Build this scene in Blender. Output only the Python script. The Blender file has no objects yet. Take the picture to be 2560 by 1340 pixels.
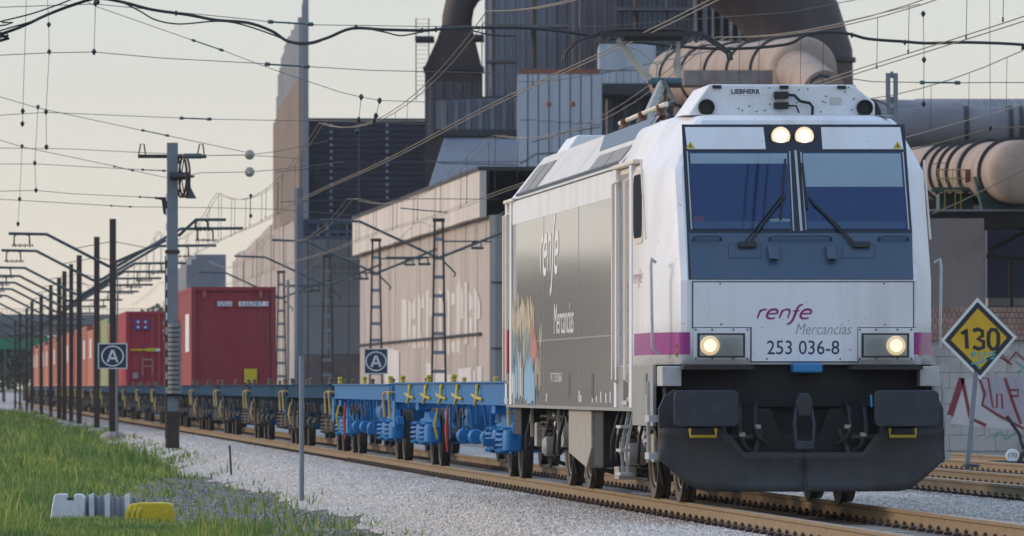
import bpy, bmesh, math, random
import numpy as np
from mathutils import Vector, Matrix
random.seed(7); rng = np.random.default_rng(7)
scene = bpy.context.scene
COL = scene.collection
# ------------------------------------------------------------------ camera
HC, FPX, HY = 1.22, 17900.0, 968.0            # eye height, focal length (pixels of a 2560 wide frame), horizon row
cam = bpy.data.cameras.new('camera'); camo = bpy.data.objects.new('camera', cam); COL.objects.link(camo)
camo.location = (0, 0, HC); camo.rotation_euler = (math.pi/2, 0, 0)
cam.sensor_width = 36; cam.lens = 36*FPX/2560; cam.shift_y = (HY-670)/2560
cam.clip_start = 1; cam.clip_end = 9000
cam.dof.use_dof = True; cam.dof.focus_distance = 79; cam.dof.aperture_fstop = 8.5
scene.camera = camo
# ------------------------------------------------------------------ sky and sun
SUN_EL, SUN_AZ = 17.0, -80.0                    # azimuth from +Y (the view), negative = left
w = bpy.data.worlds.new('World'); scene.world = w; w.use_nodes = True
nt = w.node_tree; nt.nodes.clear()
sky = nt.nodes.new('ShaderNodeTexSky'); sky.sky_type = 'NISHITA'; sky.sun_disc = False
sky.sun_elevation = math.radians(SUN_EL); sky.sun_rotation = math.radians(SUN_AZ)
sky.air_density = 1.0; sky.dust_density = 6.0; sky.ozone_density = 1.2; sky.altitude = 50
tc = nt.nodes.new('ShaderNodeTexCoord'); sep = nt.nodes.new('ShaderNodeSeparateXYZ'); nt.links.new(tc.outputs['Generated'], sep.inputs[0])
ramp = nt.nodes.new('ShaderNodeValToRGB'); nt.links.new(sep.outputs['Z'], ramp.inputs[0])   # thin even cloud veil
e = ramp.color_ramp.elements
e[0].position = 0.0; e[0].color = (0.80, 0.69, 0.56, 1); e[1].position = 1.0; e[1].color = (0.43, 0.63, 0.98, 1)
for p_, c_ in ((0.015, (0.775, 0.71, 0.61, 1)), (0.05, (0.705, 0.72, 0.68, 1)), (0.22, (0.64, 0.78, 0.97, 1))):
    q = e.new(p_); q.color = c_
bgs = nt.nodes.new('ShaderNodeBackground'); bgs.inputs[1].default_value = 0.075; nt.links.new(sky.outputs[0], bgs.inputs[0])
bgc = nt.nodes.new('ShaderNodeBackground'); bgc.inputs[1].default_value = 1.02; nt.links.new(ramp.outputs[0], bgc.inputs[0])
mixs = nt.nodes.new('ShaderNodeMixShader'); mixs.inputs[0].default_value = 0.86
nt.links.new(bgs.outputs[0], mixs.inputs[1]); nt.links.new(bgc.outputs[0], mixs.inputs[2])
wo = nt.nodes.new('ShaderNodeOutputWorld'); nt.links.new(mixs.outputs[0], wo.inputs[0])
sl = bpy.data.lights.new('sun', 'SUN'); sl.energy = 1.75; sl.angle = math.radians(16); sl.color = (1.0, 0.78, 0.6)
so = bpy.data.objects.new('sun', sl); COL.objects.link(so)
az, el = math.radians(SUN_AZ), math.radians(SUN_EL)
sdir = Vector((math.sin(az)*math.cos(el), math.cos(az)*math.cos(el), math.sin(el)))
so.rotation_euler = sdir.to_track_quat('Z', 'Y').to_euler(); so.location = sdir*80
scene.view_settings.view_transform = 'Standard'; scene.view_settings.look = 'None'
scene.view_settings.gamma = 1; scene.view_settings.use_curve_mapping = False
scene.view_settings.exposure = 0.19
scene.cycles.max_bounces = 6; scene.cycles.diffuse_bounces = 3; scene.cycles.glossy_bounces = 3
scene.cycles.transmission_bounces = 6; scene.cycles.transparent_max_bounces = 12; scene.cycles.volume_bounces = 1
scene.cycles.caustics_reflective = False; scene.cycles.caustics_refractive = False
# ------------------------------------------------------------------ frames of reference
TAN = 0.0822; ANG = math.atan(TAN); CA, SA = math.cos(ANG), math.sin(ANG)
FX, FY = 2.93, 73.0                              # nose of the locomotive on the track axis
def TF(d, u, z=0.0):                             # lateral (right +), along the track away from the viewer, height over rail
    return Vector((FX + d*CA - u*SA, FY + d*SA + u*CA, z))
def TI(X, Y):
    return ((X-FX)*CA + (Y-FY)*SA, -(X-FX)*SA + (Y-FY)*CA)
def P(px, py, Y):                                # a point of the view at distance Y
    return Vector(((px-1280)*Y/FPX, Y, HC + (HY-py)*Y/FPX))
def at(px, py, Y):
    p = P(px, py, Y); d, u = TI(p.x, p.y); return d, u, p.z
def side(px, py, d):                             # where a view ray meets the upright plane at lateral d -> (u, z)
    k = (px-1280)/FPX                            # X = k*Y ; find Y with lateral d
    Y = (d + FX*CA + FY*SA)/(k*CA + SA)
    p = P(px, py, Y); return TI(p.x, p.y)[1], p.z
def fz(z): return 0.0 if z < 2.31 else 0.5*(z-2.31)
def front(px, py, off=0.0):                      # where a view ray meets the raked nose -> (x, z) in locomotive space
    z, x, f = 2.0, 0.0, 0.0
    for _ in range(6):
        f = fz(z)+off; Y = FY + f*CA + x*SA
        p = P(px, py, Y); x, _u = TI(p.x, p.y); z = p.z
    return x, z
# ------------------------------------------------------------------ materials
M = {}
def mat(name, col, rough=0.6, metal=0.0, var=0.12, scale=6.0, bump=0.0, bscale=40.0, spec=0.5, dirt=None, dirt_amt=0.0, streak=False, emit=None, estr=0.0, coat=0.0, obj_rand=0.0, specks=0.0):
    m = bpy.data.materials.new(name); m.use_nodes = True; t = m.node_tree; b = t.nodes['Principled BSDF']
    b.inputs['Roughness'].default_value = rough; b.inputs['Metallic'].default_value = metal
    b.inputs['Specular IOR Level'].default_value = spec; b.inputs['Coat Weight'].default_value = coat
    tcn = t.nodes.new('ShaderNodeTexCoord')
    src = tcn.outputs['Object']
    n1 = t.nodes.new('ShaderNodeTexNoise'); n1.inputs['Scale'].default_value = scale; n1.inputs['Detail'].default_value = 6
    t.links.new(src, n1.inputs['Vector'])
    mp = t.nodes.new('ShaderNodeMapRange'); mp.inputs['From Min'].default_value = .25; mp.inputs['From Max'].default_value = .75
    mp.inputs['To Min'].default_value = 1-var; mp.inputs['To Max'].default_value = 1+var; t.links.new(n1.outputs['Fac'], mp.inputs['Value'])
    mu = t.nodes.new('ShaderNodeMix'); mu.data_type = 'RGBA'; mu.blend_type = 'MULTIPLY'; mu.inputs['Factor'].default_value = 1
    mu.inputs['A'].default_value = (*col, 1); t.links.new(mp.outputs['Result'], mu.inputs['B'])
    cur = mu.outputs['Result']
    if obj_rand > 0:
        oi = t.nodes.new('ShaderNodeObjectInfo'); m2 = t.nodes.new('ShaderNodeMapRange')
        m2.inputs['To Min'].default_value = 1-obj_rand; m2.inputs['To Max'].default_value = 1+obj_rand
        t.links.new(oi.outputs['Random'], m2.inputs['Value'])
        x2 = t.nodes.new('ShaderNodeMix'); x2.data_type = 'RGBA'; x2.blend_type = 'MULTIPLY'; x2.inputs['Factor'].default_value = 1
        t.links.new(cur, x2.inputs['A']); t.links.new(m2.outputs['Result'], x2.inputs['B']); cur = x2.outputs['Result']
    if dirt is not None:
        n2 = t.nodes.new('ShaderNodeTexNoise'); n2.inputs['Detail'].default_value = 8; n2.inputs['Roughness'].default_value = .65
        mpv = t.nodes.new('ShaderNodeMapping'); t.links.new(src, mpv.inputs['Vector'])
        mpv.inputs['Scale'].default_value = (scale*1.3, scale*1.3, scale*(.12 if streak else 1.3)); n2.inputs['Scale'].default_value = 1.0
        t.links.new(mpv.outputs[0], n2.inputs['Vector'])
        r2 = t.nodes.new('ShaderNodeMapRange'); r2.inputs['From Min'].default_value = .48; r2.inputs['From Max'].default_value = .75
        r2.inputs['To Max'].default_value = dirt_amt; t.links.new(n2.outputs['Fac'], r2.inputs['Value'])
        x3 = t.nodes.new('ShaderNodeMix'); x3.data_type = 'RGBA'; t.links.new(r2.outputs['Result'], x3.inputs['Factor'])
        t.links.new(cur, x3.inputs['A']); x3.inputs['B'].default_value = (*dirt, 1); cur = x3.outputs['Result']
    if specks:
        n4 = t.nodes.new('ShaderNodeTexNoise'); n4.inputs['Scale'].default_value = 26; n4.inputs['Detail'].default_value = 2; t.links.new(src, n4.inputs['Vector'])
        r4 = t.nodes.new('ShaderNodeMapRange'); r4.inputs['From Min'].default_value = .70; r4.inputs['From Max'].default_value = .76; r4.inputs['To Max'].default_value = specks; t.links.new(n4.outputs['Fac'], r4.inputs['Value'])
        x4 = t.nodes.new('ShaderNodeMix'); x4.data_type = 'RGBA'; t.links.new(r4.outputs['Result'], x4.inputs['Factor']); t.links.new(cur, x4.inputs['A']); x4.inputs['B'].default_value = (.16, .14, .12, 1); cur = x4.outputs['Result']
    t.links.new(cur, b.inputs['Base Color'])
    if bump > 0:
        n3 = t.nodes.new('ShaderNodeTexNoise'); n3.inputs['Scale'].default_value = bscale; n3.inputs['Detail'].default_value = 5
        t.links.new(src, n3.inputs['Vector']); bp = t.nodes.new('ShaderNodeBump'); bp.inputs['Strength'].default_value = bump
        bp.inputs['Distance'].default_value = .02; t.links.new(n3.outputs['Fac'], bp.inputs['Height']); t.links.new(bp.outputs[0], b.inputs['Normal'])
    if emit:
        b.inputs['Emission Color'].default_value = (*emit, 1); b.inputs['Emission Strength'].default_value = estr
    M[name] = m; return m
# locomotive
mat('white_paint', (.75, .77, .795), .46, var=.03, scale=1.5, dirt=(.44, .40, .35), dirt_amt=.42, streak=True, specks=.6, spec=.35)
mat('roof_paint', (.62, .61, .58), .5, var=.05, scale=1.5, dirt=(.38, .33, .27), dirt_amt=.4)
mat('cream_frame', (.72, .66, .58), .45, var=.06, scale=3, dirt=(.35, .26, .18), dirt_amt=.5, streak=True)
mat('skirt_grey', (.27, .275, .275), .4, var=.05, scale=2, dirt=(.2, .18, .15), dirt_amt=.4)
mat('slate', (.050, .088, .145), .35, var=.06, scale=2, dirt=(.12, .12, .12), dirt_amt=.25)
mat('black_frame', (.012, .016, .03), .25, var=.1)
mat('navy_panel', (.02, .04, .10), .35)
mat('purple', (.26, .022, .20), .35, var=.05)
mat('purple_logo', (.26, .018, .17), .4, var=.03)
mat('logo_faded', (.55, .33, .42), .5, var=.05)
mat('logo_white', (.8, .8, .8), .4, var=.03)
mat('logo_grey', (.25, .28, .32), .4, var=.03)
mat('logo_blue', (.02, .035, .11), .4, var=.03)
mat('line_dark', (.03, .035, .05), .5)
mat('under_dark', (.011, .011, .013), .7, var=.3, dirt=(.04, .03, .024), dirt_amt=.5, scale=4)
mat('plough', (.030, .030, .033), .65, var=.2, dirt=(.07, .055, .045), dirt_amt=.55, scale=3, streak=True, bump=.15)
mat('buffer_black', (.018, .023, .034), .5, var=.2, dirt=(.09, .09, .095), dirt_amt=.3, scale=5)
mat('bogie_brown', (.045, .038, .032), .65, var=.3, dirt=(.11, .085, .06), dirt_amt=.7, scale=5, bump=.2)
mat('guard_olive', (.050, .047, .038), .6, var=.2, scale=4, dirt=(.10, .085, .06), dirt_amt=.5)
mat('box_grey', (.33, .31, .28), .55, var=.1, dirt=(.18, .14, .10), dirt_amt=.5)
mat('step_grey', (.45, .46, .46), .5, var=.1, dirt=(.2, .18, .15), dirt_amt=.4)
mat('rubber', (.018, .018, .02), .6)
mat('yellow', (.55, .40, .02), .5, var=.15, dirt=(.2, .13, .04), dirt_amt=.4)
mat('blue_box', (.02, .19, .42), .45)
mat('blue_hose', (.03, .30, .65), .5)
mat('red_paint', (.42, .03, .02), .5)
mat('orange', (.5, .12, .03), .5)
mat('wheel_steel', (.075, .062, .052), .5, .35, var=.25, dirt=(.12, .085, .06), dirt_amt=.6, scale=6)
mat('tread', (.30, .28, .27), .3, .9)
mat('silver', (.45, .45, .44), .4, .6, var=.1)
mat('lamp_glass', (.50, .53, .52), .2, var=.05)
mat('lamp_lit', (1, .9, .7), .3, emit=(1.0, .84, .60), estr=1.25)
mat('lamp_rim', (.9, .75, .5), .3, emit=(1.0, .72, .42), estr=.62)
mat('blind', (.86, .88, .82), .7, var=.03)
mat('pane_dark', (.012, .016, .024), .7, spec=.08)
mat('interior', (.010, .026, .10), .7, var=.2)
mat('panto_grey', (.42, .40, .35), .5, var=.12, dirt=(.15, .11, .07), dirt_amt=.5)
mat('panto_teal', (.06, .13, .17), .5)
mat('panto_dark', (.03, .025, .024), .5)
mat('brown_insulator', (.12, .06, .035), .3)
mat('grille', (.23, .225, .215), .6)
mat('tan_spray', (.46, .39, .28), .5, var=.2); mat('teal_spray', (.16, .26, .27), .5, var=.2); mat('blue_spray', (.21, .39, .55), .5, var=.15); mat('red_spray', (.40, .17, .14), .5, var=.2)
# glossy grey flank: clear coat that mirrors the sky and the trees across the line
def flank():
    m = bpy.data.materials.new('flank'); m.use_nodes = True; t = m.node_tree; b = t.nodes['Principled BSDF']
    b.inputs['Base Color'].default_value = (.34, .34, .335, 1); b.inputs['Roughness'].default_value = .08; b.inputs['Specular IOR Level'].default_value = .65
    tcn = t.nodes.new('ShaderNodeTexCoord'); mp = t.nodes.new('ShaderNodeMapping'); mp.inputs['Scale'].default_value = (1, 5.5, .10)
    n = t.nodes.new('ShaderNodeTexNoise'); n.inputs['Scale'].default_value = 1.0; n.inputs['Detail'].default_value = 3
    t.links.new(tcn.outputs['Object'], mp.inputs[0]); t.links.new(mp.outputs[0], n.inputs['Vector'])
    bp = t.nodes.new('ShaderNodeBump'); bp.inputs['Strength'].default_value = .07; bp.inputs['Distance'].default_value = .01
    t.links.new(n.outputs['Fac'], bp.inputs['Height']); t.links.new(bp.outputs[0], b.inputs['Normal'])
    M['flank'] = m
flank()
def glass(name, tint, gl=.16):
    m = bpy.data.materials.new(name); m.use_nodes = True; t = m.node_tree; t.nodes.clear()
    tr = t.nodes.new('ShaderNodeBsdfTransparent'); tr.inputs[0].default_value = (*tint, 1)
    g = t.nodes.new('ShaderNodeBsdfGlossy'); g.inputs['Roughness'].default_value = .04; g.inputs[0].default_value = (.45, .60, .95, 1)
    fr = t.nodes.new('ShaderNodeFresnel'); fr.inputs[0].default_value = 1.5
    mx = t.nodes.new('ShaderNodeMixShader'); t.links.new(fr.outputs[0], mx.inputs[0]); t.links.new(tr.outputs[0], mx.inputs[1]); t.links.new(g.outputs[0], mx.inputs[2])
    o = t.nodes.new('ShaderNodeOutputMaterial'); t.links.new(mx.outputs[0], o.inputs[0]); M[name] = m
glass('windscreen_glass', (.90, .95, .98)); glass('clear_glass', (.92, .93, .92))
# ------------------------------------------------------------------ mesh builder
class MB:
    def __init__(s): s.v = []; s.f = []
    def add(s, vs, fs):
        o = len(s.v); s.v += [tuple(v) for v in vs]; s.f += [tuple(i+o for i in f) for f in fs]; return s
    def box(s, x0, x1, y0, y1, z0, z1, fn=None):
        v = [(x, y, z) for x in (x0, x1) for y in (y0, y1) for z in (z0, z1)]
        if fn: v = [fn(*p) for p in v]
        return s.add(v, [(0, 1, 3, 2), (4, 6, 7, 5), (0, 4, 5, 1), (2, 3, 7, 6), (0, 2, 6, 4), (1, 5, 7, 3)])
    def tbox(s, d0, d1, u0, u1, z0, z1): return s.box(d0, d1, u0, u1, z0, z1, TF)
    def prism(s, poly, fn, a, b):                # poly of 2-tuples, fn(p, q, t)
        n = len(poly); v = [fn(p, q, a) for p, q in poly] + [fn(p, q, b) for p, q in poly]
        return s.add(v, [tuple(range(n-1, -1, -1)), tuple(range(n, 2*n))] + [(i, (i+1) % n, n+(i+1) % n, n+i) for i in range(n)])
    def cyl(s, p0, p1, r0, r1=None, n=12, cap=True):
        r1 = r0 if r1 is None else r1; p0 = Vector(p0); p1 = Vector(p1); dv = (p1-p0)
        if dv.length < 1e-6: return s
        dv.normalize(); a = dv.orthogonal().normalized(); b = dv.cross(a); v = []
        for p, r in ((p0, r0), (p1, r1)):
            v += [p + (a*math.cos(2*math.pi*i/n) + b*math.sin(2*math.pi*i/n))*r for i in range(n)]
        f = [(i, (i+1) % n, n+(i+1) % n, n+i) for i in range(n)]
        if cap: f += [tuple(range(n-1, -1, -1)), tuple(range(n, 2*n))]
        return s.add(v, f)
    def tube(s, pts, r, n=6, closed=False):
        pts = [Vector(p) for p in pts]; m = len(pts); v = []; up = None
        for i, p in enumerate(pts):
            if closed: t = pts[(i+1) % m]-pts[i-1]
            else: t = pts[min(i+1, m-1)]-pts[max(i-1, 0)]
            t.normalize()
            if up is None: a = t.orthogonal().normalized()
            else:
                a = up - t*up.dot(t)
                a = a.normalized() if a.length > 1e-6 else t.orthogonal().normalized()
            up = a; b = t.cross(a); rr = r[i] if isinstance(r, (list, tuple)) else r
            v += [p + (a*math.cos(2*math.pi*k/n) + b*math.sin(2*math.pi*k/n))*rr for k in range(n)]
        f = []
        for i in range(m if closed else m-1):
            j = (i+1) % m
            f += [(i*n+k, i*n+(k+1) % n, j*n+(k+1) % n, j*n+k) for k in range(n)]
        if not closed: f += [tuple(range(n-1, -1, -1)), tuple((m-1)*n+k for k in range(n))]
        return s.add(v, f)
    def bar(s, p0, p1, wx, wz):                  # square-section bar
        return s.cyl(p0, p1, max(wx, wz)*.7071, n=4)
    def lathe(s, prof, p0, axis, n=20):          # prof: (r, t) along axis
        ax = Vector(axis).normalized(); a = ax.orthogonal().normalized(); b = ax.cross(a); p0 = Vector(p0); v = []
        for r, t in prof: v += [p0 + ax*t + (a*math.cos(2*math.pi*k/n)+b*math.sin(2*math.pi*k/n))*r for k in range(n)]
        f = [(i*n+k, i*n+(k+1) % n, (i+1)*n+(k+1) % n, (i+1)*n+k) for i in range(len(prof)-1) for k in range(n)]
        return s.add(v, f)
    def loft(s, rings, cap=False, closed=False):
        n = len(rings[0]); v = [p for r in rings for p in r]; k = n if closed else n-1
        f = [(i*n+j, i*n+(j+1) % n, (i+1)*n+(j+1) % n, (i+1)*n+j) for i in range(len(rings)-1) for j in range(k)]
        if cap: f += [tuple(range(n-1, -1, -1)), tuple((len(rings)-1)*n+j for j in range(n))]
        return s.add(v, f)
    def build(s, name, m, parent=None, smooth=False, bevel=0.0, world=False, solid=0.0, seg=2, autos=True, sharp=38):
        v = [Vector(p) for p in s.v]; org = Vector((0, 0, 0))
        if world:
            if parent is not None:
                inv = WM(parent).inverted(); v = [inv @ p for p in v]
            else:
                xs = [p.x for p in v]; ys = [p.y for p in v]; zs = [p.z for p in v]
                org = Vector(((min(xs)+max(xs))/2, (min(ys)+max(ys))/2, min(zs))); v = [p-org for p in v]
        me = bpy.data.meshes.new(name); me.from_pydata([tuple(p) for p in v], [], s.f)
        bm = bmesh.new(); bm.from_mesh(me); bmesh.ops.recalc_face_normals(bm, faces=bm.faces); bm.to_mesh(me); bm.free()
        if smooth:
            me.polygons.foreach_set('use_smooth', [True]*len(me.polygons))
        me.update()
        o = bpy.data.objects.new(name, me); COL.objects.link(o); o.location = org
        if parent is not None: o.parent = parent
        if m: me.materials.append(M[m] if isinstance(m, str) else m)
        if smooth and autos:
            for ed_ in (1,):
                me.set_sharp_from_angle(angle=math.radians(sharp))
        if solid: 
            md = o.modifiers.new('s', 'SOLIDIFY'); md.thickness = solid; md.offset = 0
        if bevel:
            md = o.modifiers.new('b', 'BEVEL'); md.width = bevel; md.segments = seg; md.limit_method = 'ANGLE'; md.angle_limit = math.radians(30); md.harden_normals = False
        return o
WMC = {}
def WM(o):
    if o.parent is None: return Matrix.LocRotScale(o.location, o.rotation_euler, o.scale)
    return WM(o.parent) @ Matrix.LocRotScale(o.location, o.rotation_euler, o.scale)
def tag(o, label=None, cat=None, group=None, kind=None):
    if label: o['label'] = label
    if cat: o['category'] = cat
    if group: o['group'] = group
    if kind: o['kind'] = kind
    return o
def thing(name, label, cat, loc=(0, 0, 0), rz=0.0, group=None):
    o = bpy.data.objects.new(name, None); COL.objects.link(o); o.location = loc; o.rotation_euler = (0, 0, rz); o.empty_display_size = .2
    return tag(o, label, cat, group)
def copy_tree(o, parent=None):
    c = o.copy(); COL.objects.link(c); c.parent = parent
    for ch in o.children: copy_tree(ch, c)
    return c
def text_mesh(body, fn, w_, h_, name, m, parent, shear=0.0, world=False, bold=0.0):
    """flat lettering: fn(a, b) maps text space (0..w, 0..h) to 3D"""
    cu = bpy.data.curves.new('t', 'FONT'); cu.body = body; cu.shear = shear; cu.resolution_u = 3; cu.offset = bold
    ob = bpy.data.objects.new('t', cu); COL.objects.link(ob)
    bpy.context.view_layer.update(); dg = bpy.context.evaluated_depsgraph_get()
    me = bpy.data.meshes.new_from_object(ob.evaluated_get(dg)); bpy.data.objects.remove(ob); bpy.data.curves.remove(cu)
    vs = [tuple(v.co) for v in me.vertices]; fs = [tuple(p.vertices) for p in me.polygons]; bpy.data.meshes.remove(me)
    x0 = min(v[0] for v in vs); x1 = max(v[0] for v in vs); y0 = min(v[1] for v in vs); y1 = max(v[1] for v in vs)
    mb = MB(); mb.add([fn((v[0]-x0)/(x1-x0)*w_, (v[1]-y0)/(y1-y0)*h_) for v in vs], fs)
    return mb.build(name, m, parent, world=world)
def ribbon(pts, wd, fn):
    """flat stroke through 2D pts with width wd (number or list); fn maps (a,b)->3D"""
    mb = MB(); n = len(pts); L = []; R = []
    for i, p in enumerate(pts):
        a = pts[max(i-1, 0)]; b = pts[min(i+1, n-1)]; tx, ty = b[0]-a[0], b[1]-a[1]; l = math.hypot(tx, ty) or 1
        ww = (wd[i] if isinstance(wd, (list, tuple)) else wd)/2
        L.append((p[0]-ty/l*ww, p[1]+tx/l*ww)); R.append((p[0]+ty/l*ww, p[1]-tx/l*ww))
    vs = [fn(*p) for p in L]+[fn(*p) for p in R]
    mb.add(vs, [(i, i+1, n+i+1, n+i) for i in range(n-1)]); return mb
def arc(cx, cy, r, a0, a1, n=10, ry=None):
    ry = ry or r
    return [(cx+r*math.cos(math.radians(a0+(a1-a0)*i/n)), cy+ry*math.sin(math.radians(a0+(a1-a0)*i/n))) for i in range(n+1)]
ORD = ['first','second','third','fourth','fifth','sixth','seventh','eighth','ninth','tenth','eleventh','twelfth','thirteenth','fourteenth','fifteenth','sixteenth','seventeenth','eighteenth','nineteenth','twentieth','twenty-first','twenty-second','twenty-third','twenty-fourth','twenty-fifth','twenty-sixth','twenty-seventh','twenty-eighth','twenty-ninth','thirtieth']
# ================================================================== ground, ballast, tracks
def prof(d, u=0.0):
    if d < -1.9:
        t = min(1, (-1.9-d)/1.55); t = t*t*(3-2*t)
        z = -.225 - .40*t
        if d < -3.4: z -= .03*min(1, (-3.4-d)/3)
    elif d > 13: z = -.225 - .12*min(1, (d-13)/4)
    else: z = -.225
    if u > 70 and d < -1.9: z += .22*min(1, (u-70)/90)*min(1, (-1.9-d)/1.2)   # the field rises to the track farther on
    return z
def ground_mat():
    m = bpy.data.materials.new('earth'); m.use_nodes = True; t = m.node_tree; b = t.nodes['Principled BSDF']; b.inputs['Roughness'].default_value = .95
    tcn = t.nodes.new('ShaderNodeTexCoord'); sp = t.nodes.new('ShaderNodeSeparateXYZ'); t.links.new(tcn.outputs['Object'], sp.inputs[0])
    def noise(sc, det=6):
        n = t.nodes.new('ShaderNodeTexNoise'); n.inputs['Scale'].default_value = sc; n.inputs['Detail'].default_value = det; t.links.new(tcn.outputs['Object'], n.inputs['Vector']); return n
    def math_(op, a, bb):
        q = t.nodes.new('ShaderNodeMath'); q.operation = op
        for i, x in enumerate((a, bb)):
            if isinstance(x, (int, float)): q.inputs[i].default_value = x
            else: t.links.new(x, q.inputs[i])
        return q.outputs[0]
    def mix(f, A, B):
        q = t.nodes.new('ShaderNodeMix'); q.data_type = 'RGBA'; t.links.new(f, q.inputs['Factor'])
        for k, x in (('A', A), ('B', B)):
            if isinstance(x, tuple): q.inputs[k].default_value = (*x, 1)
            else: t.links.new(x, q.inputs[k])
        return q.outputs['Result']
    def rmap(x, a, bb):
        q = t.nodes.new('ShaderNodeMapRange'); t.links.new(x, q.inputs['Value']); q.inputs['From Min'].default_value = a; q.inputs['From Max'].default_value = bb; return q.outputs['Result']
    vo = t.nodes.new('ShaderNodeTexVoronoi'); vo.inputs['Scale'].default_value = 17; t.links.new(tcn.outputs['Object'], vo.inputs['Vector'])
    big = noise(.9); fine = noise(12)
    white = mix(rmap(vo.outputs['Distance'], .1, .6), (.53, .49, .455), (.36, .33, .305))
    dark = mix(rmap(vo.outputs['Distance'], .1, .6), (.20, .205, .22), (.09, .09, .085))
    soil = mix(fine.outputs['Fac'], (.10, .085, .05), (.17, .15, .10))
    dd = math_('ADD', sp.outputs['X'], math_('MULTIPLY', math_('SUBTRACT', big.outputs['Fac'], .5), .7))
    g = mix(rmap(dd, -4.9, -5.4), dark, soil); g = mix(rmap(dd, -3.25, -2.9), g, white)
    g = mix(rmap(dd, 12.5, 15), g, soil)
    t.links.new(g, b.inputs['Base Color'])
    bp = t.nodes.new('ShaderNodeBump'); bp.inputs['Strength'].default_value = .8; bp.inputs['Distance'].default_value = .04; t.links.new(vo.outputs['Distance'], bp.inputs['Height']); bp.invert = True
    t.links.new(bp.outputs[0], b.inputs['Normal']); M['earth'] = m
ground_mat()
ds = [-1500, -600, -250, -100, -50, -30, -20, -14, -10, -8, -7, -6, -5.4, -4.8] + [x*.2 for x in range(-22, -8)] + [-1.4, -.8, 0, .8, 1.6, 3, 5, 7, 9, 11, 13, 15, 17, 25, 45, 90, 200, 600, 1500]
us = [-400, -120, -60] + list(range(-40, 130, 2)) + list(range(130, 340, 10)) + [360, 420, 500, 650, 900, 1400, 2500, 6000]
v = []; n = len(us)
for d in ds:
    for u in us:
        jit = (.03*math.sin(u*1.7+d*3.1)+.02*math.sin(u*.61-d*2.2)) if d < -5.8 else 0
        v.append((d, u, prof(d, u)+jit))
f = [(i*n+j, (i+1)*n+j, (i+1)*n+j+1, i*n+j+1) for i in range(len(ds)-1) for j in range(n-1)]
mb = MB(); mb.add(v, f); o = mb.build('ground', 'earth'); o.location = TF(0, 0, 0); o.rotation_euler = (0, 0, ANG); tag(o, kind='structure')

mat('rail_rust', (.225, .155, .078), .6, .2, var=.22, scale=9, dirt=(.30, .22, .14), dirt_amt=.5, bump=.1)
mat('rail_bright', (.36, .29, .22), .38, .45, var=.15, scale=6)
mat('sleeper', (.30, .29, .27), .9, var=.15, scale=8, bump=.3)
mat('clip_rust', (.075, .05, .04), .7, var=.3)
def railprof():
    R = [(-.07, -.172), (.07, -.172), (.07, -.160), (.012, -.142), (.010, -.045), (.034, -.034), (.036, -.006), (.030, -.001), (-.030, -.001), (-.036, -.006), (-.034, -.034), (-.010, -.045), (-.012, -.142), (-.07, -.160)]
    return R
def make_track(cen, u0, u1, label, near):
    tr = thing('railway_track', None, None, TF(cen, u0, 0), ANG); tag(tr, kind='structure')
    L = 18.0; k = int((u1-u0)/L)+1
    rm = bpy.data.meshes.new('rail'); mbr = MB(); mbr.prism(railprof(), lambda p, q, t: (p, t, q), 0.004, L-.008); base = mbr.build('rail', 'rail_rust')
    tmb = MB(); tmb.box(-.030, .030, 0.004, L-.008, -.0015, .0022); top = tmb.build('running_band', 'rail_bright')
    for s_ in (-1, 1):
        for i in range(k):
            r = bpy.data.objects.new('rail', base.data); COL.objects.link(r); r.parent = tr; r.location = (s_*.834, i*L+(.3 if s_ > 0 else 0), 0)
            q = bpy.data.objects.new('running_band', top.data); COL.objects.link(q); q.parent = r
    bpy.data.objects.remove(base); bpy.data.objects.remove(top)
    ms = MB(); ms.box(-1.3, 1.3, -.13, .13, -.36, -.178); sl_ = ms.build('sleeper', 'sleeper', bevel=.02)
    nsl = 130 if near else 60
    off = 20.0 if near else 55.0
    for i in range(nsl):
        q = bpy.data.objects.new('sleeper', sl_.data); COL.objects.link(q); q.parent = tr; q.location = (0, off+i*.6, random.uniform(-.006, .002))
    bpy.data.objects.remove(sl_)
    mc = MB(); mc.box(-.040, .040, -.035, .035, -.176, -.155); mc.cyl((0, 0, -.156), (0, 0, -.098), .013, n=6); mc.cyl((0, 0, -.130), (0, 0, -.112), .024, n=6)
    mc.tube([(.045, -.05, -.158), (.02, -.06, -.145), (-.03, -.04, -.150), (-.03, .04, -.150), (.02, .06, -.145), (.045, .05, -.158)], .009, 5)
    cl = mc.build('rail_clip', 'clip_rust')
    if near:
        for s_ in (-1, 1):
            for i in range(140):
                q = bpy.data.objects.new('rail_clip', cl.data); COL.objects.link(q); q.parent = tr; q.location = (s_*.834-.118, off-1.8+i*.6+random.uniform(-.02, .02), 0)
                if i < 10: q.rotation_euler = (0, 0, random.uniform(-.1, .1))
        mst = MB()
        for i in range(500):
            y = off-1.8+140*.6+i*.6
            for s_ in (-1, 1): mst.box(s_*.834-.165, s_*.834-.075, y-.03, y+.03, -.176, -.125)
        tag(mst.build('far_clips', 'clip_rust', tr), kind='stuff')
    else:
        for s_ in (-1, 1):
            for i in range(60):
                q = bpy.data.objects.new('rail_clip', cl.data); COL.objects.link(q); q.parent = tr; q.location = (s_*.834-.118, off+i*.6, 0)
    bpy.data.objects.remove(cl)
    return tr
make_track(0, -40, 560, '', True)
make_track(5.5, -40, 420, '', False)
make_track(9.35, -40, 420, '', False)

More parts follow.
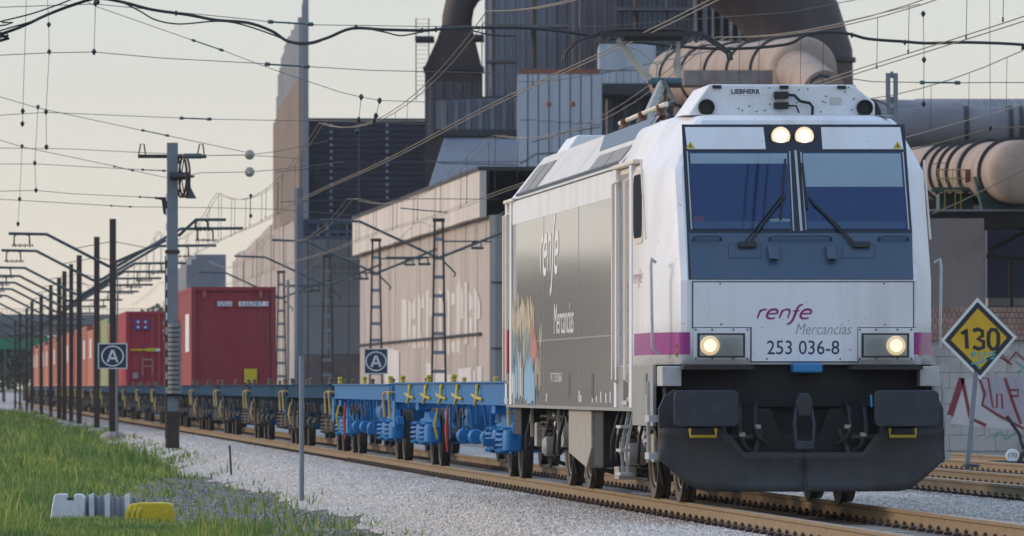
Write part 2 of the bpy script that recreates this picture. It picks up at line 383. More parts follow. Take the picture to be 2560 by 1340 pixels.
# loose stones, scattered as real lumps
def stone_mat(name, a, b_, c_):
    m = bpy.data.materials.new(name); m.use_nodes = True; t = m.node_tree; b = t.nodes['Principled BSDF']; b.inputs['Roughness'].default_value = .9
    oi = t.nodes.new('ShaderNodeObjectInfo'); r = t.nodes.new('ShaderNodeValToRGB'); t.links.new(oi.outputs['Random'], r.inputs[0])
    e = r.color_ramp.elements; e[0].color = (*a, 1); e[1].color = (*c_, 1); q = e.new(.5); q.color = (*b_, 1)
    t.links.new(r.outputs[0], b.inputs['Base Color']); M[name] = m
stone_mat('stone_white', (.37, .335, .30), (.55, .505, .46), (.69, .635, .575))
stone_mat('stone_dark', (.10, .095, .088), (.20, .19, .178), (.35, .335, .31))
stone_mat('stone_bed', (.19, .175, .165), (.32, .295, .28), (.45, .425, .40))
def scatter(name, sheet, mname, density, smin, smax, seed):
    """sheet: list of quads in track space; geometry nodes set lumps on it"""
    mb = MB()
    for q in sheet: mb.add(q, [(0, 1, 2, 3)])
    o = mb.build(name, mname); o.location = TF(0, 0, 0); o.rotation_euler = (0, 0, ANG)
    g = bpy.data.node_groups.new(name, 'GeometryNodeTree')
    g.interface.new_socket('Geometry', in_out='INPUT', socket_type='NodeSocketGeometry'); g.interface.new_socket('Geometry', in_out='OUTPUT', socket_type='NodeSocketGeometry')
    N = g.nodes.new; gi = N('NodeGroupInput'); go = N('NodeGroupOutput')
    dp = N('GeometryNodeDistributePointsOnFaces'); dp.inputs['Density'].default_value = density; dp.inputs['Seed'].default_value = seed
    g.links.new(gi.outputs[0], dp.inputs['Mesh'])
    ic = N('GeometryNodeMeshIcoSphere'); ic.inputs['Radius'].default_value = 1.0; ic.inputs['Subdivisions'].default_value = 1
    sm = N('GeometryNodeSetMaterial'); sm.inputs['Material'].default_value = M[mname]; g.links.new(ic.outputs[0], sm.inputs[0])
    sh = N('GeometryNodeSetShadeSmooth'); sh.inputs['Shade Smooth'].default_value = False; g.links.new(sm.outputs[0], sh.inputs[0])
    ip = N('GeometryNodeInstanceOnPoints'); g.links.new(dp.outputs['Points'], ip.inputs['Points']); g.links.new(sh.outputs[0], ip.inputs['Instance'])
    rv = N('FunctionNodeRandomValue'); rv.data_type = 'FLOAT_VECTOR'; rv.inputs['Min'].default_value = (0, 0, 0); rv.inputs['Max'].default_value = (6.28, 6.28, 6.28); rv.inputs['Seed'].default_value = seed+1
    g.links.new(rv.outputs['Value'], ip.inputs['Rotation'])
    rs = N('FunctionNodeRandomValue'); rs.data_type = 'FLOAT_VECTOR'; rs.inputs['Min'].default_value = (smin, smin, smin*.7); rs.inputs['Max'].default_value = (smax, smax, smax*.8); rs.inputs['Seed'].default_value = seed+2
    g.links.new(rs.outputs['Value'], ip.inputs['Scale'])
    g.links.new(ip.outputs[0], go.inputs[0])
    o.modifiers.new('scatter', 'NODES').node_group = g
    return tag(o, kind='stuff')
def sheet(d0, d1, u0, u1, nd, dz=.0, edge=0.0, du=1.0):
    Q = []; u = u0
    while u < u1-1e-6:
        ef = lambda w_: edge*(math.sin(w_*.31)+.7*math.sin(w_*.83+1)+.5*math.sin(w_*2.07+2)); e0 = ef(u); e1 = ef(u+du)
        for i in range(nd):
            a = d0+(d1-d0)*i/nd; b = d0+(d1-d0)*(i+1)/nd; k0 = 1-i/nd; k1 = 1-(i+1)/nd
            Q.append([(a+e0*k0, u, prof(a+e0*k0, u)+dz), (b+e0*k1, u, prof(b+e0*k1, u)+dz), (b+e1*k1, u+du, prof(b+e1*k1, u+du)+dz), (a+e1*k0, u+du, prof(a+e1*k0, u+du)+dz)])
        u += du
    return Q
def st(name, *a, label=''): o = scatter(name, *a); tag(o, label, 'gravel'); return o
st('ballast', sheet(-3.2, -.95, -18, 62, 12, .018, .13), 'stone_white', 560, .019, .046, 3, label='pale crushed stone ballast on the shoulder beside the near rail')
st('ballast', sheet(-3.4, -.95, 62, 150, 12, .018, .2), 'stone_white', 230, .028, .055, 4, label='pale crushed stone ballast farther back beside the empty wagons')
st('ballast', sheet(-.70, .70, -18, 50, 3, .0), 'stone_bed', 480, .018, .040, 5, label='greyish ballast between the rails under the train')
st('ballast', sheet(.95, 12, -18, 75, 5, .012), 'stone_white', 170, .025, .05, 6, label='pale ballast between the tracks right of the locomotive')
st('dark_gravel', sheet(-6.8, -2.7, -14, 75, 14, -.006, .12), 'stone_dark', 330, .016, .052, 8, label='dark grey loose gravel at the foot of the ballast shoulder')
# ================================================================== locomotive (x right, y back along the train, z over rail)
loco = thing('locomotive', 'white and grey electric locomotive with lit headlights and purple stripe', 'locomotive', TF(0, 0, 0), ANG)
W = 1.45; LEN = 19.0
def part(mb, name, m, parent=None, **k): return mb.build(name, m, parent or loco, **k)
# --- cab shell: horizontal sections lofted upward
def cab_section(z, w_, f, back, c=.30):
    h = [(-w_, back), (-w_, f+.70), (-w_+.02, f+.58), (-w_+.175, f+.15), (-w_+.20, f+.085), (-w_+.24, f+.03), (-w_+c, f)]
    return [(x, y, z) for x, y in h] + [(-x, y, z) for x, y in reversed(h)]
lev = [(1.452, W), (1.9, W), (2.31, W), (2.6, W), (3.0, W), (3.44, W), (3.46, W-.004), (3.49, W-.016), (3.58, W-.055), (3.61, W-.072), (3.97, W-.245), (4.012, W-.29), (4.03, W-.36)]
mb = MB(); mb.loft([cab_section(z, w_, fz(z)+(0 if z < 4.0 else (z-4.0)*3), 2.55 if z < 3.6 else 4.43, .30) for z, w_ in lev])
mb.add([(-1.09, .98, 4.03), (1.09, .98, 4.03), (1.09, 4.43, 4.05), (-1.09, 4.43, 4.05)], [(0, 1, 2, 3)])
shell = part(mb, 'cab_shell', 'white_paint', smooth=True, solid=.004, sharp=17)
mb = MB(); mb.loft([cab_section(1.457, W-.004, 0.004, 2.55), cab_section(1.457, .2, .8, 1.2, .1)]); part(mb, 'cab_floor_edge', 'skirt_grey')
# --- purple band round both corners
def band(z0, z1, sgn, name, m, off=.005):
    h = [(-W-off, 2.4), (-W-off, .70), (-W+.02-off, .58), (-W+.175-off, .15-off*.4), (-W+.20-off*.8, .085-off*.7), (-W+.24-off*.5, .03-off), (-W+.30, -off), (-1.122, -off)]
    mb = MB(); mb.loft([[(sgn*-x, y, z) for x, y in h] for z in (z0, z1)]); return part(mb, name, m, smooth=True)
for sgn in (-1, 1): band(1.553, 1.780, -sgn, 'purple_stripe', 'purple')
# --- nose plates, all laid on the raked front plane
def fplate(poly_px, name, m, o0=.0, o1=.012, parent=None, bevel=0.0, pix=True):
    poly = [front(*p) for p in poly_px] if pix else poly_px
    mb = MB(); mb.prism(poly, lambda x, z, t: (x, fz(z)-t, z), o0, o1); return part(mb, name, m, parent, bevel=bevel)
fplate([(1704, 311), (2261, 311), (2280, 580), (2282, 699), (1721, 699), (1717, 580)], 'nose_frame', 'black_frame', -.002, .008)
fplate([(1712, 318), (1908, 318), (1914, 373), (1718, 373)], 'upper_panel', 'white_paint', .008, .016)
fplate([(2052, 318), (2250, 318), (2258, 373), (2056, 373)], 'upper_panel', 'white_paint', .008, .016)
fplate([(1721, 583), (2279, 583), (2283, 698), (1728, 698)], 'slate_panel', 'slate', .008, .014)
fplate([(1730, 703), (2285, 703), (2285, 821), (2146, 821), (2146, 906), (1876, 906), (1876, 821), (1730, 821)], 'nose_outline', 'line_dark', -.002, .007)
np_ = fplate([(1733, 706), (2282, 706), (2282, 818), (2143, 818), (2143, 903), (1879, 903), (1879, 818), (1733, 818)], 'nose_panel', 'white_paint', .007, .013)
# windows: flat dark sheet standing in for the dim cab, blind, pane, silver strips
for (q, blind) in (([(1722, 381), (1970, 381), (1978, 573), (1730, 573)], 409), ([(2004, 381), (2254, 381), (2267, 573), (2012, 573)], 467)):
    ww = fplate(q, 'window', 'interior', .0085, .010)
    (x0, y0), (x1, y1) = q[0], q[1]; (x2, y2), (x3, y3) = q[2], q[3]
    t = (blind-y0)/(y2-y0)
    fplate([(x0+3, y0+3), (x1-3, y1+3), (x1+(x2-x1)*t-3, blind), (x0+(x3-x0)*t+3, blind)], 'blind', 'blind', .0105, .014, ww)
    fplate([(x0+(x3-x0)*.9+3, y0+(y3-y0)*.90), (x1+(x2-x1)*.9-3, y0+(y3-y0)*.90), (x2-3, y2-2), (x3+3, y3-2)], 'desk', 'slate', .0105, .018, ww)
    fplate(q, 'pane', 'windscreen_glass', .020, .024, ww)
mat('cloth_red', (.3, .06, .07), .8)
mat('paper', (.6, .6, .5), .8)
fplate([(1733, 540), (1760, 541), (1762, 556), (1735, 556)], 'driver_cloth', 'cloth_red', .0105, .016)
fplate([(1922, 548), (1950, 545), (1975, 548), (1974, 556), (1930, 558)], 'desk_paper', 'paper', .0105, .018)
for a, b in (((1716, 378), (1727, 574)), ((1972, 378), (1982, 577)), ((1985, 376), (2000, 577)), ((2000, 380), (2013, 575)), ((2255, 380), (2270, 574))):
    wdt = 6 if a[0] == 1985 else 3
    fplate([a, (a[0]+wdt, a[1]), (b[0]+wdt, b[1]), b], 'silver_strip', 'silver', .014, .022)
# top lamps
for px in (1951, 2010):
    x, z = front(px, 341); mb = MB(); mb.lathe([(.115, 0), (.115, -.03), (.10, -.032)], (x, fz(z)-.008, z), (0, 1, 0), 28); lp = part(mb, 'top_headlight', 'black_frame', smooth=True)
    mb = MB(); mb.lathe([(.0, -.036), (.045, -.035), (.068, -.031)], (x, fz(z)-.010, z), (0, 1, 0), 28); part(mb, 'lens', 'lamp_lit', lp, smooth=True)
    mb = MB(); mb.lathe([(.068, -.031), (.098, -.022), (.1, -.01)], (x, fz(z)-.010, z), (0, 1, 0), 28); part(mb, 'lens_rim', 'lamp_rim', lp, smooth=True)
# headlight boxes
for x0, x1, lx in ((1743, 1866, 1774), (2153, 2276, 2239)):
    pl = fplate([(x0-8, 820), (x1+8, 820), (x1+8, 899), (x0-8, 899)], 'headlight_plate', 'white_paint', .0, .014, bevel=.004)
    fplate([(x0, 833), (x1-4, 833), (x1-4, 894), (x0, 894)], 'rim', 'black_frame', .014, .024, pl)
    hb = fplate([(x0+6, 838), (x1-10, 838), (x1-10, 889), (x0+6, 889)], 'reflector', 'lamp_glass', .024, .027, pl)
    x, z = front(lx, 864); mb = MB(); mb.lathe([(0, -.030), (.045, -.029), (.066, -.026)], (x, fz(z)-.026, z), (0, 1, 0), 28); part(mb, 'bulb', 'lamp_lit', pl, smooth=True)
    mb = MB(); mb.lathe([(.066, -.026), (.094, -.018), (.1, 0)], (x, fz(z)-.026, z), (0, 1, 0), 28); part(mb, 'bulb_rim', 'lamp_rim', pl, smooth=True)
    fplate([(x0+4, 836), (x1-8, 836), (x1-8, 891), (x0+4, 891)], 'cover_glass', 'clear_glass', .060, .063, pl)
    for bx in (x0-4, x0+37, x0+90, x1+2):
        for by in (824, 896):
            x, z = front(bx, by); mb = MB(); mb.cyl((x, -.014, z), (x, -.020, z), .010, n=8); part(mb, 'screw', 'line_dark', pl)
# wipers, grips, lower boxes
def fp(px, py, off): x, z = front(px, py); return (x, fz(z)-off, z)
for pts in ([(1856, 612), (1908, 545), (1960, 478)], [(1870, 610), (1918, 545), (1962, 490)], [(2132, 612), (2085, 562), (2020, 492)], [(2142, 616), (2090, 560), (2030, 508)]):
    mb = MB(); mb.tube([fp(x, y, .05) for x, y in pts], .008, 6); part(mb, 'wiper_arm', 'rubber')
for a, b in (((1962, 398), (1950, 548)), ((2004, 408), (2016, 520))):
    mb = MB(); mb.tube([fp(*a, .045), fp(*b, .045)], .012, 6); part(mb, 'wiper_blade', 'rubber')
for a in ((1730, 1802), (1922, 2078), (2195, 2270)):
    mb = MB(); mb.tube([fp(a[0], 600, .014), fp(a[0]+3, 592, .07), fp(a[0]+12, 589, .08), fp(a[1]-12, 589, .08), fp(a[1]-3, 592, .07), fp(a[1], 600, .014)], .013, 8); part(mb, 'grab_rail', 'slate', smooth=True)
for bx in (1929, 2074):
    fplate([(bx-12, 615), (bx+14, 615), (bx+16, 648), (bx-8, 648)], 'socket_box', 'slate', .014, .10, bevel=.012)
for bx in (1862, 2146):
    fplate([(bx-43, 609), (bx+40, 609), (bx+42, 646), (bx-42, 646)], 'hatch_line', 'line_dark', .012, .0150); fplate([(bx-41, 611), (bx+38, 611), (bx+40, 644), (bx-40, 644)], 'hatch', 'slate', .0148, .0165)
    fplate([(bx-18, 604), (bx+28, 604), (bx+28, 618), (bx-18, 618)], 'wiper_motor', 'rubber', .016, .06, bevel=.01)
for wx in (1725, 2243):
    fplate([(wx-11, 371), (wx+12, 371), (wx, 353)], 'warning_sign', 'yellow', .016, .019); fplate([(wx-2, 368), (wx+3, 368), (wx+1, 359)], 'warning_bolt', 'black_frame', .019, .0205)
for sx_, sy_ in ((1800, 709), (2210, 709), (1802, 811), (2212, 811), (1917, 897), (2100, 897)):
    x, z = front(sx_, sy_); mb = MB(); mb.cyl((x, -.012, z), (x, -.017, z), .009, n=8); part(mb, 'screw', 'line_dark')
# lettering on the nose
def fmap(x0p, y0p, off=.0155):
    x0, z0 = front(x0p, y0p)
    return lambda a, b: (x0+a, fz(z0+b)-off, z0+b)
sc_ = 1/245.0
text_mesh('Mercancías', fmap(1989, 836), 140*sc_, 27*sc_, 'lettering', 'logo_grey', loco, shear=.28, bold=-.010)
text_mesh('253 036-8', fmap(1917, 886), 182*sc_, 35*sc_, 'number', 'logo_blue', loco, bold=.004)
def renfe_strokes(fn, s, wd, name, m, parent):
    """rounded italic logotype; units: x-height = 1"""
    sh = .22
    def e(x):
        return [(x+.12, .50), (x+1.12, .56), (x+1.16, .78), (x+1.0, .96), (x+.72, 1.0), (x+.40, .93), (x+.16, .70), (x+.08, .40), (x+.18, .12), (x+.46, 0), (x+.80, 0), (x+1.06, .06)]
    S = [[(.12, 0), (.20, .5), (.28, .98)], [(.24, .62), (.42, .88), (.72, 1.0), (.98, .97)], e(1.05),
         [(2.58, 0), (2.66, .5), (2.74, .98)], [(2.70, .66), (2.95, .93), (3.25, 1.0), (3.52, .92), (3.60, .70), (3.56, .35), (3.50, 0)],
         [(3.55, -.62), (3.78, -.58), (4.02, -.35), (4.18, .1), (4.30, .8), (4.42, 1.25), (4.62, 1.48), (4.88, 1.52)], [(3.92, .82), (4.25, .84), (4.70, .84)], e(4.80)]
    W_ = [1, 1, 1.2, 1, 1, 1.25, .7, 1.2]; out = MB()
    for st_, k in zip(S, W_):
        pts = []
        for i in range(len(st_)-1):                   # smooth with Catmull-Rom
            p0 = st_[max(i-1, 0)]; p1 = st_[i]; p2 = st_[i+1]; p3 = st_[min(i+2, len(st_)-1)]
            for q in range(4):
                t = q/4; a_ = lambda j: .5*((2*p1[j])+(-p0[j]+p2[j])*t+(2*p0[j]-5*p1[j]+4*p2[j]-p3[j])*t*t+(-p0[j]+3*p1[j]-3*p2[j]+p3[j])*t**3)
                pts.append((a_(0), a_(1)))
        pts.append(st_[-1])
        n = len(pts); wl = [wd*k*(.75+.5*math.sin(math.pi*i/(n-1))) for i in range(n)]
        r = ribbon(pts, wl, lambda a, b: fn((a+sh*b)*s, b*s)); out.add(r.v, r.f)
    return out.build(name, m, parent)
renfe_strokes(fmap(1890, 796), 22.5*sc_, .19, 'logotype', 'purple_logo', loco)
# corner handrails and small marks
for sgn in (-1, 1):
    pts = [(-W+.01, .34, 2.50), (-W-.035, .28, 2.53), (-W-.045, .26, 2.46), (-W-.03, .24, 1.62), (-W+.03, .26, 1.56)]
    mb = MB(); mb.tube([(sgn*-x*-1 if False else (x if sgn < 0 else -x), y, z) for x, y, z in pts], .016, 8); part(mb, 'corner_handrail', 'step_grey', smooth=True)
    pts = [(-1.24, -.0, 2.3), (-1.23, -.06, 2.27), (-1.22, -.07, 2.0), (-1.22, -.0, 1.95)]
mat('gold', (.42, .27, .05), .5)
for px, sg in ((1690, -1), (2322, 1)):
    x = sg*(W-.215)
    mb = MB(); mb.prism([(-.03, 1.62), (.03, 1.62), (0, 1.71)], lambda p, q, t: (x+p, .072-t, q), .0, .006); part(mb, 'warning_sign', 'gold')
    mb = MB(); mb.lathe([(.0, -.008), (.032, -.008), (.034, 0)], (x, .072, 1.56), (0, 1, 0), 16); part(mb, 'round_badge', 'gold')
# --- body behind the cab
def ring(y): return [(-W, y, 1.0), (-W, y, 3.50), (-W+.02, y, 3.57), (-1.0, y, 4.15), (1.0, y, 4.15), (W-.02, y, 3.57), (W, y, 3.50), (W, y, 1.0)]
mb = MB(); mb.box(-W+.03, W-.03, 2.5, LEN-.06, 1.03, 3.56); part(mb, 'body_core', 'cream_frame')
mb = MB(); mb.box(-W-.002, -W+.03, 4.45, 18.05, 1.0, 3.28); mb.box(W-.03, W+.002, 4.45, 18.05, 1.0, 3.28); part(mb, 'flank_panel', 'flank')
mb = MB(); mb.box(-W-.003, -W+.03, 4.45, 18.05, 3.28, 3.57); mb.box(W-.03, W+.003, 4.45, 18.05, 3.28, 3.57); part(mb, 'cantrail', 'white_paint')
mb = MB(); mb.box(-W-.004, W+.004, 2.45, LEN, .965, 1.0); part(mb, 'sole_bar', 'skirt_grey')
for s_ in (-1, 1):
    mb = MB(); mb.box(s_*W-.004, s_*W+.004, 17.98, 18.02, 1.0, 3.56); part(mb, 'seam', 'line_dark')
    for yy in (8.8, 13.4):
        mb = MB(); mb.box(s_*(W+.0035)-.0006, s_*(W+.0035)+.0006, yy, yy+.03, 1.0, 3.28); part(mb, 'panel_seam', 'skirt_grey')
# long horizontal crease low on the flank
mb = MB(); mb.box(-W-.005, -W, 4.45, 18.05, 1.775, 1.79); part(mb, 'flank_crease', 'skirt_grey')
# door bays at both ends: door leaf, pillars, rails, lintel, hinges
for (y0, y1, rear) in ((2.55, 4.45, False), (18.05, LEN-.02, True)):
    for s_ in (-1, 1):
        mb = MB(); mb.box(s_*(W-.05)-.02, s_*(W-.05)+.02, y0+.25, y1-.22, 1.45, 3.50); dr = part(mb, 'door', 'white_paint')
        for ya_, yb_ in ((y1-.22, y1), (y0, y0+.25)):
            mb = MB(); mb.box(s_*(W-.02)-.04, s_*(W-.02)+.025, ya_, yb_, 1.0, 3.57); part(mb, 'door_pillar', 'white_paint', bevel=.008)
        mb = MB(); mb.box(s_*(W-.01)-.05, s_*(W-.01)+.035, y0-.4, y1+.06, 3.565, 3.61); part(mb, 'door_gutter', 'cream_frame', bevel=.01)
        for yy in (y0+.28, y1-.25):
            mb = MB(); mb.tube([(s_*(W-.01), yy, 1.26), (s_*(W+.055), yy, 1.30), (s_*(W+.055), yy, 3.40), (s_*(W-.01), yy, 3.44)], .021, 8); part(mb, 'door_handrail', 'cream_frame', smooth=True)
        mb = MB(); mb.box(s_*(W-.02)-.02, s_*(W-.02)+.028, y0+.25, y1-.22, 1.0, 1.44); part(mb, 'door_sill_panel', 'skirt_grey')
        mb = MB(); mb.box(s_*(W-.01)-.01, s_*(W-.01)+.035, y0+.9, y0+1.02, 2.28, 2.33); part(mb, 'handle', 'step_grey', dr)
        mb = MB(); mb.box(s_*(W-.008)-.01, s_*(W-.008)+.022, y0+.55, y0+1.05, 1.08, 1.36); part(mb, 'step_pocket', 'black_frame')
        mb = MB(); mb.box(s_*(W+.0)-.02, s_*(W+.0)+.10, y0+.5, y0+1.1, 1.03, 1.075); part(mb, 'step_tread', 'step_grey')
# side cab window
for s_ in (-1, 1):
    u0, z0 = 1.50, 2.78; u1, z1 = 2.38, 3.44
    def rr(y0, y1, z0, z1, r): return arc(y1-r, z1-r, r, 0, 90, 5)+arc(y0+r, z1-r, r, 90, 180, 5)+arc(y0+r, z0+r, r, 180, 270, 5)+arc(y1-r, z0+r, r, 270, 360, 5)
    mb = MB(); mb.prism(rr(u0-.06, u1+.06, z0-.06, z1+.05, .16), lambda p, q, t: (s_*(W+t), p, q), -.01, .012); sw = part(mb, 'side_window', 'cream_frame')
    mb = MB(); mb.prism(rr(u0, u1, z0, z1, .13), lambda p, q, t: (s_*(W+t), p, q), .012, .017); part(mb, 'pane', 'pane_dark', sw)
    mb = MB(); mb.tube([(s_*(W+.03), .95, 2.75), (s_*(W+.03), 1.42, 3.58)], .012, 6); part(mb, 'rain_strip', 'cream_frame')
    mb = MB(); mb.box(s_*(W-.012)-.02, s_*(W-.012)+.016, .42, 2.55, .82, 1.452); part(mb, 'cab_skirt', 'skirt_grey', bevel=.004)
    mb = MB(); mb.box(s_*(W+.004)-.004, s_*(W+.004)+.004, .95, 1.15, 1.14, 1.36); part(mb, 'skirt_pocket', 'black_frame')
    mb = MB(); mb.prism([(.72, 1.02), (.50, 1.02), (.61, 1.27)], lambda p, q, t: (s_*(W+t), p, q), .004, .007); part(mb, 'warning_mark', 'gold')
    for yy in (7.0, 9.9, 14.2):
        mb = MB(); mb.box(s_*(W+.002)-.004, s_*(W+.002)+.005, yy, yy+.22, 1.10, 1.38); part(mb, 'flank_pocket', 'black_frame')
    for yy in (2.9, 3.1, 5.0, 5.5, 6.1, 6.6, 7.1, 8.5, 8.7, 13.0, 14.9):
        mb = MB(); mb.box(s_*(W+.003)-.003, s_*(W+.003)+.004, yy, yy+.07, 1.05, 1.05+random.uniform(.05, .13)); part(mb, 'stencil_mark', 'logo_white')
# lettering on the flank (reads towards the nose)
def smap(px, py, off=.006):
    u, z = side(px, py, -W)
    return lambda a, b: (-W-off, u-a, z+b)
ua, za = side(1351, 686, -W); ub, zb = side(1398, 686, -W)
renfe_strokes(smap(1351, 682), (ua-ub)/6.3, .21, 'logotype', 'logo_white', loco)
ua, za = side(1386, 836, -W); ub, zb = side(1435, 836, -W)
text_mesh('Mercancías', smap(1386, 836), ua-ub, .36, 'lettering', 'logo_white', loco, shear=.1)
ua, za = side(1378, 955, -W); ub, zb = side(1405, 955, -W)
text_mesh('91 71 253 036-8', smap(1378, 955), ua-ub, .11, 'lettering', 'logo_white', loco)
ua, za = side(1584, 712, -W); ub, zb = side(1607, 712, -W)
f_s = smap(1584, 708); renfe_strokes(lambda a, b: f_s(a, b*.55), (ua-ub)/6.3, .17, 'logotype', 'logo_faded', loco)
# spray paint near the rear end of the flank: ragged colour patches
def spray(px0, px1, py0, py1, m, seed, n=7, off=.004, rag=.5):
    r = random.Random(seed); u0, zt = side(px0, py0, -W); u1, zb = side(px1, py1, -W)
    top = []; bot = []
    for i in range(n+1):
        u = u0+(u1-u0)*i/n
        top.append((u, zt-r.random()*(zt-zb)*rag)); bot.append((u, zb+r.random()*(zt-zb)*.12))
    mb = MB(); vs = [(-W-off, u, z) for u, z in top]+[(-W-off, u, z) for u, z in bot]
    mb.add(vs, [(i, i+1, n+2+i, n+1+i) for i in range(n)]); return part(mb, 'spray_patch', m)
rs_ = random.Random(4)
def sliver(px, w_, y0, y1, m, off):
    u0, z1 = side(px, y0, -W); u1, z0 = side(px+w_, y1, -W); k_ = rs_.uniform(-.10, .10)
    mb = MB(); mb.add([(-W-off, u0, z0), (-W-off, u1, z0+rs_.uniform(-.08, .08)), (-W-off, u1, z1+k_), (-W-off, (u0+u1)/2, z1+rs_.uniform(.0, .14)), (-W-off, u0, z1-k_)], [(0, 1, 2, 3, 4)]); part(mb, 'spray_patch', m)
for i in range(26):
    px = 1277+i*2.25; y = 770+14*math.sin(i*1.3)+rs_.uniform(-18, 18); sliver(px, rs_.uniform(1.6, 3.6), y, rs_.uniform(840, 880), 'tan_spray', .004+.00005*i)
for i in range(24):
    px = 1278+i*2.3; sliver(px, rs_.uniform(1.2, 3.2), rs_.uniform(815, 860), rs_.uniform(900, 935), rs_.choice(['teal_spray', 'teal_spray', 'tan_spray', 'slate']), .0055+.00005*i)
for i in range(8):
    sliver(1326+i*2.4, 2.6, 800+i*9+rs_.uniform(-8, 8), rs_.uniform(890, 925), 'red_spray', .007+.00005*i)
for i in range(22):
    sliver(1277+i*1.5, rs_.uniform(1.0, 2.2), rs_.uniform(888, 950), rs_.uniform(985, 1006), rs_.choice(['blue_spray', 'tan_spray', 'teal_spray', 'logo_white', 'blue_spray']), .0078+.00005*i)
for i in range(12):
    sliver(1312+i*2.2, 2.5, 898+abs(i-5)*7, 1006, 'blue_spray', .009+.00005*i)
for i in range(7):
    sliver(1338+i*2.2, rs_.uniform(1.4, 2.6), rs_.uniform(860, 930), rs_.uniform(960, 1000), rs_.choice(['tan_spray', 'box_grey']), .0042+.00005*i)
for i in range(3): sliver(1349+i*2.4, 2, 825+rs_.uniform(-10, 10), 852, 'tan_spray', .0043)
u_, z_ = side(1264, 870, -W)
mb = MB(); mb.box(-W-.05, -W-.02, 18.3, 18.75, 1.4, 1.95); part(mb, 'tail_flag', 'red_paint', bevel=.01)
# --- roof
def roof_strip(y0, y1, xt=1.0, zt=4.15, name='roof_panel', m='roof_paint'):
    mb = MB()
    for s_ in (-1, 1): mb.loft([[(s_*(W-.02), y, 3.585), (s_*xt, y, zt), (s_*(xt-.03), y, zt+.004), (s_*(W-.06), y, 3.585)] for y in (y0, y1)], cap=True, closed=True)
    return part(mb, name, m)
roof_strip(4.46, 10.4); roof_strip(10.43, 15.4); roof_strip(15.43, 18.6)
mb = MB(); mb.box(-.97, .97, 4.4, 18.5, 3.6, 4.10); part(mb, 'roof_deck', 'roof_paint')
for s_ in (-1, 1):                                   # navy inset on the upper half of the slope next to the cab
    mb = MB(); q_ = lambda t, o_: (s_*((W-.02)+(1.0-(W-.02))*t+o_*.79), 3.585+(4.15-3.585)*t+o_*.62)
    vs = [(q_(t, o_)[0], y, q_(t, o_)[1]) for o_ in (.001, .008) for t, y in ((.60, 4.45), (.60, 9.2), (.985, 10.3), (.985, 4.45))]
    mb.add(vs, [(0, 1, 2, 3), (4, 5, 6, 7), (0, 1, 5, 4), (1, 2, 6, 5), (2, 3, 7, 6), (3, 0, 4, 7)]); part(mb, 'navy_inset', 'navy_panel')
mb = MB(); mb.loft([[(-W+.02, LEN-.35, 3.58), (-1.0, LEN-.42, 4.15), (1.0, LEN-.42, 4.15), (W-.02, LEN-.35, 3.58)], [(-W+.02, LEN-.02, 3.58), (-1.15, LEN-.2, 3.95), (1.15, LEN-.2, 3.95), (W-.02, LEN-.02, 3.58)]], cap=True); part(mb, 'rear_cab_roof', 'white_paint')
mb = MB(); mb.loft([[(-W, LEN-.9, 3.57), (-W, LEN-.05, 3.57), (-1.2, LEN-.05, 4.0), (-1.18, LEN-.9, 4.0)]], cap=False); 
for s_ in (-1, 1):
    for y0, y1 in ((4.7, 8.6), (15.6, 18.2)):
        k = 2
        for i in range(k):
            a = y0+(y1-y0)*i/k+.06; b = y0+(y1-y0)*(i+1)/k-.06
            def sp_(t, off): return (s_*((W-.02)+(1.0-(W-.02))*t+off*.79), 0, 3.585+(4.15-3.585)*t+off*.62)
            lo, hi = (.16, .52 if y0 < 6 else .78)[0], (.46 if y0 < 6 else .78)
            mb = MB()
            vs = []
            for yy in (a, b):
                for t, off in ((lo, .002), (hi, .002), (hi, .012), (lo, .012)):
                    p = sp_(t, off); vs.append((p[0], yy, p[2]))
            mb.add(vs, [(0, 1, 2, 3), (7, 6, 5, 4), (0, 4, 5, 1), (1, 5, 6, 2), (2, 6, 7, 3), (3, 7, 4, 0)]); part(mb, 'roof_grille', 'grille')
    for i in range(46):
        yy = 4.7+i*.29
        mb = MB(); mb.cyl((s_*(W-.055), yy, 3.64), (s_*(W-.02), yy, 3.66), .022, n=6); part(mb, 'roof_bolt', 'skirt_grey')
    mb = MB(); mb.box(s_*(W+.002)-.012, s_*(W+.002)+.012, 4.5, 18.4, 3.572, 3.584); part(mb, 'gutter_line', 'line_dark')
    mb = MB(); mb.box(s_*(W-.10)-.004, s_*(W-.10)+.006, 12.0, 12.02, 3.6, 4.0)
# roof line gear near the cab
mb = MB(); mb.tube([(-.93, 4.2, 4.27), (-.90, 8.0, 4.27), (-.9, 9.6, 4.26)], .028, 8); part(mb, 'roof_conductor', 'cream_frame')
for yy in (4.8, 6.8, 8.8):
    mb = MB(); mb.lathe([(.07, 0), (.05, .04), (.08, .06), (.05, .1), (.08, .13), (.05, .17), (.06, .24)], (-.92, yy, 4.04), (0, 0, 1), 12); part(mb, 'roof_insulator', 'brown_insulator', smooth=True)
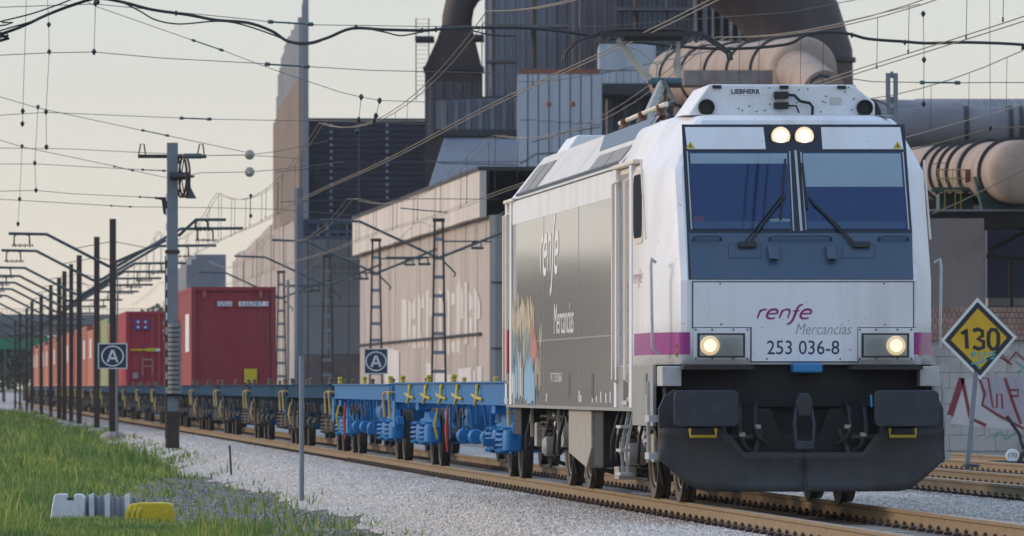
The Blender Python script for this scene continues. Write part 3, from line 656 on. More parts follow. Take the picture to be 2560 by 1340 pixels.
# air conditioning pack above the cab, second one at the rear
def ac_pack(yy, sgn, dz=0.0):
    mb = MB()
    A = [(-1.03, 4.03), (-.80, 4.355), (.70, 4.355), (.93, 4.17), (.93, 4.03)]
    B = [(-1.03, 4.03), (-.80, 4.355), (.70, 4.355), (.93, 4.17), (.93, 4.03)]
    mb.loft([[(x, yy, z+dz) for x, z in A], [(x, yy+sgn*1.5, z+dz) for x, z in B]], cap=True, closed=True)
    ac = part(mb, 'air_conditioner', 'white_paint', bevel=.02)
    fy = yy-sgn*.004
    for x in (-.83, .85):
        mb = MB(); mb.lathe([(.085, 0), (.085, -.05*sgn), (.072, -.052*sgn), (.072, -.01*sgn), (0, -.01*sgn)], (x if x < 0 else .82, fy, 4.115+dz), (0, 1, 0), 20); part(mb, 'vent', 'rubber', ac, smooth=True)
    for x in (-.72, -.02, .58):
        mb = MB(); mb.box(x-.045, x+.045, min(fy, fy-sgn*.02), max(fy, fy-sgn*.02), 4.31+dz, 4.345+dz); part(mb, 'bracket', 'rubber', ac)
    return ac
ac = ac_pack(1.15, 1)
x0 = -.60
mb = MB(); mb.box(x0+.02, x0+.34, 1.143, 1.147, 4.245, 4.315); part(mb, 'name_plate', 'logo_white', ac)
text_mesh('LIEBHERR', lambda a, b: (x0+.03+a, 1.1405, 4.256+b), .30, .05, 'lettering', 'logo_blue', ac, bold=.035)
mb = MB(); mb.box(.46, .58, 1.143, 1.147, 4.15, 4.22); part(mb, 'data_plate', 'lamp_glass', ac)
for zz in (4.245, 4.135):
    mb = MB(); mb.box(-.13, .02, 1.06, 1.15, zz-.035, zz+.035); part(mb, 'plug', 'rubber', ac, bevel=.01)
mb = MB(); mb.tube([(.0, 1.09, 4.245), (.08, 1.08, 4.24), (.14, 1.08, 4.18), (.24, 1.08, 4.16), (.27, 1.08, 4.12), (.27, 1.10, 4.03)], .016, 8); part(mb, 'cable', 'rubber', ac, smooth=True)
mb = MB(); mb.tube([(.0, 1.09, 4.135), (.1, 1.08, 4.13), (.13, 1.1, 4.06)], .010, 8); part(mb, 'cable', 'rubber', ac, smooth=True)
for i in range(26):
    x, z = random.uniform(-.75, .8), random.uniform(4.06, 4.33); mb = MB(); mb.cyl((x, 1.149, z), (x, 1.143, z), .008, n=6); part(mb, 'rivet', 'line_dark', ac)
ac_pack(LEN-1.4, -1, .0)
# --- pantograph at y = 15.9
pt = 15.4
def pp(px, py, Y=88.6):
    d, u, z = at(px, py, Y); return Vector((d, u, z))
mb = MB()
for yy in (-.16, .16):
    L = [pp(1408, 152), pp(1412, 132), pp(1440, 105), pp(1476, 92), pp(1500, 82), pp(1540, 77), pp(1620, 75.5), pp(1700, 77), pp(1740, 84), pp(1765, 92), pp(1795, 112), pp(1822, 132), pp(1826, 152)]
    mb.tube([q+Vector((0, yy, 0)) for q in L], .020, 7)
pg = part(mb, 'pantograph_head', 'panto_dark', smooth=True)
mb = MB()
for yy in (-.16, .16): mb.bar(pp(1495, 86)+Vector((0, yy, 0)), pp(1742, 86)+Vector((0, yy, 0)), .06, .05)
mb.bar(pp(1560, 94), pp(1705, 94), .09, .08)
for px in (1500, 1520, 1728, 1745): mb.cyl(pp(px, 90)+Vector((0, -.2, 0)), pp(px, 100)+Vector((0, .2, 0)), .03, n=6)
part(mb, 'collector_strip', 'panto_dark', pg)
mb = MB(); mb.tube([pp(1543, 98), pp(1625, 200)], [.035, .052], 8); part(mb, 'upper_arm', 'panto_grey', smooth=True)
mb = MB(); mb.tube([pp(1695, 95), pp(1695, 196)], [.025, .038], 8); mb.tube([pp(1699, 110), pp(1684, 160), pp(1690, 196)], .012, 6); part(mb, 'upper_arm', 'panto_grey', smooth=True)
mb = MB(); mb.cyl(pp(1620, 203), pp(1705, 203), .045, n=12); part(mb, 'knee_tube', 'panto_teal')
mb = MB(); mb.cyl(pp(1630, 212), pp(1702, 212), .04, n=10); part(mb, 'knee_bracket', 'panto_dark')
base = Vector((-.35, 13.0, 4.18))
mb = MB(); mb.tube([pp(1655, 210), base], [.06, .085], 8); part(mb, 'lower_arm', 'panto_grey', smooth=True)
mb = MB(); mb.tube([pp(1668, 212), base+Vector((.3, .2, .05))], .025, 6); part(mb, 'guide_rod', 'panto_dark')
mb = MB(); mb.tube([pp(1572, 118), pp(1600, 128), pp(1625, 150), pp(1643, 162), pp(1655, 155), pp(1668, 135), pp(1680, 112)], .010, 5); mb.tube([pp(1643, 162), pp(1640, 200)], .010, 5); part(mb, 'shunt_cable', 'step_grey')
mb = MB(); mb.tube([pp(1660, 200), base+Vector((.5, .6, .5)), Vector((-.5, 9, 4.45)), Vector((-.7, 6, 4.3))], .022, 6); part(mb, 'roof_cable', 'rubber', smooth=True)
mb = MB(); mb.box(-.75, .75, 12.4, 12.55, 4.1, 4.2); mb.box(-.75, .75, 14.2, 14.35, 4.1, 4.2); mb.box(-.7, -.6, 12.4, 14.3, 4.12, 4.2); mb.box(.6, .7, 12.4, 14.3, 4.12, 4.2); part(mb, 'pantograph_base', 'panto_dark')
# --- front end below the nose
mb = MB(); mb.box(-1.36, 1.36, .12, 1.2, 1.02, 1.44); part(mb, 'buffer_beam', 'under_dark')
mb = MB(); mb.box(-1.05, 1.05, .5, 2.6, .30, 1.02); part(mb, 'front_underframe', 'under_dark')
for s_ in (-1, 1):
    xa, xb = sorted((s_*.50, s_*1.225))
    mb = MB(); mb.box(xa, xb, -.34, .10, 1.40, 1.437)
    for i in range(15): mb.box(xa+.02+i*.047, xa+.045+i*.047, -.345, .10, 1.437, 1.447)
    part(mb, 'footplate', 'rubber')
    mb = MB(); mb.box(s_*1.32-.10, s_*1.32+.10, -.12, .4, 1.23, 1.435); part(mb, 'footplate_bracket', 'step_grey', bevel=.01)
    bx = s_*1.02
    r = .06; poly = arc(bx+.33-r, 1.19-r, r, 0, 90, 4)+arc(bx-.33+r, 1.19-r, r, 90, 180, 4)+arc(bx-.33+r, .82+r, r, 180, 270, 4)+arc(bx+.33-r, .82+r, r, 270, 360, 4)
    mb = MB(); mb.prism(poly, lambda p, q, t: (p, t, q), -.62, -.585); bf = part(mb, 'buffer', 'buffer_black', bevel=.012)
    mb = MB(); mb.cyl((bx, -.59, 1.02), (bx, -.2, 1.02), .11, n=20); mb.cyl((bx, -.3, 1.02), (bx, .14, 1.02), .15, n=20); part(mb, 'shank', 'under_dark', bf, smooth=True)
    mb = MB(); mb.tube([(bx-.13, -.30, .80), (bx-.13, -.32, .72), (bx+.13, -.32, .72), (bx+.13, -.30, .80)], .017, 8); part(mb, 'shunter_handle', 'yellow', smooth=True)
    # plough wing
    mb = MB(); mb.prism([(s_*1.18, 1.14), (s_*1.30, 1.20), (s_*1.40, 1.13), (s_*1.46, 1.0), (s_*1.46, .45), (s_*1.18, .45)], lambda p, q, t: (p, t, q), -.16, -.10); part(mb, 'plough_wing', 'plough', bevel=.01)
    mb = MB(); mb.box(s_*1.22-.02, s_*1.22+.02, -.10, .5, .35, 1.1); part(mb, 'plough_bracket', 'under_dark')
    for zz in (.90, .52):
        mb = MB(); mb.box(s_*1.49-.06, s_*1.49+.06, -.06, .32, zz-.035, zz+.035); part(mb, 'cab_step', 'step_grey')
    mb = MB(); mb.box(s_*1.52-.015, s_*1.52+.015, .25, .30, .45, 1.28); part(mb, 'step_upright', 'step_grey')
    # hoses
    for k, (xx, zz) in enumerate(((.62, .62), (.78, .60), (.46, .70))):
        xh = s_*xx
        mb = MB(); mb.tube([(xh, -.05, 1.08), (xh+s_*.02, -.22, 1.0), (xh+s_*.03, -.28, .80), (xh-s_*.02, -.26, zz), (xh-s_*.10, -.22, zz-.05)], .028, 8); h = part(mb, 'brake_hose', 'rubber', smooth=True)
        mb = MB(); mb.box(xh-.03, xh+.03, -.30, -.20, zz+.10, zz+.14); part(mb, 'clamp', 'box_grey', h)
    mb = MB(); mb.tube([(s_*.72, -.12, 1.14), (s_*.72, -.16, 1.02)], .012, 6); part(mb, 'blue_tap', 'blue_hose')
    mb = MB(); mb.tube([(s_*.40, -.02, .80), (s_*.46, -.18, .62), (s_*.50, -.2, .50)], .03, 8); part(mb, 'hose_coupling', 'bogie_brown', smooth=True)
    mb = MB(); mb.box(s_*.62-.12, s_*.62+.12, -.24, -.20, .70, .74); part(mb, 'hose_bar', 'bogie_brown')
mb = MB(); mb.lathe([(0, 0), (.05, .01), (.06, .06), (.04, .10)], (-.66, -.24, .46), (0, 1, 0), 12); part(mb, 'red_coupling', 'orange', smooth=True)
# plough blade: two swept mouldboards meeting at a centre ridge, cut-out at the top middle
def blade(s_):
    rows = []
    for t in range(7):
        k = t/6; row = []
        for i in range(13):
            a = i/12; x = s_*1.462*a
            ztop = .56 if a < .42 else .56+.24*min(1, (a-.42)/.12)
            zbot = .165 if a < .72 else .165+.33*((a-.72)/.28)**1.2
            z = ztop+(zbot-ztop)*k
            y = -.44+.24*a + .05*math.sin(k*math.pi) - .05*k
            row.append((x, y, z))
        rows.append(row)
    mb = MB(); mb.loft(rows); return part(mb, 'plough_blade', 'plough', smooth=True, solid=.02)
blade(-1); blade(1)
mb = MB(); mb.tube([(0, -.452, .50), (0, -.425, .33), (0, -.50, .165)], .008, 6); part(mb, 'plough_ridge', 'buffer_black')
mb = MB(); mb.prism([(-.75, .55), (.75, .55), (.66, 1.02), (.30, 1.0), (.2, .75), (-.2, .75), (-.30, 1.0), (-.66, 1.02)], lambda p, q, t: (p, t, q), -.06, -.02); part(mb, 'coupler_pocket', 'under_dark')
# drawhook and screw coupling
mb = MB(); mb.prism([(-.06, .92), (.06, .92), (.09, 1.06), (.05, 1.16), (-.05, 1.16), (-.09, 1.06)], lambda p, q, t: (p, t, q), -.42, -.05); part(mb, 'drawhook', 'buffer_black', bevel=.02)
for s_ in (-1, 1):
    mb = MB(); mb.tube([(s_*.07, -.36, 1.02), (s_*.10, -.40, .85), (s_*.09, -.42, .68), (s_*.05, -.42, .60)], .022, 8); part(mb, 'coupling_link', 'buffer_black', smooth=True)
mb = MB(); mb.box(-.10, .10, -.46, -.38, .58, .68); part(mb, 'coupling_nut', 'buffer_black', bevel=.02)
x0, z0 = front(1977, 908); x1, z1 = front(2050, 932)
mb = MB(); mb.box(x0, x1, -.22, .05, z1, z0); part(mb, 'blue_socket', 'blue_box', bevel=.02)
mb = MB(); mb.box(-1.25, 1.25, .2, .6, .55, 1.05); part(mb, 'pocket_back', 'under_dark')
# rear buffers
for s_ in (-1, 1):
    mb = MB(); mb.cyl((s_*1.0, LEN, 1.03), (s_*1.0, LEN+.5, 1.03), .12, n=16); mb.cyl((s_*1.0, LEN+.5, 1.03), (s_*1.0, LEN+.54, 1.03), .26, n=20); part(mb, 'buffer', 'buffer_black')
mb = MB(); mb.box(-1.35, 1.35, LEN-1.1, LEN-.02, .62, 1.02); part(mb, 'rear_underframe', 'under_dark')
# --- bogies
def loco_wheel(parent, x, y, s_):
    r = .61
    mb = MB(); mb.lathe([(.10, -.02), (.16, -.035), (.22, -.02), (.46, .01), (.50, -.055), (r-.005, -.065), (r, -.05), (r, .055), (r+.028, .065), (r+.028, .085), (.5, .09), (.1, .06)], (x, y, r), (s_*-1*-1 if False else -s_, 0, 0), 40)
    wv = mb.build('wheel', 'wheel_steel', parent, smooth=True)
    mb = MB(); mb.lathe([(.445, -.0345), (.452, -.036), (.462, -.036), (.468, -.034)], (x, y, r), (-s_, 0, 0), 40); mb.build('rim_ring', 'step_grey', wv, smooth=True)
    return wv
def loco_bogie(yc):
    bg = MB(); bg.box(-.62, .62, yc-1.9, yc+1.9, .50, .86); b = part(bg, 'bogie', 'bogie_brown')
    for s_ in (-1, 1):
        mb = MB(); mb.prism([(yc-2.05, .62), (yc-2.05, .86), (yc-.9, .93), (yc+.9, .93), (yc+2.05, .86), (yc+2.05, .62), (yc+1.6, .52), (yc+.8, .44), (yc-.8, .44), (yc-1.6, .52)], lambda p, q, t: (s_*t, p, q), .99, 1.14); mb.build('side_frame', 'bogie_brown', b, bevel=.02)
        for dy in (-1.3, 1.3):
            loco_wheel(b, s_*.86, yc+dy, s_)
            mb = MB(); mb.lathe([(0, .30), (.12, .30), (.15, .26), (.17, .1), (.17, 0)], (s_*.95, yc+dy, .61), (s_, 0, 0), 18); mb.build('axle_box', 'bogie_brown', b, smooth=True)
            for q in (-.30, .30):
                mb = MB(); mb.tube([(s_*1.16+.085*math.cos(t*.55), yc+dy+q+.085*math.sin(t*.55), .58+t*.0068) for t in range(48)], .018, 5); mb.build('primary_spring', 'bogie_brown', b, smooth=True)
            mb = MB(); mb.tube([(s_*.95, yc+dy-.72, .9), (s_*.93, yc+dy-.75, .4), (s_*.88, yc+dy-.68, .16)], .022, 6); mb.build('sand_pipe', 'rubber', b)
        for q in (-.38, .38):
            mb = MB(); mb.lathe([(.13, 0), (.19, .03), (.15, .08), (.19, .12), (.15, .17), (.19, .21), (.15, .26), (.14, .34)], (s_*1.10, yc+q, .80), (0, 0, 1), 20); mb.build('secondary_spring', 'rubber', b, smooth=True)
        mb = MB(); mb.cyl((s_*1.20, yc-1.0, .60), (s_*1.20, yc-.3, .78), .055, n=12); mb.cyl((s_*1.20, yc-.3, .78), (s_*1.20, yc+.1, .88), .035, n=10); mb.build('yaw_damper', 'step_grey', b, smooth=True)
        mb = MB(); mb.lathe([(0, 0), (.10, .0), (.12, .04), (.12, .2), (.08, .24), (0, .24)], (s_*1.14, yc-.15, .50), (s_, 0, 0), 16); mb.build('brake_unit', 'box_grey', b, smooth=True)
        # guard irons and curved pipes
        mb = MB(); mb.tube([(s_*1.2, yc-.6, .95), (s_*1.28, yc-.8, .7), (s_*1.28, yc-.6, .42), (s_*1.22, yc-.1, .36), (s_*1.2, yc+.3, .5)], .018, 6); mb.build('pipe', 'rubber', b, smooth=True)
        mb = MB(); mb.tube([(s_*1.2, yc+.5, .95), (s_*1.30, yc+.45, .6), (s_*1.28, yc+.7, .42), (s_*1.22, yc+1.0, .55)], .018, 6); mb.build('pipe', 'rubber', b, smooth=True)
    mb = MB(); mb.cyl((-.8, yc-1.3, .61), (.8, yc-1.3, .61), .09, n=12); mb.cyl((-.8, yc+1.3, .61), (.8, yc+1.3, .61), .09, n=12); mb.build('axle', 'wheel_steel', b)
    for q in (-1, 1):
        mb = MB(); mb.cyl((-.5, yc+q*.62, .60), (.5, yc+q*.62, .60), .36, n=24); mb.build('traction_motor', 'under_dark', b, smooth=True)
loco_bogie(4.3); loco_bogie(14.6)
# underfloor equipment between and around the bogies
for s_ in (-1, 1):
    def pr(mb, name, m, **k): return part(mb, name, m, **k)
    mb = MB(); mb.prism([(8.1, .98), (10.9, .98), (10.9, .45), (8.7, .30), (8.1, .52)], lambda p, q, t: (s_*t, p, q), .75, 1.38); part(mb, 'equipment_box', 'box_grey', bevel=.02)
    mb = MB(); mb.box(s_*1.10-.26, s_*1.10+.26, 6.9, 7.9, .32, .97); part(mb, 'battery_box', 'under_dark', bevel=.02)
    mb = MB(); mb.box(s_*1.15-.10, s_*1.15+.10, 6.2, 6.7, .20, .34); part(mb, 'step_box', 'box_grey', bevel=.01)
    mb = MB(); mb.cyl((s_*1.12, 11.2, .68), (s_*1.12, 12.1, .68), .22, n=20); part(mb, 'air_reservoir', 'under_dark', smooth=True)
    # boarding ladder below the door
    mb = MB(); mb.bar((s_*1.40, 3.0, .97), (s_*1.48, 3.0, .55), .03, .03); mb.bar((s_*1.48, 3.0, .55), (s_*1.46, 3.0, .28), .03, .03); mb.bar((s_*1.40, 3.5, .97), (s_*1.48, 3.5, .55), .03, .03); mb.bar((s_*1.48, 3.5, .55), (s_*1.46, 3.5, .28), .03, .03); ld = part(mb, 'ladder', 'step_grey')
    for zz in (.80, .55, .30):
        mb = MB(); mb.box(s_*1.46-.08, s_*1.46+.05, 3.0, 3.5, zz-.015, zz+.015); part(mb, 'rung', 'step_grey', ld)
    for yy, zz in ((2.2, .55), (5.9, .60), (12.8, .62), (16.6, .60)):
        mb = MB(); mb.box(s_*1.22-.05, s_*1.22+.05, yy, yy+.3, zz-.12, zz+.18); part(mb, 'junction_box', 'box_grey', bevel=.015)
    for yy in (5.4, 6.0, 11.0, 12.6, 17.2):
        mb = MB(); mb.tube([(s_*1.25, yy, .98), (s_*1.33, yy+.1, .62), (s_*1.30, yy+.45, .42), (s_*1.2, yy+.6, .55)], .022, 6); part(mb, 'cable_loop', 'rubber', smooth=True)
    for yy, l in ((7.5, .45), (13.1, .4), (16.9, .38)):
        mb = MB(); mb.bar((s_*1.3, yy, .98), (s_*1.3, yy, .98-l), .035, .035); part(mb, 'hanger_bar', 'box_grey')
# U-shaped guard beams across the track, seen as crescents under the side
for yy in (1.75, 6.9, 12.0, 17.0):
    pr_ = [(-1.30, .86), (-1.27, .66), (-1.18, .46), (-1.0, .29), (-.75, .20), (-.4, .165), (0, .16)]; pr_ = pr_+[(-x, z) for x, z in reversed(pr_[:-1])]
    mb = MB(); mb.loft([[(x, yy+dy, z+dz) for x, z in pr_] for dy, dz in ((0, 0), (.16, .02))]); part(mb, 'guard_beam', 'guard_olive', smooth=True, solid=.035)
for yy in (1.9, 5.95, 12.2):
    mb = MB(); mb.tube([(-.98+.0*t, yy+.2+.72*math.cos(math.radians(200+t*14))*.5, .80+.62*math.sin(math.radians(200+t*14))*1.0) for t in range(8)], .05, 6)
# ================================================================== container wagons
mat('wagon_blue', (.006, .125, .34), .6, var=.10, scale=3, dirt=(.03, .10, .2), dirt_amt=.4)
mat('wagon_blue_light', (.03, .20, .46), .38, var=.08, scale=3)
mat('wagon_dirty', (.010, .050, .105), .8, spec=.1, var=.3, scale=3, dirt=(.06, .045, .033), dirt_amt=.85)
mat('bogie_blue', (.010, .155, .40), .5, spec=.3, var=.12, scale=4, dirt=(.02, .06, .14), dirt_amt=.5)
mat('bogie_dirty', (.040, .036, .033), .7, var=.3, scale=4, dirt=(.09, .065, .045), dirt_amt=.7)
mat('lock_yellow', (.42, .34, .02), .5, var=.2, scale=8, dirt=(.15, .12, .03), dirt_amt=.5)
mat('lock_dirty', (.11, .095, .055), .7, var=.3)
mat('rail_yellow', (.52, .38, .13), .55, var=.15)
mat('tyre_dark', (.035, .032, .030), .55, .2, var=.3, scale=5, dirt=(.08, .06, .045), dirt_amt=.5)
def make_wagon(clean, L=16.6):
    zs0, zs1 = (1.0, 1.275) if clean == 1 else (1.03, 1.255); levers = (6.2, 9.9, 13.1, 16.4, 20.0) if clean == 1 else (); spig = (1.6, 12.0, 17.2, 23.2) if clean == 1 else (1.0, 8.0, 15.4)
    fm = 'wagon_blue' if clean else 'wagon_dirty'; bm_ = 'bogie_blue' if clean else 'bogie_dirty'; lm = 'lock_yellow' if clean else 'lock_dirty'
    t = thing('container_wagon', 'x', 'wagon', (0, 0, 0), 0)
    for s_ in (-1, 1):
        mb = MB(); mb.box(s_*1.16-.05, s_*1.16+.05, .25, L-.25, zs0, zs1); mb.box(s_*1.16-.09, s_*1.16+.09, .25, L-.25, zs1, zs1+.022); mb.box(s_*1.16-.09, s_*1.16+.09, .25, L-.25, zs0-.022, zs0); mb.build('side_sill', fm, t)
        mb = MB(); mb.prism([(5.2, .955), (L-7.2, .955), (L-8.2, .66), (6.2, .66)], lambda p, q, u: (s_*u, p, q), .42, .48); mb.build('centre_web', fm, t)
        for i, yy in enumerate(sorted(levers+spig)):
            if yy in spig:
                mb = MB(); mb.cyl((s_*1.16, yy, 1.285), (s_*1.16, yy, 1.36), .045, .035, n=10); mb.lathe([(.03, 0), (.05, .02), (.045, .05), (0, .065)], (s_*1.16, yy, 1.35), (0, 0, 1), 10); mb.build('spigot', lm, t, smooth=True)
            if yy in levers:
                mb = MB(); x = s_*1.25
                mb.tube([(x, yy+.10, 1.24), (x+s_*.02, yy, 1.16), (x+s_*.03, yy-.12, 1.05), (x+s_*.06, yy-.05, .97)], [.034, .024, .03, .018], 7); mb.tube([(x-s_*.02, yy-.45, 1.05), (x+s_*.04, yy, 1.08), (x+s_*.06, yy+.4, 1.12)], [.02, .027, .018], 7)
                mb.build('locking_lever', lm, t, smooth=True)
    for yy in (.15, L-.15):
        mb = MB(); mb.box(-1.2, 1.2, yy-.10, yy+.10, .86, 1.255); mb.build('end_beam', fm, t, bevel=.01)
    for yy in (1.9, 5.6, L/2, L-5.6, L-1.9):
        mb = MB(); mb.box(-1.1, 1.1, yy-.12, yy+.12, .90, 1.15); mb.build('cross_beam', fm, t)
    mb = MB(); mb.box(-1.02, 1.02, 7.0, 7.06, .60, .70); mb.box(-1.02, 1.02, 11.4, 11.46, .6, .7); mb.build('brake_shaft', fm, t)
    # air reservoirs end-on, brake gear panel
    for s_ in (-1, 1):
        for xx, yy in (((.78, 15.2), (.84, 11.0)) if clean == 1 else ((.86, 5.2), (.38, 7.2))):
            mb = MB(); mb.lathe([(0, -.06), (.12, -.045), (.2, 0), (.215, .05), (.215, 1.1), (.2, 1.16), (0, 1.2)], (s_*xx, yy, .80), (0, 1, 0), 20); rs = mb.build('air_reservoir', fm, t, smooth=True)
            mb = MB(); mb.lathe([(.222, .1), (.222, .16)], (s_*xx, yy, .80), (0, 1, 0), 20); mb.build('strap', 'step_grey' if clean else 'bogie_dirty', rs)
        mb = MB(); mb.box(s_*1.05-.28, s_*1.05+.12, 4.3, 4.5, .42, .52); mb.build('gear_beam', fm, t)
        mb = MB(); mb.tube([(s_*1.30, .35, .72), (s_*1.32, .35, 1.10), (s_*1.32, .05, 1.13), (s_*.72, -.02, 1.13), (s_*.72, .0, .95)], .022, 6); mb.build('end_handrail', 'rail_yellow', t, smooth=True)
        mb = MB(); mb.tube([(s_*1.30, L-.35, .72), (s_*1.32, L-.35, 1.10), (s_*1.32, L-.05, 1.13), (s_*.72, L+.02, 1.13), (s_*.72, L, .95)], .022, 6); mb.build('end_handrail', 'rail_yellow', t, smooth=True)
        mb = MB(); mb.box(s_*1.26-.012, s_*1.26+.012, L-1.0, L-.55, .58, 1.0); mb.build('step_plate', 'wagon_blue_light' if clean else fm, t)
        mb = MB(); mb.box(s_*1.215-.005, s_*1.215+.012, .30, .52, 1.10, 1.19); mb.build('reflector_patch', 'red_paint', t)
        # tools hung low on the side: lever with red handle, valve
        mb = MB(); mb.tube([(s_*1.32, 11.0, .95), (s_*1.34, 11.0, .62), (s_*1.33, 11.0, .28)], [.012, .03, .012], 8); mb.build('brake_lever', 'red_paint' if clean else 'bogie_dirty', t, smooth=True)
        mb = MB(); mb.tube([(s_*1.30, 13.4, .9), (s_*1.34, 13.4, .66), (s_*1.30, 13.4, .45)], [.012, .024, .012], 8); mb.build('valve_handle', 'lock_yellow' if clean else 'rail_yellow', t, smooth=True)
        mb = MB(); mb.tube([(s_*1.22, 9.2+k*.16, .78+.14*math.sin(k*.9)) for k in range(12)], .02, 6); mb.build('brake_pipe', 'rubber', t, smooth=True)
    for s_ in (-1, 1):
        for k in range(7):
            yy = 4.6+k*1.25; mb = MB(); mb.cyl((s_*1.20, yy, zs0), (s_*(1.20-.05*(k % 2)), yy+.05, .46+.12*(k % 3)), .016, n=6); mb.build('hanger_rod', bm_ if clean else 'rubber', t)
        for k in range(3):
            mb = MB(); mb.lathe([(0, 0), (.09, .01), (.11, .05), (.11, .26), (.05, .3)], (s_*1.12, 6.0+k*2.2, .52), (0, 1, .0), 12); mb.build('brake_cylinder', bm_, t, smooth=True)
    # bogies
    for yc in ((4.0, 19.0) if clean == 1 else (2.1, L-2.1)):
        mb = MB(); mb.box(-.95, .95, yc-.16, yc+.16, .66, .86); b = mb.build('bogie', bm_, t)
        mb = MB(); mb.cyl((0, yc, .80), (0, yc, .94), .24, n=16); mb.build('centre_pivot', bm_, b)
        for s_ in (-1, 1):
            mb = MB(); mb.prism([(yc-1.45, .60), (yc-1.35, .72), (yc-.55, .74), (yc-.4, .84), (yc+.4, .84), (yc+.55, .74), (yc+1.35, .72), (yc+1.45, .60), (yc+.5, .56), (yc+.38, .42), (yc-.38, .42), (yc-.5, .56)], lambda p, q, u: (s_*u, p, q), .95, 1.07); mb.build('side_frame', bm_, b, bevel=.012)
            mb = MB(); mb.box(s_*1.12-.10, s_*1.12+.06, yc-.30, yc+.30, .86, .98); mb.build('side_bearer', bm_, b, bevel=.012)
            for dy in (-.9, .9):
                r = .45
                mb = MB(); mb.lathe([(.09, -.02), (.2, -.025), (.34, .0), (.37, -.05), (r, -.06), (r, .05), (r+.03, .06), (r+.03, .075), (.36, .08), (.09, .05)], (s_*.86, yc+dy, r), (-s_, 0, 0), 32); mb.build('wheel', 'tyre_dark', b, smooth=True)
                mb = MB(); mb.lathe([(0, .22), (.10, .22), (.13, .19), (.14, 0)], (s_*.97, yc+dy, .45), (s_, 0, 0), 14); mb.build('axle_box', bm_, b, smooth=True)
                mb = MB(); mb.lathe([(.06, .16), (.125, .14), (.14, .08), (.14, -.12), (.11, -.14)], (s_*1.06, yc+dy-.36, .50), (0, 0, 1), 14); mb.build('spring_cup', bm_, b, smooth=True)
                for q in (-.24, .24):
                    mb = MB(); mb.tube([(s_*1.14+.088*math.cos(k*.6), yc+dy+q+.088*math.sin(k*.6), .33+k*.0068) for k in range(48)], .023, 5); mb.build('coil_spring', bm_, b, smooth=True)
                    mb = MB(); mb.lathe([(.10, 0), (.10, .03), (.03, .04)], (s_*1.12, yc+dy+q, .645), (0, 0, 1), 12); mb.build('spring_seat', bm_, b)
        for dy in (-.9, .9):
            mb = MB(); mb.cyl((-.8, yc+dy, .45), (.8, yc+dy, .45), .075, n=10); mb.build('axle', 'tyre_dark', b)
            mb = MB(); mb.box(-.8, .8, yc+dy*.42-.05, yc+dy*.42+.05, .34, .44); mb.build('brake_beam', bm_, b)
    return t
wag_clean = make_wagon(1, 24.6); wag_second = make_wagon(2); wag_dirty = make_wagon(0)
def prune(o):                                      # far wagons do not show their small fittings
    for c in list(o.children):
        if c.name.split('.')[0] in ('brake_pipe', 'reflector_patch', 'centre_web', 'brake_shaft', 'cross_beam', 'valve_handle', 'gear_beam', 'strap', 'step_plate', 'brake_beam', 'axle', 'spring_seat', 'centre_pivot', 'side_bearer'): bpy.data.objects.remove(c)
        else: prune(c)
u = 20.05; NW = 26
for i in range(NW):
    src = (wag_clean, wag_second, wag_dirty)[min(i, 2)]
    t = src if i < 3 else copy_tree(src)
    t.location = TF(0, u, 0); t.rotation_euler = (0, 0, ANG)
    if i == 0: t['label'] = 'clean bright blue container wagon with yellow locks, coupled right behind the locomotive'
    elif i == 1: t['label'] = 'clean bright blue container wagon with red brake lever, second behind the locomotive'
    else: t['label'] = 'grimy dark blue container wagon, %s behind the locomotive' % ORD[i]
    t['group'] = 'container wagons of the freight train'
    if i > 12: prune(t)
    u += 25.3 if i == 0 else 17.35
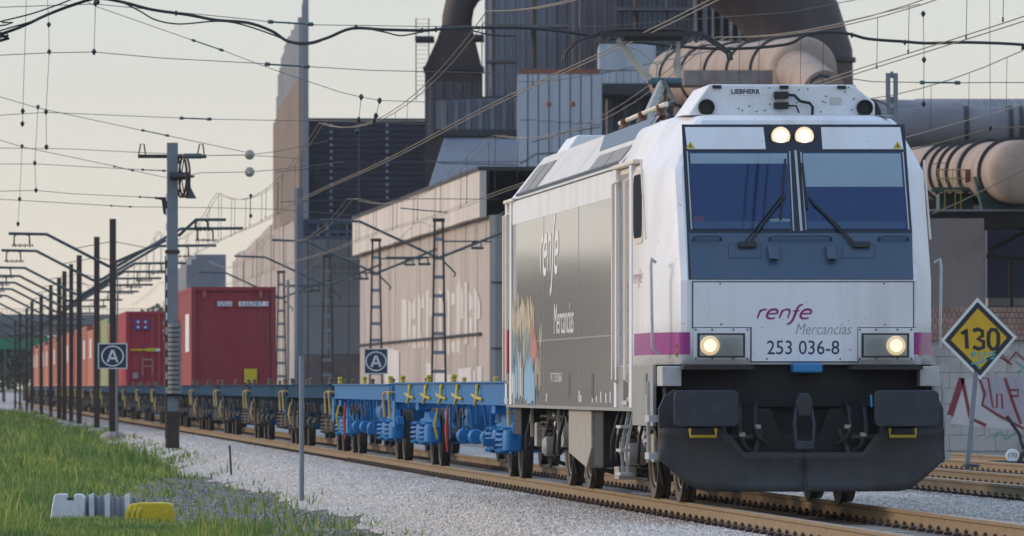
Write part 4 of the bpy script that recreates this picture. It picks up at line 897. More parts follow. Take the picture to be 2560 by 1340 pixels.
# ================================================================== containers on the train
def cmat(name, col): mat(name, col, .55, var=.10, scale=1.2, dirt=(.16, .07, .045), dirt_amt=.45, streak=True)
cmat('cont_red', (.27, .028, .042)); cmat('cont_terra', (.50, .17, .11)); cmat('cont_green', (.28, .36, .17)); cmat('cont_crimson', (.36, .025, .05)); cmat('cont_rust', (.36, .12, .085)); cmat('cont_brown', (.30, .13, .10))
mat('cont_lettering', (.72, .70, .68), .6); mat('cont_label_yellow', (.55, .45, .02), .5); mat('cont_logo_blue', (.05, .06, .25), .5); mat('cont_steel', (.32, .30, .29), .5, .3)
def container(u0, Lc, m, label, detail=None, H=2.86, z0=1.25):
    t = thing('shipping_container', label, 'container', TF(0, u0, z0), ANG, 'containers on the train')
    hw = 1.22
    for s_ in (-1, 1):                              # corrugated long sides
        mb = MB(); rr_ = []; y = .14
        prof_ = []
        while y < Lc-.14:
            for dy, o_ in ((0, 0), (.072, 0), (.14, .036), (.212, .036)): prof_.append((y+dy, o_))
            y += .28
        rr_ = [[(s_*(hw-.05+o_), min(yy, Lc-.1), z) for yy, o_ in prof_] for z in (.16, H-.12)]
        mb.loft(rr_); mb.build('side_wall', m, t)
        mb = MB(); mb.box(s_*(hw-.04)-.04, s_*(hw-.04)+.04, 0.1, Lc-.1, 0, .16); mb.build('bottom_rail', m, t)
        mb = MB(); mb.box(s_*(hw-.03)-.03, s_*(hw-.03)+.03, 0.1, Lc-.1, H-.12, H-.0); mb.build('top_rail', m, t)
        for yy in (0, Lc-.1):
            mb = MB(); mb.box(s_*(hw-.07)-.07, s_*(hw-.07)+.07, yy, yy+.1, 0, H); mb.build('corner_post', m, t, bevel=.008)
    mb = MB(); mb.box(-hw+.06, hw-.06, .1, Lc-.1, H-.06, H-.02); mb.build('roof', m, t)
    # ends
    prof_ = []; x = -hw+.14
    while x < hw-.14:
        for dx, o_ in ((0, 0), (.09, 0), (.14, .014), (.23, .014)): prof_.append((min(x+dx, hw-.1), o_))
        x += .28
    for yy, sg in ((.07, -1), (Lc-.07, 1)):
        mb = MB(); mb.loft([[(xx, yy+sg*(o_-.03), z) for xx, o_ in prof_] for z in (.14, H-.1)]); mb.build('end_wall', m, t)
        mb = MB(); mb.box(-hw+.1, hw-.1, yy-.05, yy+.05, 0, .15); mb.build('end_sill', m, t)
        mb = MB(); mb.box(-hw+.1, hw-.1, yy-.05, yy+.05, H-.11, H); mb.build('end_header', m, t)
    return t, H, hw
# first: tall red box with number plates and yellow label
UC = TI(*P(478, 963, 206).xy)[1]
t, H, hw = container(UC, 12.19, 'cont_red', 'dark red container with white number patches and yellow square on its end')
for x0_, w__ in ((-.47, .42), (.14, .86)):
    mb = MB(); mb.box(x0_, x0_+w__, -.012, -.006, H-.56, H-.42); pl = mb.build('number_patch', 'cont_lettering', t)
text_mesh('GPDU', lambda a, b: (-.45+a, -.018, H-.545+b), .38, .11, 'lettering', 'cont_logo_blue', t)
text_mesh('436787 1', lambda a, b: (.17+a, -.018, H-.545+b), .80, .11, 'lettering', 'cont_logo_blue', t)
mb = MB(); mb.box(.30, .67, -.012, -.006, .10, .50); mb.build('yellow_label', 'cont_label_yellow', t)
for xx in (-.85, .78):
    mb = MB(); mb.box(xx-.04, xx+.04, -.03, .0, H-.30, H-.12); mb.build('hinge_plate', 'cont_rust', t)
mb = MB(); mb.box(-hw-.004, -hw-.001, 1.6, 4.6, 1.0, 2.1); mb.build('side_mark', 'cont_lettering', t)
# second: crimson with doors, blue logo, yellow bar
t, H, hw = container(TI(*P(315, 965, 272.7).xy)[1], 12.19, 'cont_crimson', 'crimson container with blue crossed emblem and yellow lock bar on its doors')
mb = MB(); mb.box(-.90, -.32, -.016, -.008, H-.70, H-.30); lg = mb.build('emblem', 'cont_logo_blue', t)
mb = MB(); mb.bar((-.88, -.020, H-.50), (-.34, -.020, H-.50), .05, .02); mb.bar((-.61, -.020, H-.68), (-.61, -.020, H-.32), .05, .02); mb.build('emblem_cross', 'cont_crimson', lg)
for xx in (-.75, -.47):
    for zz in (H-.40, H-.60):
        mb = MB(); mb.lathe([(0, -.022), (.05, -.022), (.05, -.016)], (xx, 0, zz), (0, 1, 0), 8); mb.build('emblem_dot', 'cont_lettering', lg)
mb = MB(); mb.box(-1.05, -.12, -.05, -.01, 1.36, 1.43); mb.box(-.42, -.12, -.06, -.01, 1.33, 1.46); mb.build('lock_bar', 'cont_label_yellow', t)
mb = MB(); mb.box(-.1, .08, -.05, -.01, 1.34, 1.44); mb.build('seal', 'cont_lettering', t)
for xx in (-.55, -.22, .25, .6):
    mb = MB(); mb.cyl((xx, -.04, .2), (xx, -.04, H-.2), .02, n=6); mb.build('door_bar', 'cont_crimson' if xx < -.5 else 'cont_rust', t)
mb = MB(); mb.box(.02, .06, -.03, -.0, .12, H-.1); mb.build('door_gap', 'cont_rust', t)
mb = MB(); mb.box(-.60, -.56, -.05, -.02, .4, 1.1); mb.box(-.60, -.18, -.05, -.02, 1.0, 1.04); mb.box(-.22, -.18, -.05, -.02, .45, 1.04); mb.box(-.6, -.2, -.05, -.02, .75, .78); mb.build('door_handle', 'cont_steel', t)
mb = MB(); mb.box(-.96, -.76, -.03, -.01, .3, .52); mb.build('data_plate', 'cont_steel', t)
for k in range(4):
    text_mesh(['MBL', 'LN', 'CSC', '45'][k], lambda a, b: (.2+a, -.018, H-.5-k*.3+b), .45, .12, 'lettering', 'cont_lettering', t)
# the rest, receding: (start distance, material, words)
rest = [(286.5, 'cont_terra', 'terracotta container'), (299.3, 'cont_green', 'pale olive green container'), (312.6, 'cont_terra', 'terracotta container with faded white panel'), (325.4, 'cont_terra', 'terracotta container'), (338.4, 'cont_rust', 'rust red container'),
        (352, 'cont_terra', 'terracotta container'), (365, 'cont_crimson', 'crimson container'), (378, 'cont_terra', 'terracotta container'), (391, 'cont_rust', 'rust red container'), (404, 'cont_terra', 'terracotta container'), (417, 'cont_rust', 'rust red container'),
        (430, 'cont_brown', 'brownish container'), (443, 'cont_terra', 'terracotta container'), (456, 'cont_rust', 'rust red container'), (469, 'cont_brown', 'brownish container'), (482, 'cont_terra', 'terracotta container'), (495, 'cont_rust', 'rust red container')]
for i, (Y, m, wds) in enumerate(rest):
    t, H, hw = container(TI(*P(1280+(138000/Y-1471), 965, Y).xy)[1], 12.19, m, '%s, %s container from the front of the train' % (wds, ORD[i+2]), H=2.86 if i % 3 else 2.6)
    if m != 'cont_green':
        mb = MB(); mb.box(-hw-.004, -hw-.001, 3.0, 6.5, 1.3, 2.2); mb.build('side_mark', 'cont_lettering', t)
# ================================================================== masts, overhead line, signs
mat('mast_brown', (.045, .032, .026), .7, var=.25, scale=3, dirt=(.10, .055, .035), dirt_amt=.5)
mat('mast_galv', (.20, .23, .26), .55, .35, var=.12, scale=3, dirt=(.12, .11, .10), dirt_amt=.3, streak=True)
mat('arm_green', (.075, .10, .105), .55, .2, var=.15)
mat('insulator_dark', (.03, .035, .04), .3)
mat('insulator_teal', (.05, .10, .11), .35)
mat('copper', (.22, .17, .11), .5, .3, var=.1)
mat('wire_dark', (.05, .05, .05), .6, .2)
mat('wire_grey', (.16, .155, .14), .5, .3)
mat('cable_black', (.014, .017, .016), .55)
mat('concrete_grey', (.30, .29, .27), .85, var=.15, scale=5, bump=.2, bscale=20)
mat('weight_grey', (.20, .20, .20), .7, var=.15, scale=6, dirt=(.12, .1, .08), dirt_amt=.5)
mat('porcelain', (.34, .33, .30), .35)
mat('sign_navy', (.010, .022, .055), .4, var=.05); mat('sign_white', (.70, .72, .72), .45, var=.06, dirt=(.4, .38, .34), dirt_amt=.35); mat('sign_yellow', (.62, .38, .012), .45, var=.06); mat('sign_black', (.015, .017, .022), .45)
mat('cyan_spray', (.06, .36, .42), .5)
def hanger(mb, c, w_=.26, h=.26):                    # portal shaped insulator frame below an arm; c top centre
    c = Vector(c); a = Vector((w_, 0, 0))
    mb.tube([c+a*.55, c+a*.95+Vector((0, 0, -.06)), c+a+Vector((0, 0, -h))], .026, 6); mb.tube([c-a*.55, c-a*.95+Vector((0, 0, -.06)), c-a+Vector((0, 0, -h))], .026, 6); mb.cyl(c-a*.6, c+a*.6, .03, n=6)
def hang_ins(mb, c, w_=.26, h=.26):
    c = Vector(c)+Vector((0, 0, -h))
    for k in range(9): mb.cyl(c+Vector((-w_*1.25+k*w_*.31, 0, 0)), c+Vector((-w_*1.25+k*w_*.31+.05, 0, 0)), .05 if k % 2 else .03, n=8)
# --- left row: brown H-section masts with a cranked arm on each side
row = [(282, 547, 16), (242, 592, 14), (198, 638, 13), (178, 660, 10), (161, 678, 11), (148, 695, 11), (127, 713, 9), (103, 735, 9), (80, 752, 8), (67, 770, 7), (50, 786, 6), (38, 800, 5)]
for i, (px, top, wpx) in enumerate(row):
    Y = 102567/(px+191); s = FPX/Y; p = P(px, top, Y); d, uu = TI(p.x, p.y); zt = p.z
    t = thing('catenary_mast', 'dark brown steel mast, %s of the left row counting from the near end' % ORD[i], 'mast', (p.x, p.y, -.25), ANG, 'dark masts left of the train')
    hwid = max(.07, wpx/s/2)
    mb = MB(); mb.box(-hwid, hwid, -.10, -.075, 0, zt+.25); mb.box(-hwid, hwid, .075, .10, 0, zt+.25); mb.box(-.015, .015, -.075, .075, 0, zt+.25); mb.build('post', 'mast_brown', t)
    mb = MB(); mb.lathe([(.42, -.12), (.38, .02), (.2, .12), (0, .14)], (0, 0, 0), (0, 0, 1), 16); mb.build('footing', 'concrete_grey', t, smooth=True)
    za = zt+.25-1.45
    for s_ in (-1, 1):
        L1 = 1.15 if s_ < 0 else 1.9; kx, kz = (2.0, .98) if s_ < 0 else (2.05, 1.15)
        mb = MB(); mb.tube([(s_*hwid, 0, za), (s_*kx, 0, za+kz), (s_*(kx+L1), 0, za+kz+.02)], .048, 7); ar = mb.build('arm', 'arm_green', t, smooth=True)
        mb = MB(); hanger(mb, (s_*(kx+.75), 0, za+kz), .24, .34); mb.build('insulator_frame', 'insulator_dark', ar)
        mb = MB(); hang_ins(mb, (s_*(kx+.75), 0, za+kz), .24, .34); mb.build('insulator', 'insulator_dark', ar)
        mb = MB(); mb.tube([(s_*hwid, 0, za+.75), (s_*1.1, 0, za+.56)], .012, 5); mb.build('stay', 'wire_dark', ar)
    if i == 0:
        mb = MB(); mb.box(-.12, .12, -.13, .13, .3, 2.2); mb.build('sleeve', 'mast_brown', t)
        mb = MB(); mb.tube([(.10, -.12, zt-1.0), (.14, -.12, zt-1.7), (.14, -.12, .1)], .025, 6); mb.build('down_pipe', 'mast_galv', t)
# --- tensioning mast with wheel and counterweights
Y = 159.0; p = P(431, 357, Y); base = P(431, 1098, Y)
t = thing('tensioning_mast', 'tall galvanised mast with spoked tension wheel and stacked counterweights', 'mast', (p.x, p.y, base.z), ANG)
hT = p.z-base.z
def ml(px, py, dy=0.0):
    q = P(px, py, Y); return Vector((q.x-p.x, dy, q.z-base.z))
mb = MB(); mb.box(-.12, .12, -.12, -.095, 0, hT); mb.box(-.12, .12, .095, .12, 0, hT); mb.box(-.012, .012, -.095, .095, 0, hT); mb.box(-.12, -.10, -.095, .095, 0, hT); mb.build('post', 'mast_galv', t)
mb = MB(); mb.box(-.15, .15, -.18, .18, -.2, .62); mb.build('footing', 'mast_brown', t, bevel=.02)
mb = MB()
for k in range(15): mb.lathe([(.10, 0), (.15, .012), (.15, .085), (.10, .097)], ml(436, 985-k*11.8)+Vector((0, -.25, 0)), (0, 0, 1), 16)
mb.build('counterweight', 'weight_grey', t, smooth=True)['kind'] = 'stuff'
mb = MB(); mb.cyl(ml(437, 990)+Vector((0, -.25, -.06)), ml(437, 818)+Vector((0, -.25, .1)), .02, n=6); mb.cyl(ml(447, 990)+Vector((0, -.25, -.3)), ml(447, 810)+Vector((0, -.25, .1)), .012, n=6); mb.build('weight_rod', 'wire_dark', t)
mb = MB(); mb.cyl(ml(415, 1098)+Vector((0, -.1, 0)), ml(415, 640)+Vector((0, -.1, 0)), .03, n=6); mb.build('cable_duct', 'mast_brown', t)
for k in range(14):
    mb = MB(); mb.box(-.15, -.12, -.13, -.11, 1.0+k*.33, 1.16+k*.33); mb.build('plate', 'sign_white', t)
mb = MB(); mb.bar(ml(345, 391), ml(516, 391), .08, .08); cb = mb.build('cross_beam', 'mast_brown', t)
for a in (356, 503):
    mb = MB(); mb.tube([ml(a-10, 390), ml(a-4, 360), ml(a+4, 360), ml(a+8, 390)], .016, 6); mb.build('horn', 'wire_dark', cb)
mb = MB(); mb.cyl(ml(460, 390), ml(505, 390), .06, n=10); mb.build('beam_insulator', 'insulator_teal', cb)
wc = ml(452, 441, -.32); R = .465
def wring(k, r, n=28): return [wc+Vector((math.cos(2*math.pi*q/n)*r*.22, math.cos(2*math.pi*q/n)*r*-.97*k, math.sin(2*math.pi*q/n)*r)) for q in range(n)]
mb = MB(); mb.tube(wring(1, R), .030, 6, closed=True); mb.tube([q+Vector((.07, 0, 0)) for q in wring(1, R)], .024, 6, closed=True); wh = mb.build('tension_wheel', 'mast_brown', t, smooth=True)
for k in range(6):
    mb = MB(); aa = math.pi*k/3; mb.bar(wc, wc+Vector((math.cos(aa)*R*.22, -math.cos(aa)*R*.97, math.sin(aa)*R)), .026, .026); mb.build('spoke', 'mast_brown', wh)
mb = MB(); mb.cyl(wc+Vector((-.25, .05, 0)), wc+Vector((.2, 0, 0)), .09, n=12); mb.build('hub', 'insulator_dark', wh)
mb = MB(); mb.prism([(464, 497), (490, 497), (476, 470), (473, 440), (466, 440), (465, 470)], lambda a, b, k: ml(a, b)+Vector((0, k, 0)), -.3, -.2); mb.bar(ml(445, 443), ml(486, 441), .05, .04); mb.build('wheel_bracket', 'arm_green', t)
mb = MB(); mb.prism([(392, 493), (420, 493), (420, 500), (416, 536), (409, 536), (404, 500), (392, 498)], lambda a, b, k: ml(a, b)+Vector((0, k, 0)), -.06, .06); mb.build('bracket', 'mast_brown', t)
mb = MB(); mb.box(-.16, .16, -.15, .15, hT-2.46, hT-2.38); mb.box(-.16, .16, -.15, .15, .95, 1.02); mb.build('clamp_band', 'mast_brown', t)
mb = MB(); mb.tube([ml(446, 590), ml(490, 549), ml(565, 549)], .035, 7); ar = mb.build('arm', 'arm_green', t, smooth=True)
mb = MB(); hanger(mb, ml(504, 549), .14, .2); mb.build('insulator_frame', 'insulator_dark', ar); mb = MB(); hang_ins(mb, ml(504, 549), .14, .2); mb.build('insulator', 'insulator_dark', ar)
mb = MB(); mb.tube([ml(416, 600), ml(290, 655)], .035, 7); mb.build('arm', 'arm_green', t, smooth=True)
# --- lattice masts on the right of the train with two-way cantilevers
lat = [(1097, 550), (940, 600), (818, 640), (703, 680)]
lwords = ['lattice mast nearest the locomotive, in front of the ribbed concrete wall', 'lattice mast behind the square A sign', 'lattice mast in front of the shaded grey wall', 'lattice mast right of the dark red container']
for i, (px, top) in enumerate(lat):
    Y = (8.93+8.0)*FPX/(px+191); p = P(px, top, Y)
    t = thing('lattice_mast', 'weathered ' + lwords[i], 'mast', (p.x, p.y, -.3), ANG, 'lattice masts behind the train'); h = p.z+.3
    for s_ in (-1, 1):
        mb = MB(); mb.bar((s_*.26, 0, 0), (s_*.13, 0, h), .07, .07); mb.build('leg', 'mast_brown', t)
    k = 0; z = .8
    while z < h-.1:
        hw_ = .26-.13*z/h
        mb = MB(); mb.box(-hw_, hw_, -.03, .03, z-.06, z+.06); mb.build('batten', 'mast_galv', t); z += .62
    mb = MB(); mb.box(-.2, .2, -.06, .06, h-.06, h+.06); mb.build('cap', 'mast_brown', t)
    zb = h-1.25
    for s_, L in ((-1, 2.6), (1, 2.3)):
        mb = MB(); mb.tube([(0, 0, zb), (s_*L, 0, zb+L*(.46 if s_ < 0 else .40))] + ([(s_*(L+1.3), 0, zb+L*.46+.05)] if s_ < 0 else []), .045, 7); ar = mb.build('arm', 'arm_green', t, smooth=True)
        zz = zb+.02 if s_ < 0 else zb+.55
        mb = MB(); mb.cyl((s_*.12, 0, zz), (s_*1.75, 0, zz), .028, n=6); mb.build('registration_tube', 'arm_green', ar)
        mb = MB(); hanger(mb, (s_*(.5 if s_ < 0 else 1.25), 0, zz), .15, .22); mb.build('insulator_frame', 'insulator_dark', ar)
        mb = MB(); hang_ins(mb, (s_*(.5 if s_ < 0 else 1.25), 0, zz), .15, .22); mb.build('insulator', 'insulator_dark', ar)
    mb = MB(); mb.tube([(.15, 0, zb-.1), (.4, 0, zb-.35), (.55, 0, zb-.5), (.50, 0, zb-.62)], .03, 6); mb.build('cable_end', 'insulator_dark', t, smooth=True)
# galvanised double post and slim posts
def post(name, label, px, y0, y1, Y, r, m='mast_galv', n=8, box=False, lean=0.0):
    a = P(px, y1, Y); b = P(px+lean, y0, Y); mb = MB(); mb.cyl(a-Vector((0, 0, .15)), b, r, n=n)
    o = mb.build(name, m, None, world=True); return tag(o, label, 'post')
t = thing('twin_post_mast', 'pale twin post mast rising behind the cab roof', 'mast', P(2230, 968, 130)-Vector((0, 0, 1.4)))
for a in (2220, 2239):
    mb = MB(); q = P(a, 183, 130); mb.box(q.x-.04, q.x+.04, q.y-.06, q.y+.06, -.2, q.z); mb.build('upright', 'mast_galv', t, world=True)
for yy in (187, 250, 278, 420): 
    mb = MB(); q = P(2220, yy, 130); q2 = P(2239, yy, 130); mb.box(q.x+.042, q2.x-.042, q.y-.03, q.y+.03, q.z-.06, q.z+.06); mb.build('batten', 'mast_galv', t, world=True)
mb = MB(); mb.tube([P(2218, 262, 129.9), P(2190, 250, 129.9), P(2150, 247, 129.9)], .02, 5); mb.build('bracket', 'wire_grey', t, world=True)
post('marker_post', 'plain galvanised post standing in the gravel beside the track', 754, 890, 1248, 110, .038)
post('marker_stake', 'short black stake in the pale ballast shoulder', 578, 1113, 1166, 128, .018, 'cable_black', lean=-4)
post('lamp_column', 'tall slim grey column in front of the shaded mill wall', 742, 470, 960, 300, .055)
post('slim_pole', 'slim grey pole standing left of the lattice masts', 720, 700, 960, 260, .05)
mb = MB(); mb.box(-.11, .11, -.05, .05, 0, 1)
# --- square A signs
def a_sign(px0, px1, py0, py1, Y, label, post_px, post_y, tilt=0):
    a = P(px0, py1, Y); b = P(px1, py0, Y); c = (a+b)/2; w_ = b.x-a.x; h = b.z-a.z
    t = thing('square_sign', label, 'sign', (c.x, Y, P(post_px, post_y, Y).z if post_y else a.z), 0); z0 = a.z-t.location.z
    mb = MB(); mb.box(-w_/2, w_/2, -.012, .012, z0, z0+h); mb.build('border', 'sign_white', t)
    e_ = w_*.035; mb = MB(); mb.box(-w_/2+e_, w_/2-e_, -.016, -.010, z0+e_, z0+h-e_); mb.build('face', 'sign_navy', t)
    cz = z0+h*.5; r = min(w_, h)*.41; mb = MB(); ring_ = []
    n = 36
    for k in range(n): 
        ca, sa_ = math.cos(2*math.pi*k/n), math.sin(2*math.pi*k/n); ring_.append(((r*1.08)*ca, r*sa_))
    vs = [(x*1, -.019, cz+y) for x, y in ring_]+[(x*.885, -.019, cz+y*.885) for x, y in ring_]
    mb.add(vs, [(k, (k+1) % n, n+(k+1) % n, n+k) for k in range(n)]); mb.build('circle', 'sign_white', t)
    f_ = lambda x, z: (x*r, -.0195, cz+z*r)
    mb = MB()
    for st_ in ([(-.46, -.58), (-.03, .58)], [(.46, -.58), (.03, .58)], [(-.32, -.22), (.32, -.22)]):
        rb = ribbon(st_, .20, f_); mb.add(rb.v, rb.f)
    mb.build('letter', 'sign_white', t)
    if post_px:
        q = P(post_px, 0, Y).x-c.x; mb = MB(); mb.cyl((q, .03, -.1), (q, .03, z0+h*.9), .022, n=8); mb.build('post', 'mast_galv', t)
    return t
a_sign(245, 318, 858, 922, 190, 'navy square sign with white circled A on a thin post, left of the train', 291, 1092)
a_sign(910, 970, 871, 935, 262, 'navy square sign with white circled A hung on a lattice mast behind the wagons', None, None)
# --- 130 speed diamond
Y = 112; c = P(2447, 847, Y); s = FPX/Y; b = P(2417, 1165, Y)
t = thing('speed_sign', 'yellow diamond speed sign reading 130 on a leaning post', 'sign', b, 0)
cz = c.z-b.z; cx = c.x-b.x; hd = 98/s
def dia(r, y0, y1, name, m):
    mb = MB(); rot = .04; pts = [(math.cos(math.pi/2*k+rot)*r*.97, math.sin(math.pi/2*k+rot)*r*1.05) for k in range(4)]
    mb.prism(pts, lambda p, q, k: (cx+p, k, cz+q), y0, y1); return mb.build(name, m, t)
dia(hd, -.012, .012, 'border', 'sign_white'); dia(hd*.90, -.016, -.010, 'black_frame', 'sign_black'); dia(hd*.74, -.020, -.014, 'face', 'sign_yellow')
def dmap(x0, z0): return lambda a, b_: (cx+x0+a-b_*.04, -.0235, cz+z0+b_+a*.03)
mb = MB(); u_ = .17
D1 = [(-.30, .10), (-.22, .20), (-.20, -.22)]
D3 = [(-.10, .17), (-.02, .21), (.06, .17), (.06, .06), (-.02, .0), (.08, -.06), (.08, -.18), (0, -.22), (-.10, -.18)]
D0 = [(.16, -.02), (.17, .14), (.22, .21), (.29, .2), (.33, .10), (.33, -.10), (.29, -.21), (.22, -.22), (.17, -.14), (.16, -.02)]
for st_ in (D1, D3, D0):
    rb = ribbon([(x*.92, z*.72) for x, z in st_], .062, lambda x, z: (cx+x, -.0235, cz+z-x*.02)); mb.add(rb.v, rb.f)
mb.build('number', 'sign_black', t)
mb = MB()
for st_ in ([(-.12, -.30), (-.10, -.20), (-.03, -.22), (-.10, -.26)], [(.0, -.33), (.02, -.22), (.06, -.32), (.10, -.20)], [(.24, -.20), (.14, -.24), (.22, -.27), (.12, -.31), (.26, -.30)], [(-.12, -.39), (.05, -.36), (.26, -.24)], [(-.02, -.40), (.0, -.46)]):
    rb = ribbon(st_, .03, lambda x, z: (cx+x, -.0245, cz+z)); mb.add(rb.v, rb.f)
mb.build('scribble', 'cyan_spray', t)
mb = MB(); mb.bar((0, 0, -.1), (cx*.92, .03, cz-.2), .075, .075); mb.build('post', 'mast_galv', t)
mb = MB(); mb.lathe([(.16, 0), (.14, .04), (.1, .05), (0, .06)], (.06, 0, -.02), (0, 0, 1), 12); mb.build('footing', 'rubber', t)
# --- overhead lines: messenger, contact wire, droppers
def sag(z, u_, spans):
    for a, b_, dz in spans:
        if a <= u_ <= b_: q = (u_-a)/(b_-a); return z-dz*4*q*(1-q)
    return z
def overhead(label, d, zc, zm, u0, u1, spans, twin=.0, step=4.0, dstep=4.5, r=.0085, mcol='copper'):
    t = thing('overhead_line', label, 'overhead wire', TF(d, u0, 0), ANG, 'overhead lines')
    N = int((u1-u0)/step)
    for nm, zf in (('contact_wire', lambda u_: zc-.03*math.sin(u_*.12)), ('messenger_wire', lambda u_: sag(zm, u_, spans))):
        for k in ((-1, 1) if twin else (0,)):
            mb = MB(); mb.tube([(k*twin, i*step, zf(u0+i*step)) for i in range(N+1)], r, 5); mb.build(nm, mcol, t)
    u_ = u0+dstep*.5; k = 0
    while u_ < u1 and k < 60:
        zm_ = sag(zm, u_, spans); x = twin*(1 if k % 2 else -1)
        mb = MB(); mb.cyl((x, u_-u0, zc), (x+.015, u_-u0, zm_), .0055 if u_ < 90 else .009, n=4); mb.cyl((x, u_-u0, zc-.01), (x, u_-u0, zc+.05), .013, n=5); mb.build('dropper', 'wire_dark', t); u_ += dstep+random.uniform(-.4, .4); k += 1
    return t
sp = [(-80, -22, .8), (-22, 40, .85), (40, 88, .7), (88, 145, .8), (145, 200, .8), (200, 260, .8), (260, 330, .8), (330, 480, .8)]
overhead('overhead wires above the near track, touching the pantograph', 0.0, 5.62, 7.15, -24, 420, sp, .05, mcol='copper')
overhead('overhead wires above the middle track, right of the locomotive', 4.8, 5.85, 7.35, -30, 400, [(a+12, b_+12, z) for a, b_, z in sp], .09)
overhead('overhead wires above the far track, in front of the mill', 9.35, 5.9, 7.4, 10, 300, [(a-8, b_-8, z) for a, b_, z in sp], .0, r=.010, mcol='wire_grey')
# --- cross-span wires and feeders, read off the view at their distance
def wire(name, label, pts, Y, r=.008, m='wire_grey', smooth_n=0):
    pts = list(pts)
    if -200 < pts[0][0] <= 0 and abs(pts[1][0]-pts[0][0]) > 20: pts.insert(0, (pts[0][0]-1400, pts[0][1]-(pts[1][1]-pts[0][1])/(pts[1][0]-pts[0][0])*500+60))
    if pts[-1][0] > 2570: pts.append((pts[-1][0]+1400, pts[-1][1]+30))
    P3 = [P(x, y, Y) for x, y in pts]
    if smooth_n:
        out = []
        for i in range(len(P3)-1):
            p0 = P3[max(i-1, 0)]; p1 = P3[i]; p2 = P3[i+1]; p3 = P3[min(i+2, len(P3)-1)]
            for q in range(smooth_n):
                k = q/smooth_n; out.append(.5*((2*p1)+(-p0+p2)*k+(2*p0-5*p1+4*p2-p3)*k*k+(-p0+3*p1-3*p2+p3)*k**3))
        out.append(P3[-1]); P3 = out
    t = thing(name, label, 'wire', P3[0]); mb = MB(); mb.tube(P3, r, 6); mb.build('strand', m, t, world=True, smooth=True); return t
def insul(t, a, b_, Y, r=.035, m='insulator_teal'):
    A, B = P(*a, Y), P(*b_, Y); mb = MB(); D = B-A; L = D.length
    mb.lathe([(r*.3, 0), (r, .02), (r, .12*L), (r*.45, .14*L), (r*.45, .45*L), (r*.8, .46*L), (r*.45, .48*L), (r*.45, .84*L), (r, .86*L), (r, L-.02), (r*.3, L)], A, D, 8); mb.build('insulator', m, t, world=True, smooth=True)
def clip(t, a, Y, r=.05, h=.12):
    A = P(*a, Y); mb = MB(); mb.lathe([(.01, 0), (r*.7, h*.3), (r, h*.6), (r*.4, h), (.01, h)], A-Vector((0, 0, h/2)), (0, 0, 1), 8); mb.build('clamp', 'insulator_dark', t, world=True, smooth=True)
Yc = 122
f1 = wire('feeder_cable', 'thick black feeder cable draped across the whole picture at the top', [(-120, 125), (0, 86), (60, 64), (120, 36), (190, 10), (245, -4), (310, 6), (380, 24), (470, 37), (540, 50), (620, 57), (680, 78), (720, 103), (770, 108), (820, 94), (880, 71), (960, 74), (1060, 76), (1120, 71), (1220, 69), (1320, 70), (1420, 80), (1600, 106), (1800, 122), (1960, 112), (2010, 90), (2060, 80), (2120, 84), (2170, 97), (2260, 104), (2320, 108), (2420, 106), (2560, 112), (2700, 130)], Yc, .026, 'cable_black', 5)
f2 = wire('feeder_cable', 'thinner black cable looping below the thick feeder', [(-120, 120), (0, 77), (90, 50), (160, 18), (245, -6), (300, 4), (350, 28), (390, 50), (450, 60), (540, 53), (600, 60), (680, 86), (740, 110), (790, 107), (850, 80), (900, 70), (960, 80), (1000, 89), (1040, 83), (1090, 73), (1170, 75), (1230, 88), (1290, 90)], Yc-.1, .013, 'cable_black', 5)
f3 = wire('feeder_cable', 'upper thin black cable rising beside the thick feeder at top left', [(-100, 80), (0, 54), (80, 34), (150, 10), (200, -8), (280, -14)], Yc+.1, .013, 'cable_black', 4)
for a in ((245, 6), (440, 33), (890, 68), (1055, 76), (1090, 74), (2130, 88), (2262, 106)): clip(f1, a, Yc-.05, .035, .09)
w1 = wire('cross_span', 'upper cross span wire with teal insulator left of the tall wall', [(-80, 20), (0, 18), (118, 14), (240, 10), (640, 50), (668, 54), (785, 62), (1060, 66), (1500, 66), (1980, 30), (2240, -20)], 124, .007, 'wire_grey'); insul(w1, (668, 54), (785, 61), 123.9)
w2 = wire('cross_span', 'second cross span wire crossing the tall wall with its insulator', [(-80, 141), (0, 138), (122, 132), (236, 130), (400, 145), (640, 158), (780, 167), (930, 176), (1210, 182), (1500, 185), (1980, 85), (2300, 10)], 125, .007, 'wire_grey'); insul(w2, (660, 160), (775, 167), 124.9)
w3 = wire('stay_wire', 'slanting stay wire from the top left with a long insulator', [(200, -6), (240, 16), (480, 100), (560, 127), (640, 158), (690, 176), (760, 200), (850, 230), (905, 243), (950, 251), (1090, 256)], 124.5, .006); insul(w3, (478, 99), (560, 127), 124.4, .024)
w4 = wire('stay_wire', 'slanting stay wire running down to the upper disc insulator', [(-60, 228), (0, 242), (95, 270), (350, 325), (424, 340), (612, 380)], 150, .007); insul(w4, (352, 325), (424, 340), 149.9, .026)
w5 = wire('cross_span', 'third cross span wire with small insulator above the tension mast', [(-60, 290), (0, 288), (115, 281), (450, 295), (530, 298), (690, 301), (768, 302), (1100, 310)], 150, .007); insul(w5, (448, 295), (530, 298), 149.9, .034)
w6 = wire('stay_wire', 'slanting stay wire ending at the tension wheel', [(-60, 336), (0, 350), (55, 367), (280, 414), (336, 427), (420, 445)], 158, .007); insul(w6, (282, 415), (336, 427), 157.9, .022)
w7 = wire('cross_span', 'cross span wire level with the top of the tension mast', [(-60, 369), (0, 370), (165, 372), (345, 381), (420, 384), (520, 389), (610, 388), (690, 392), (760, 398)], 160.5, .007)
w8 = wire('cross_span', 'thin cross span wire meeting the mast at its wheel hub', [(-60, 408), (0, 410), (90, 410), (350, 424), (418, 427)], 158.5, .007); insul(w8, (352, 424), (415, 427), 158.4, .026)
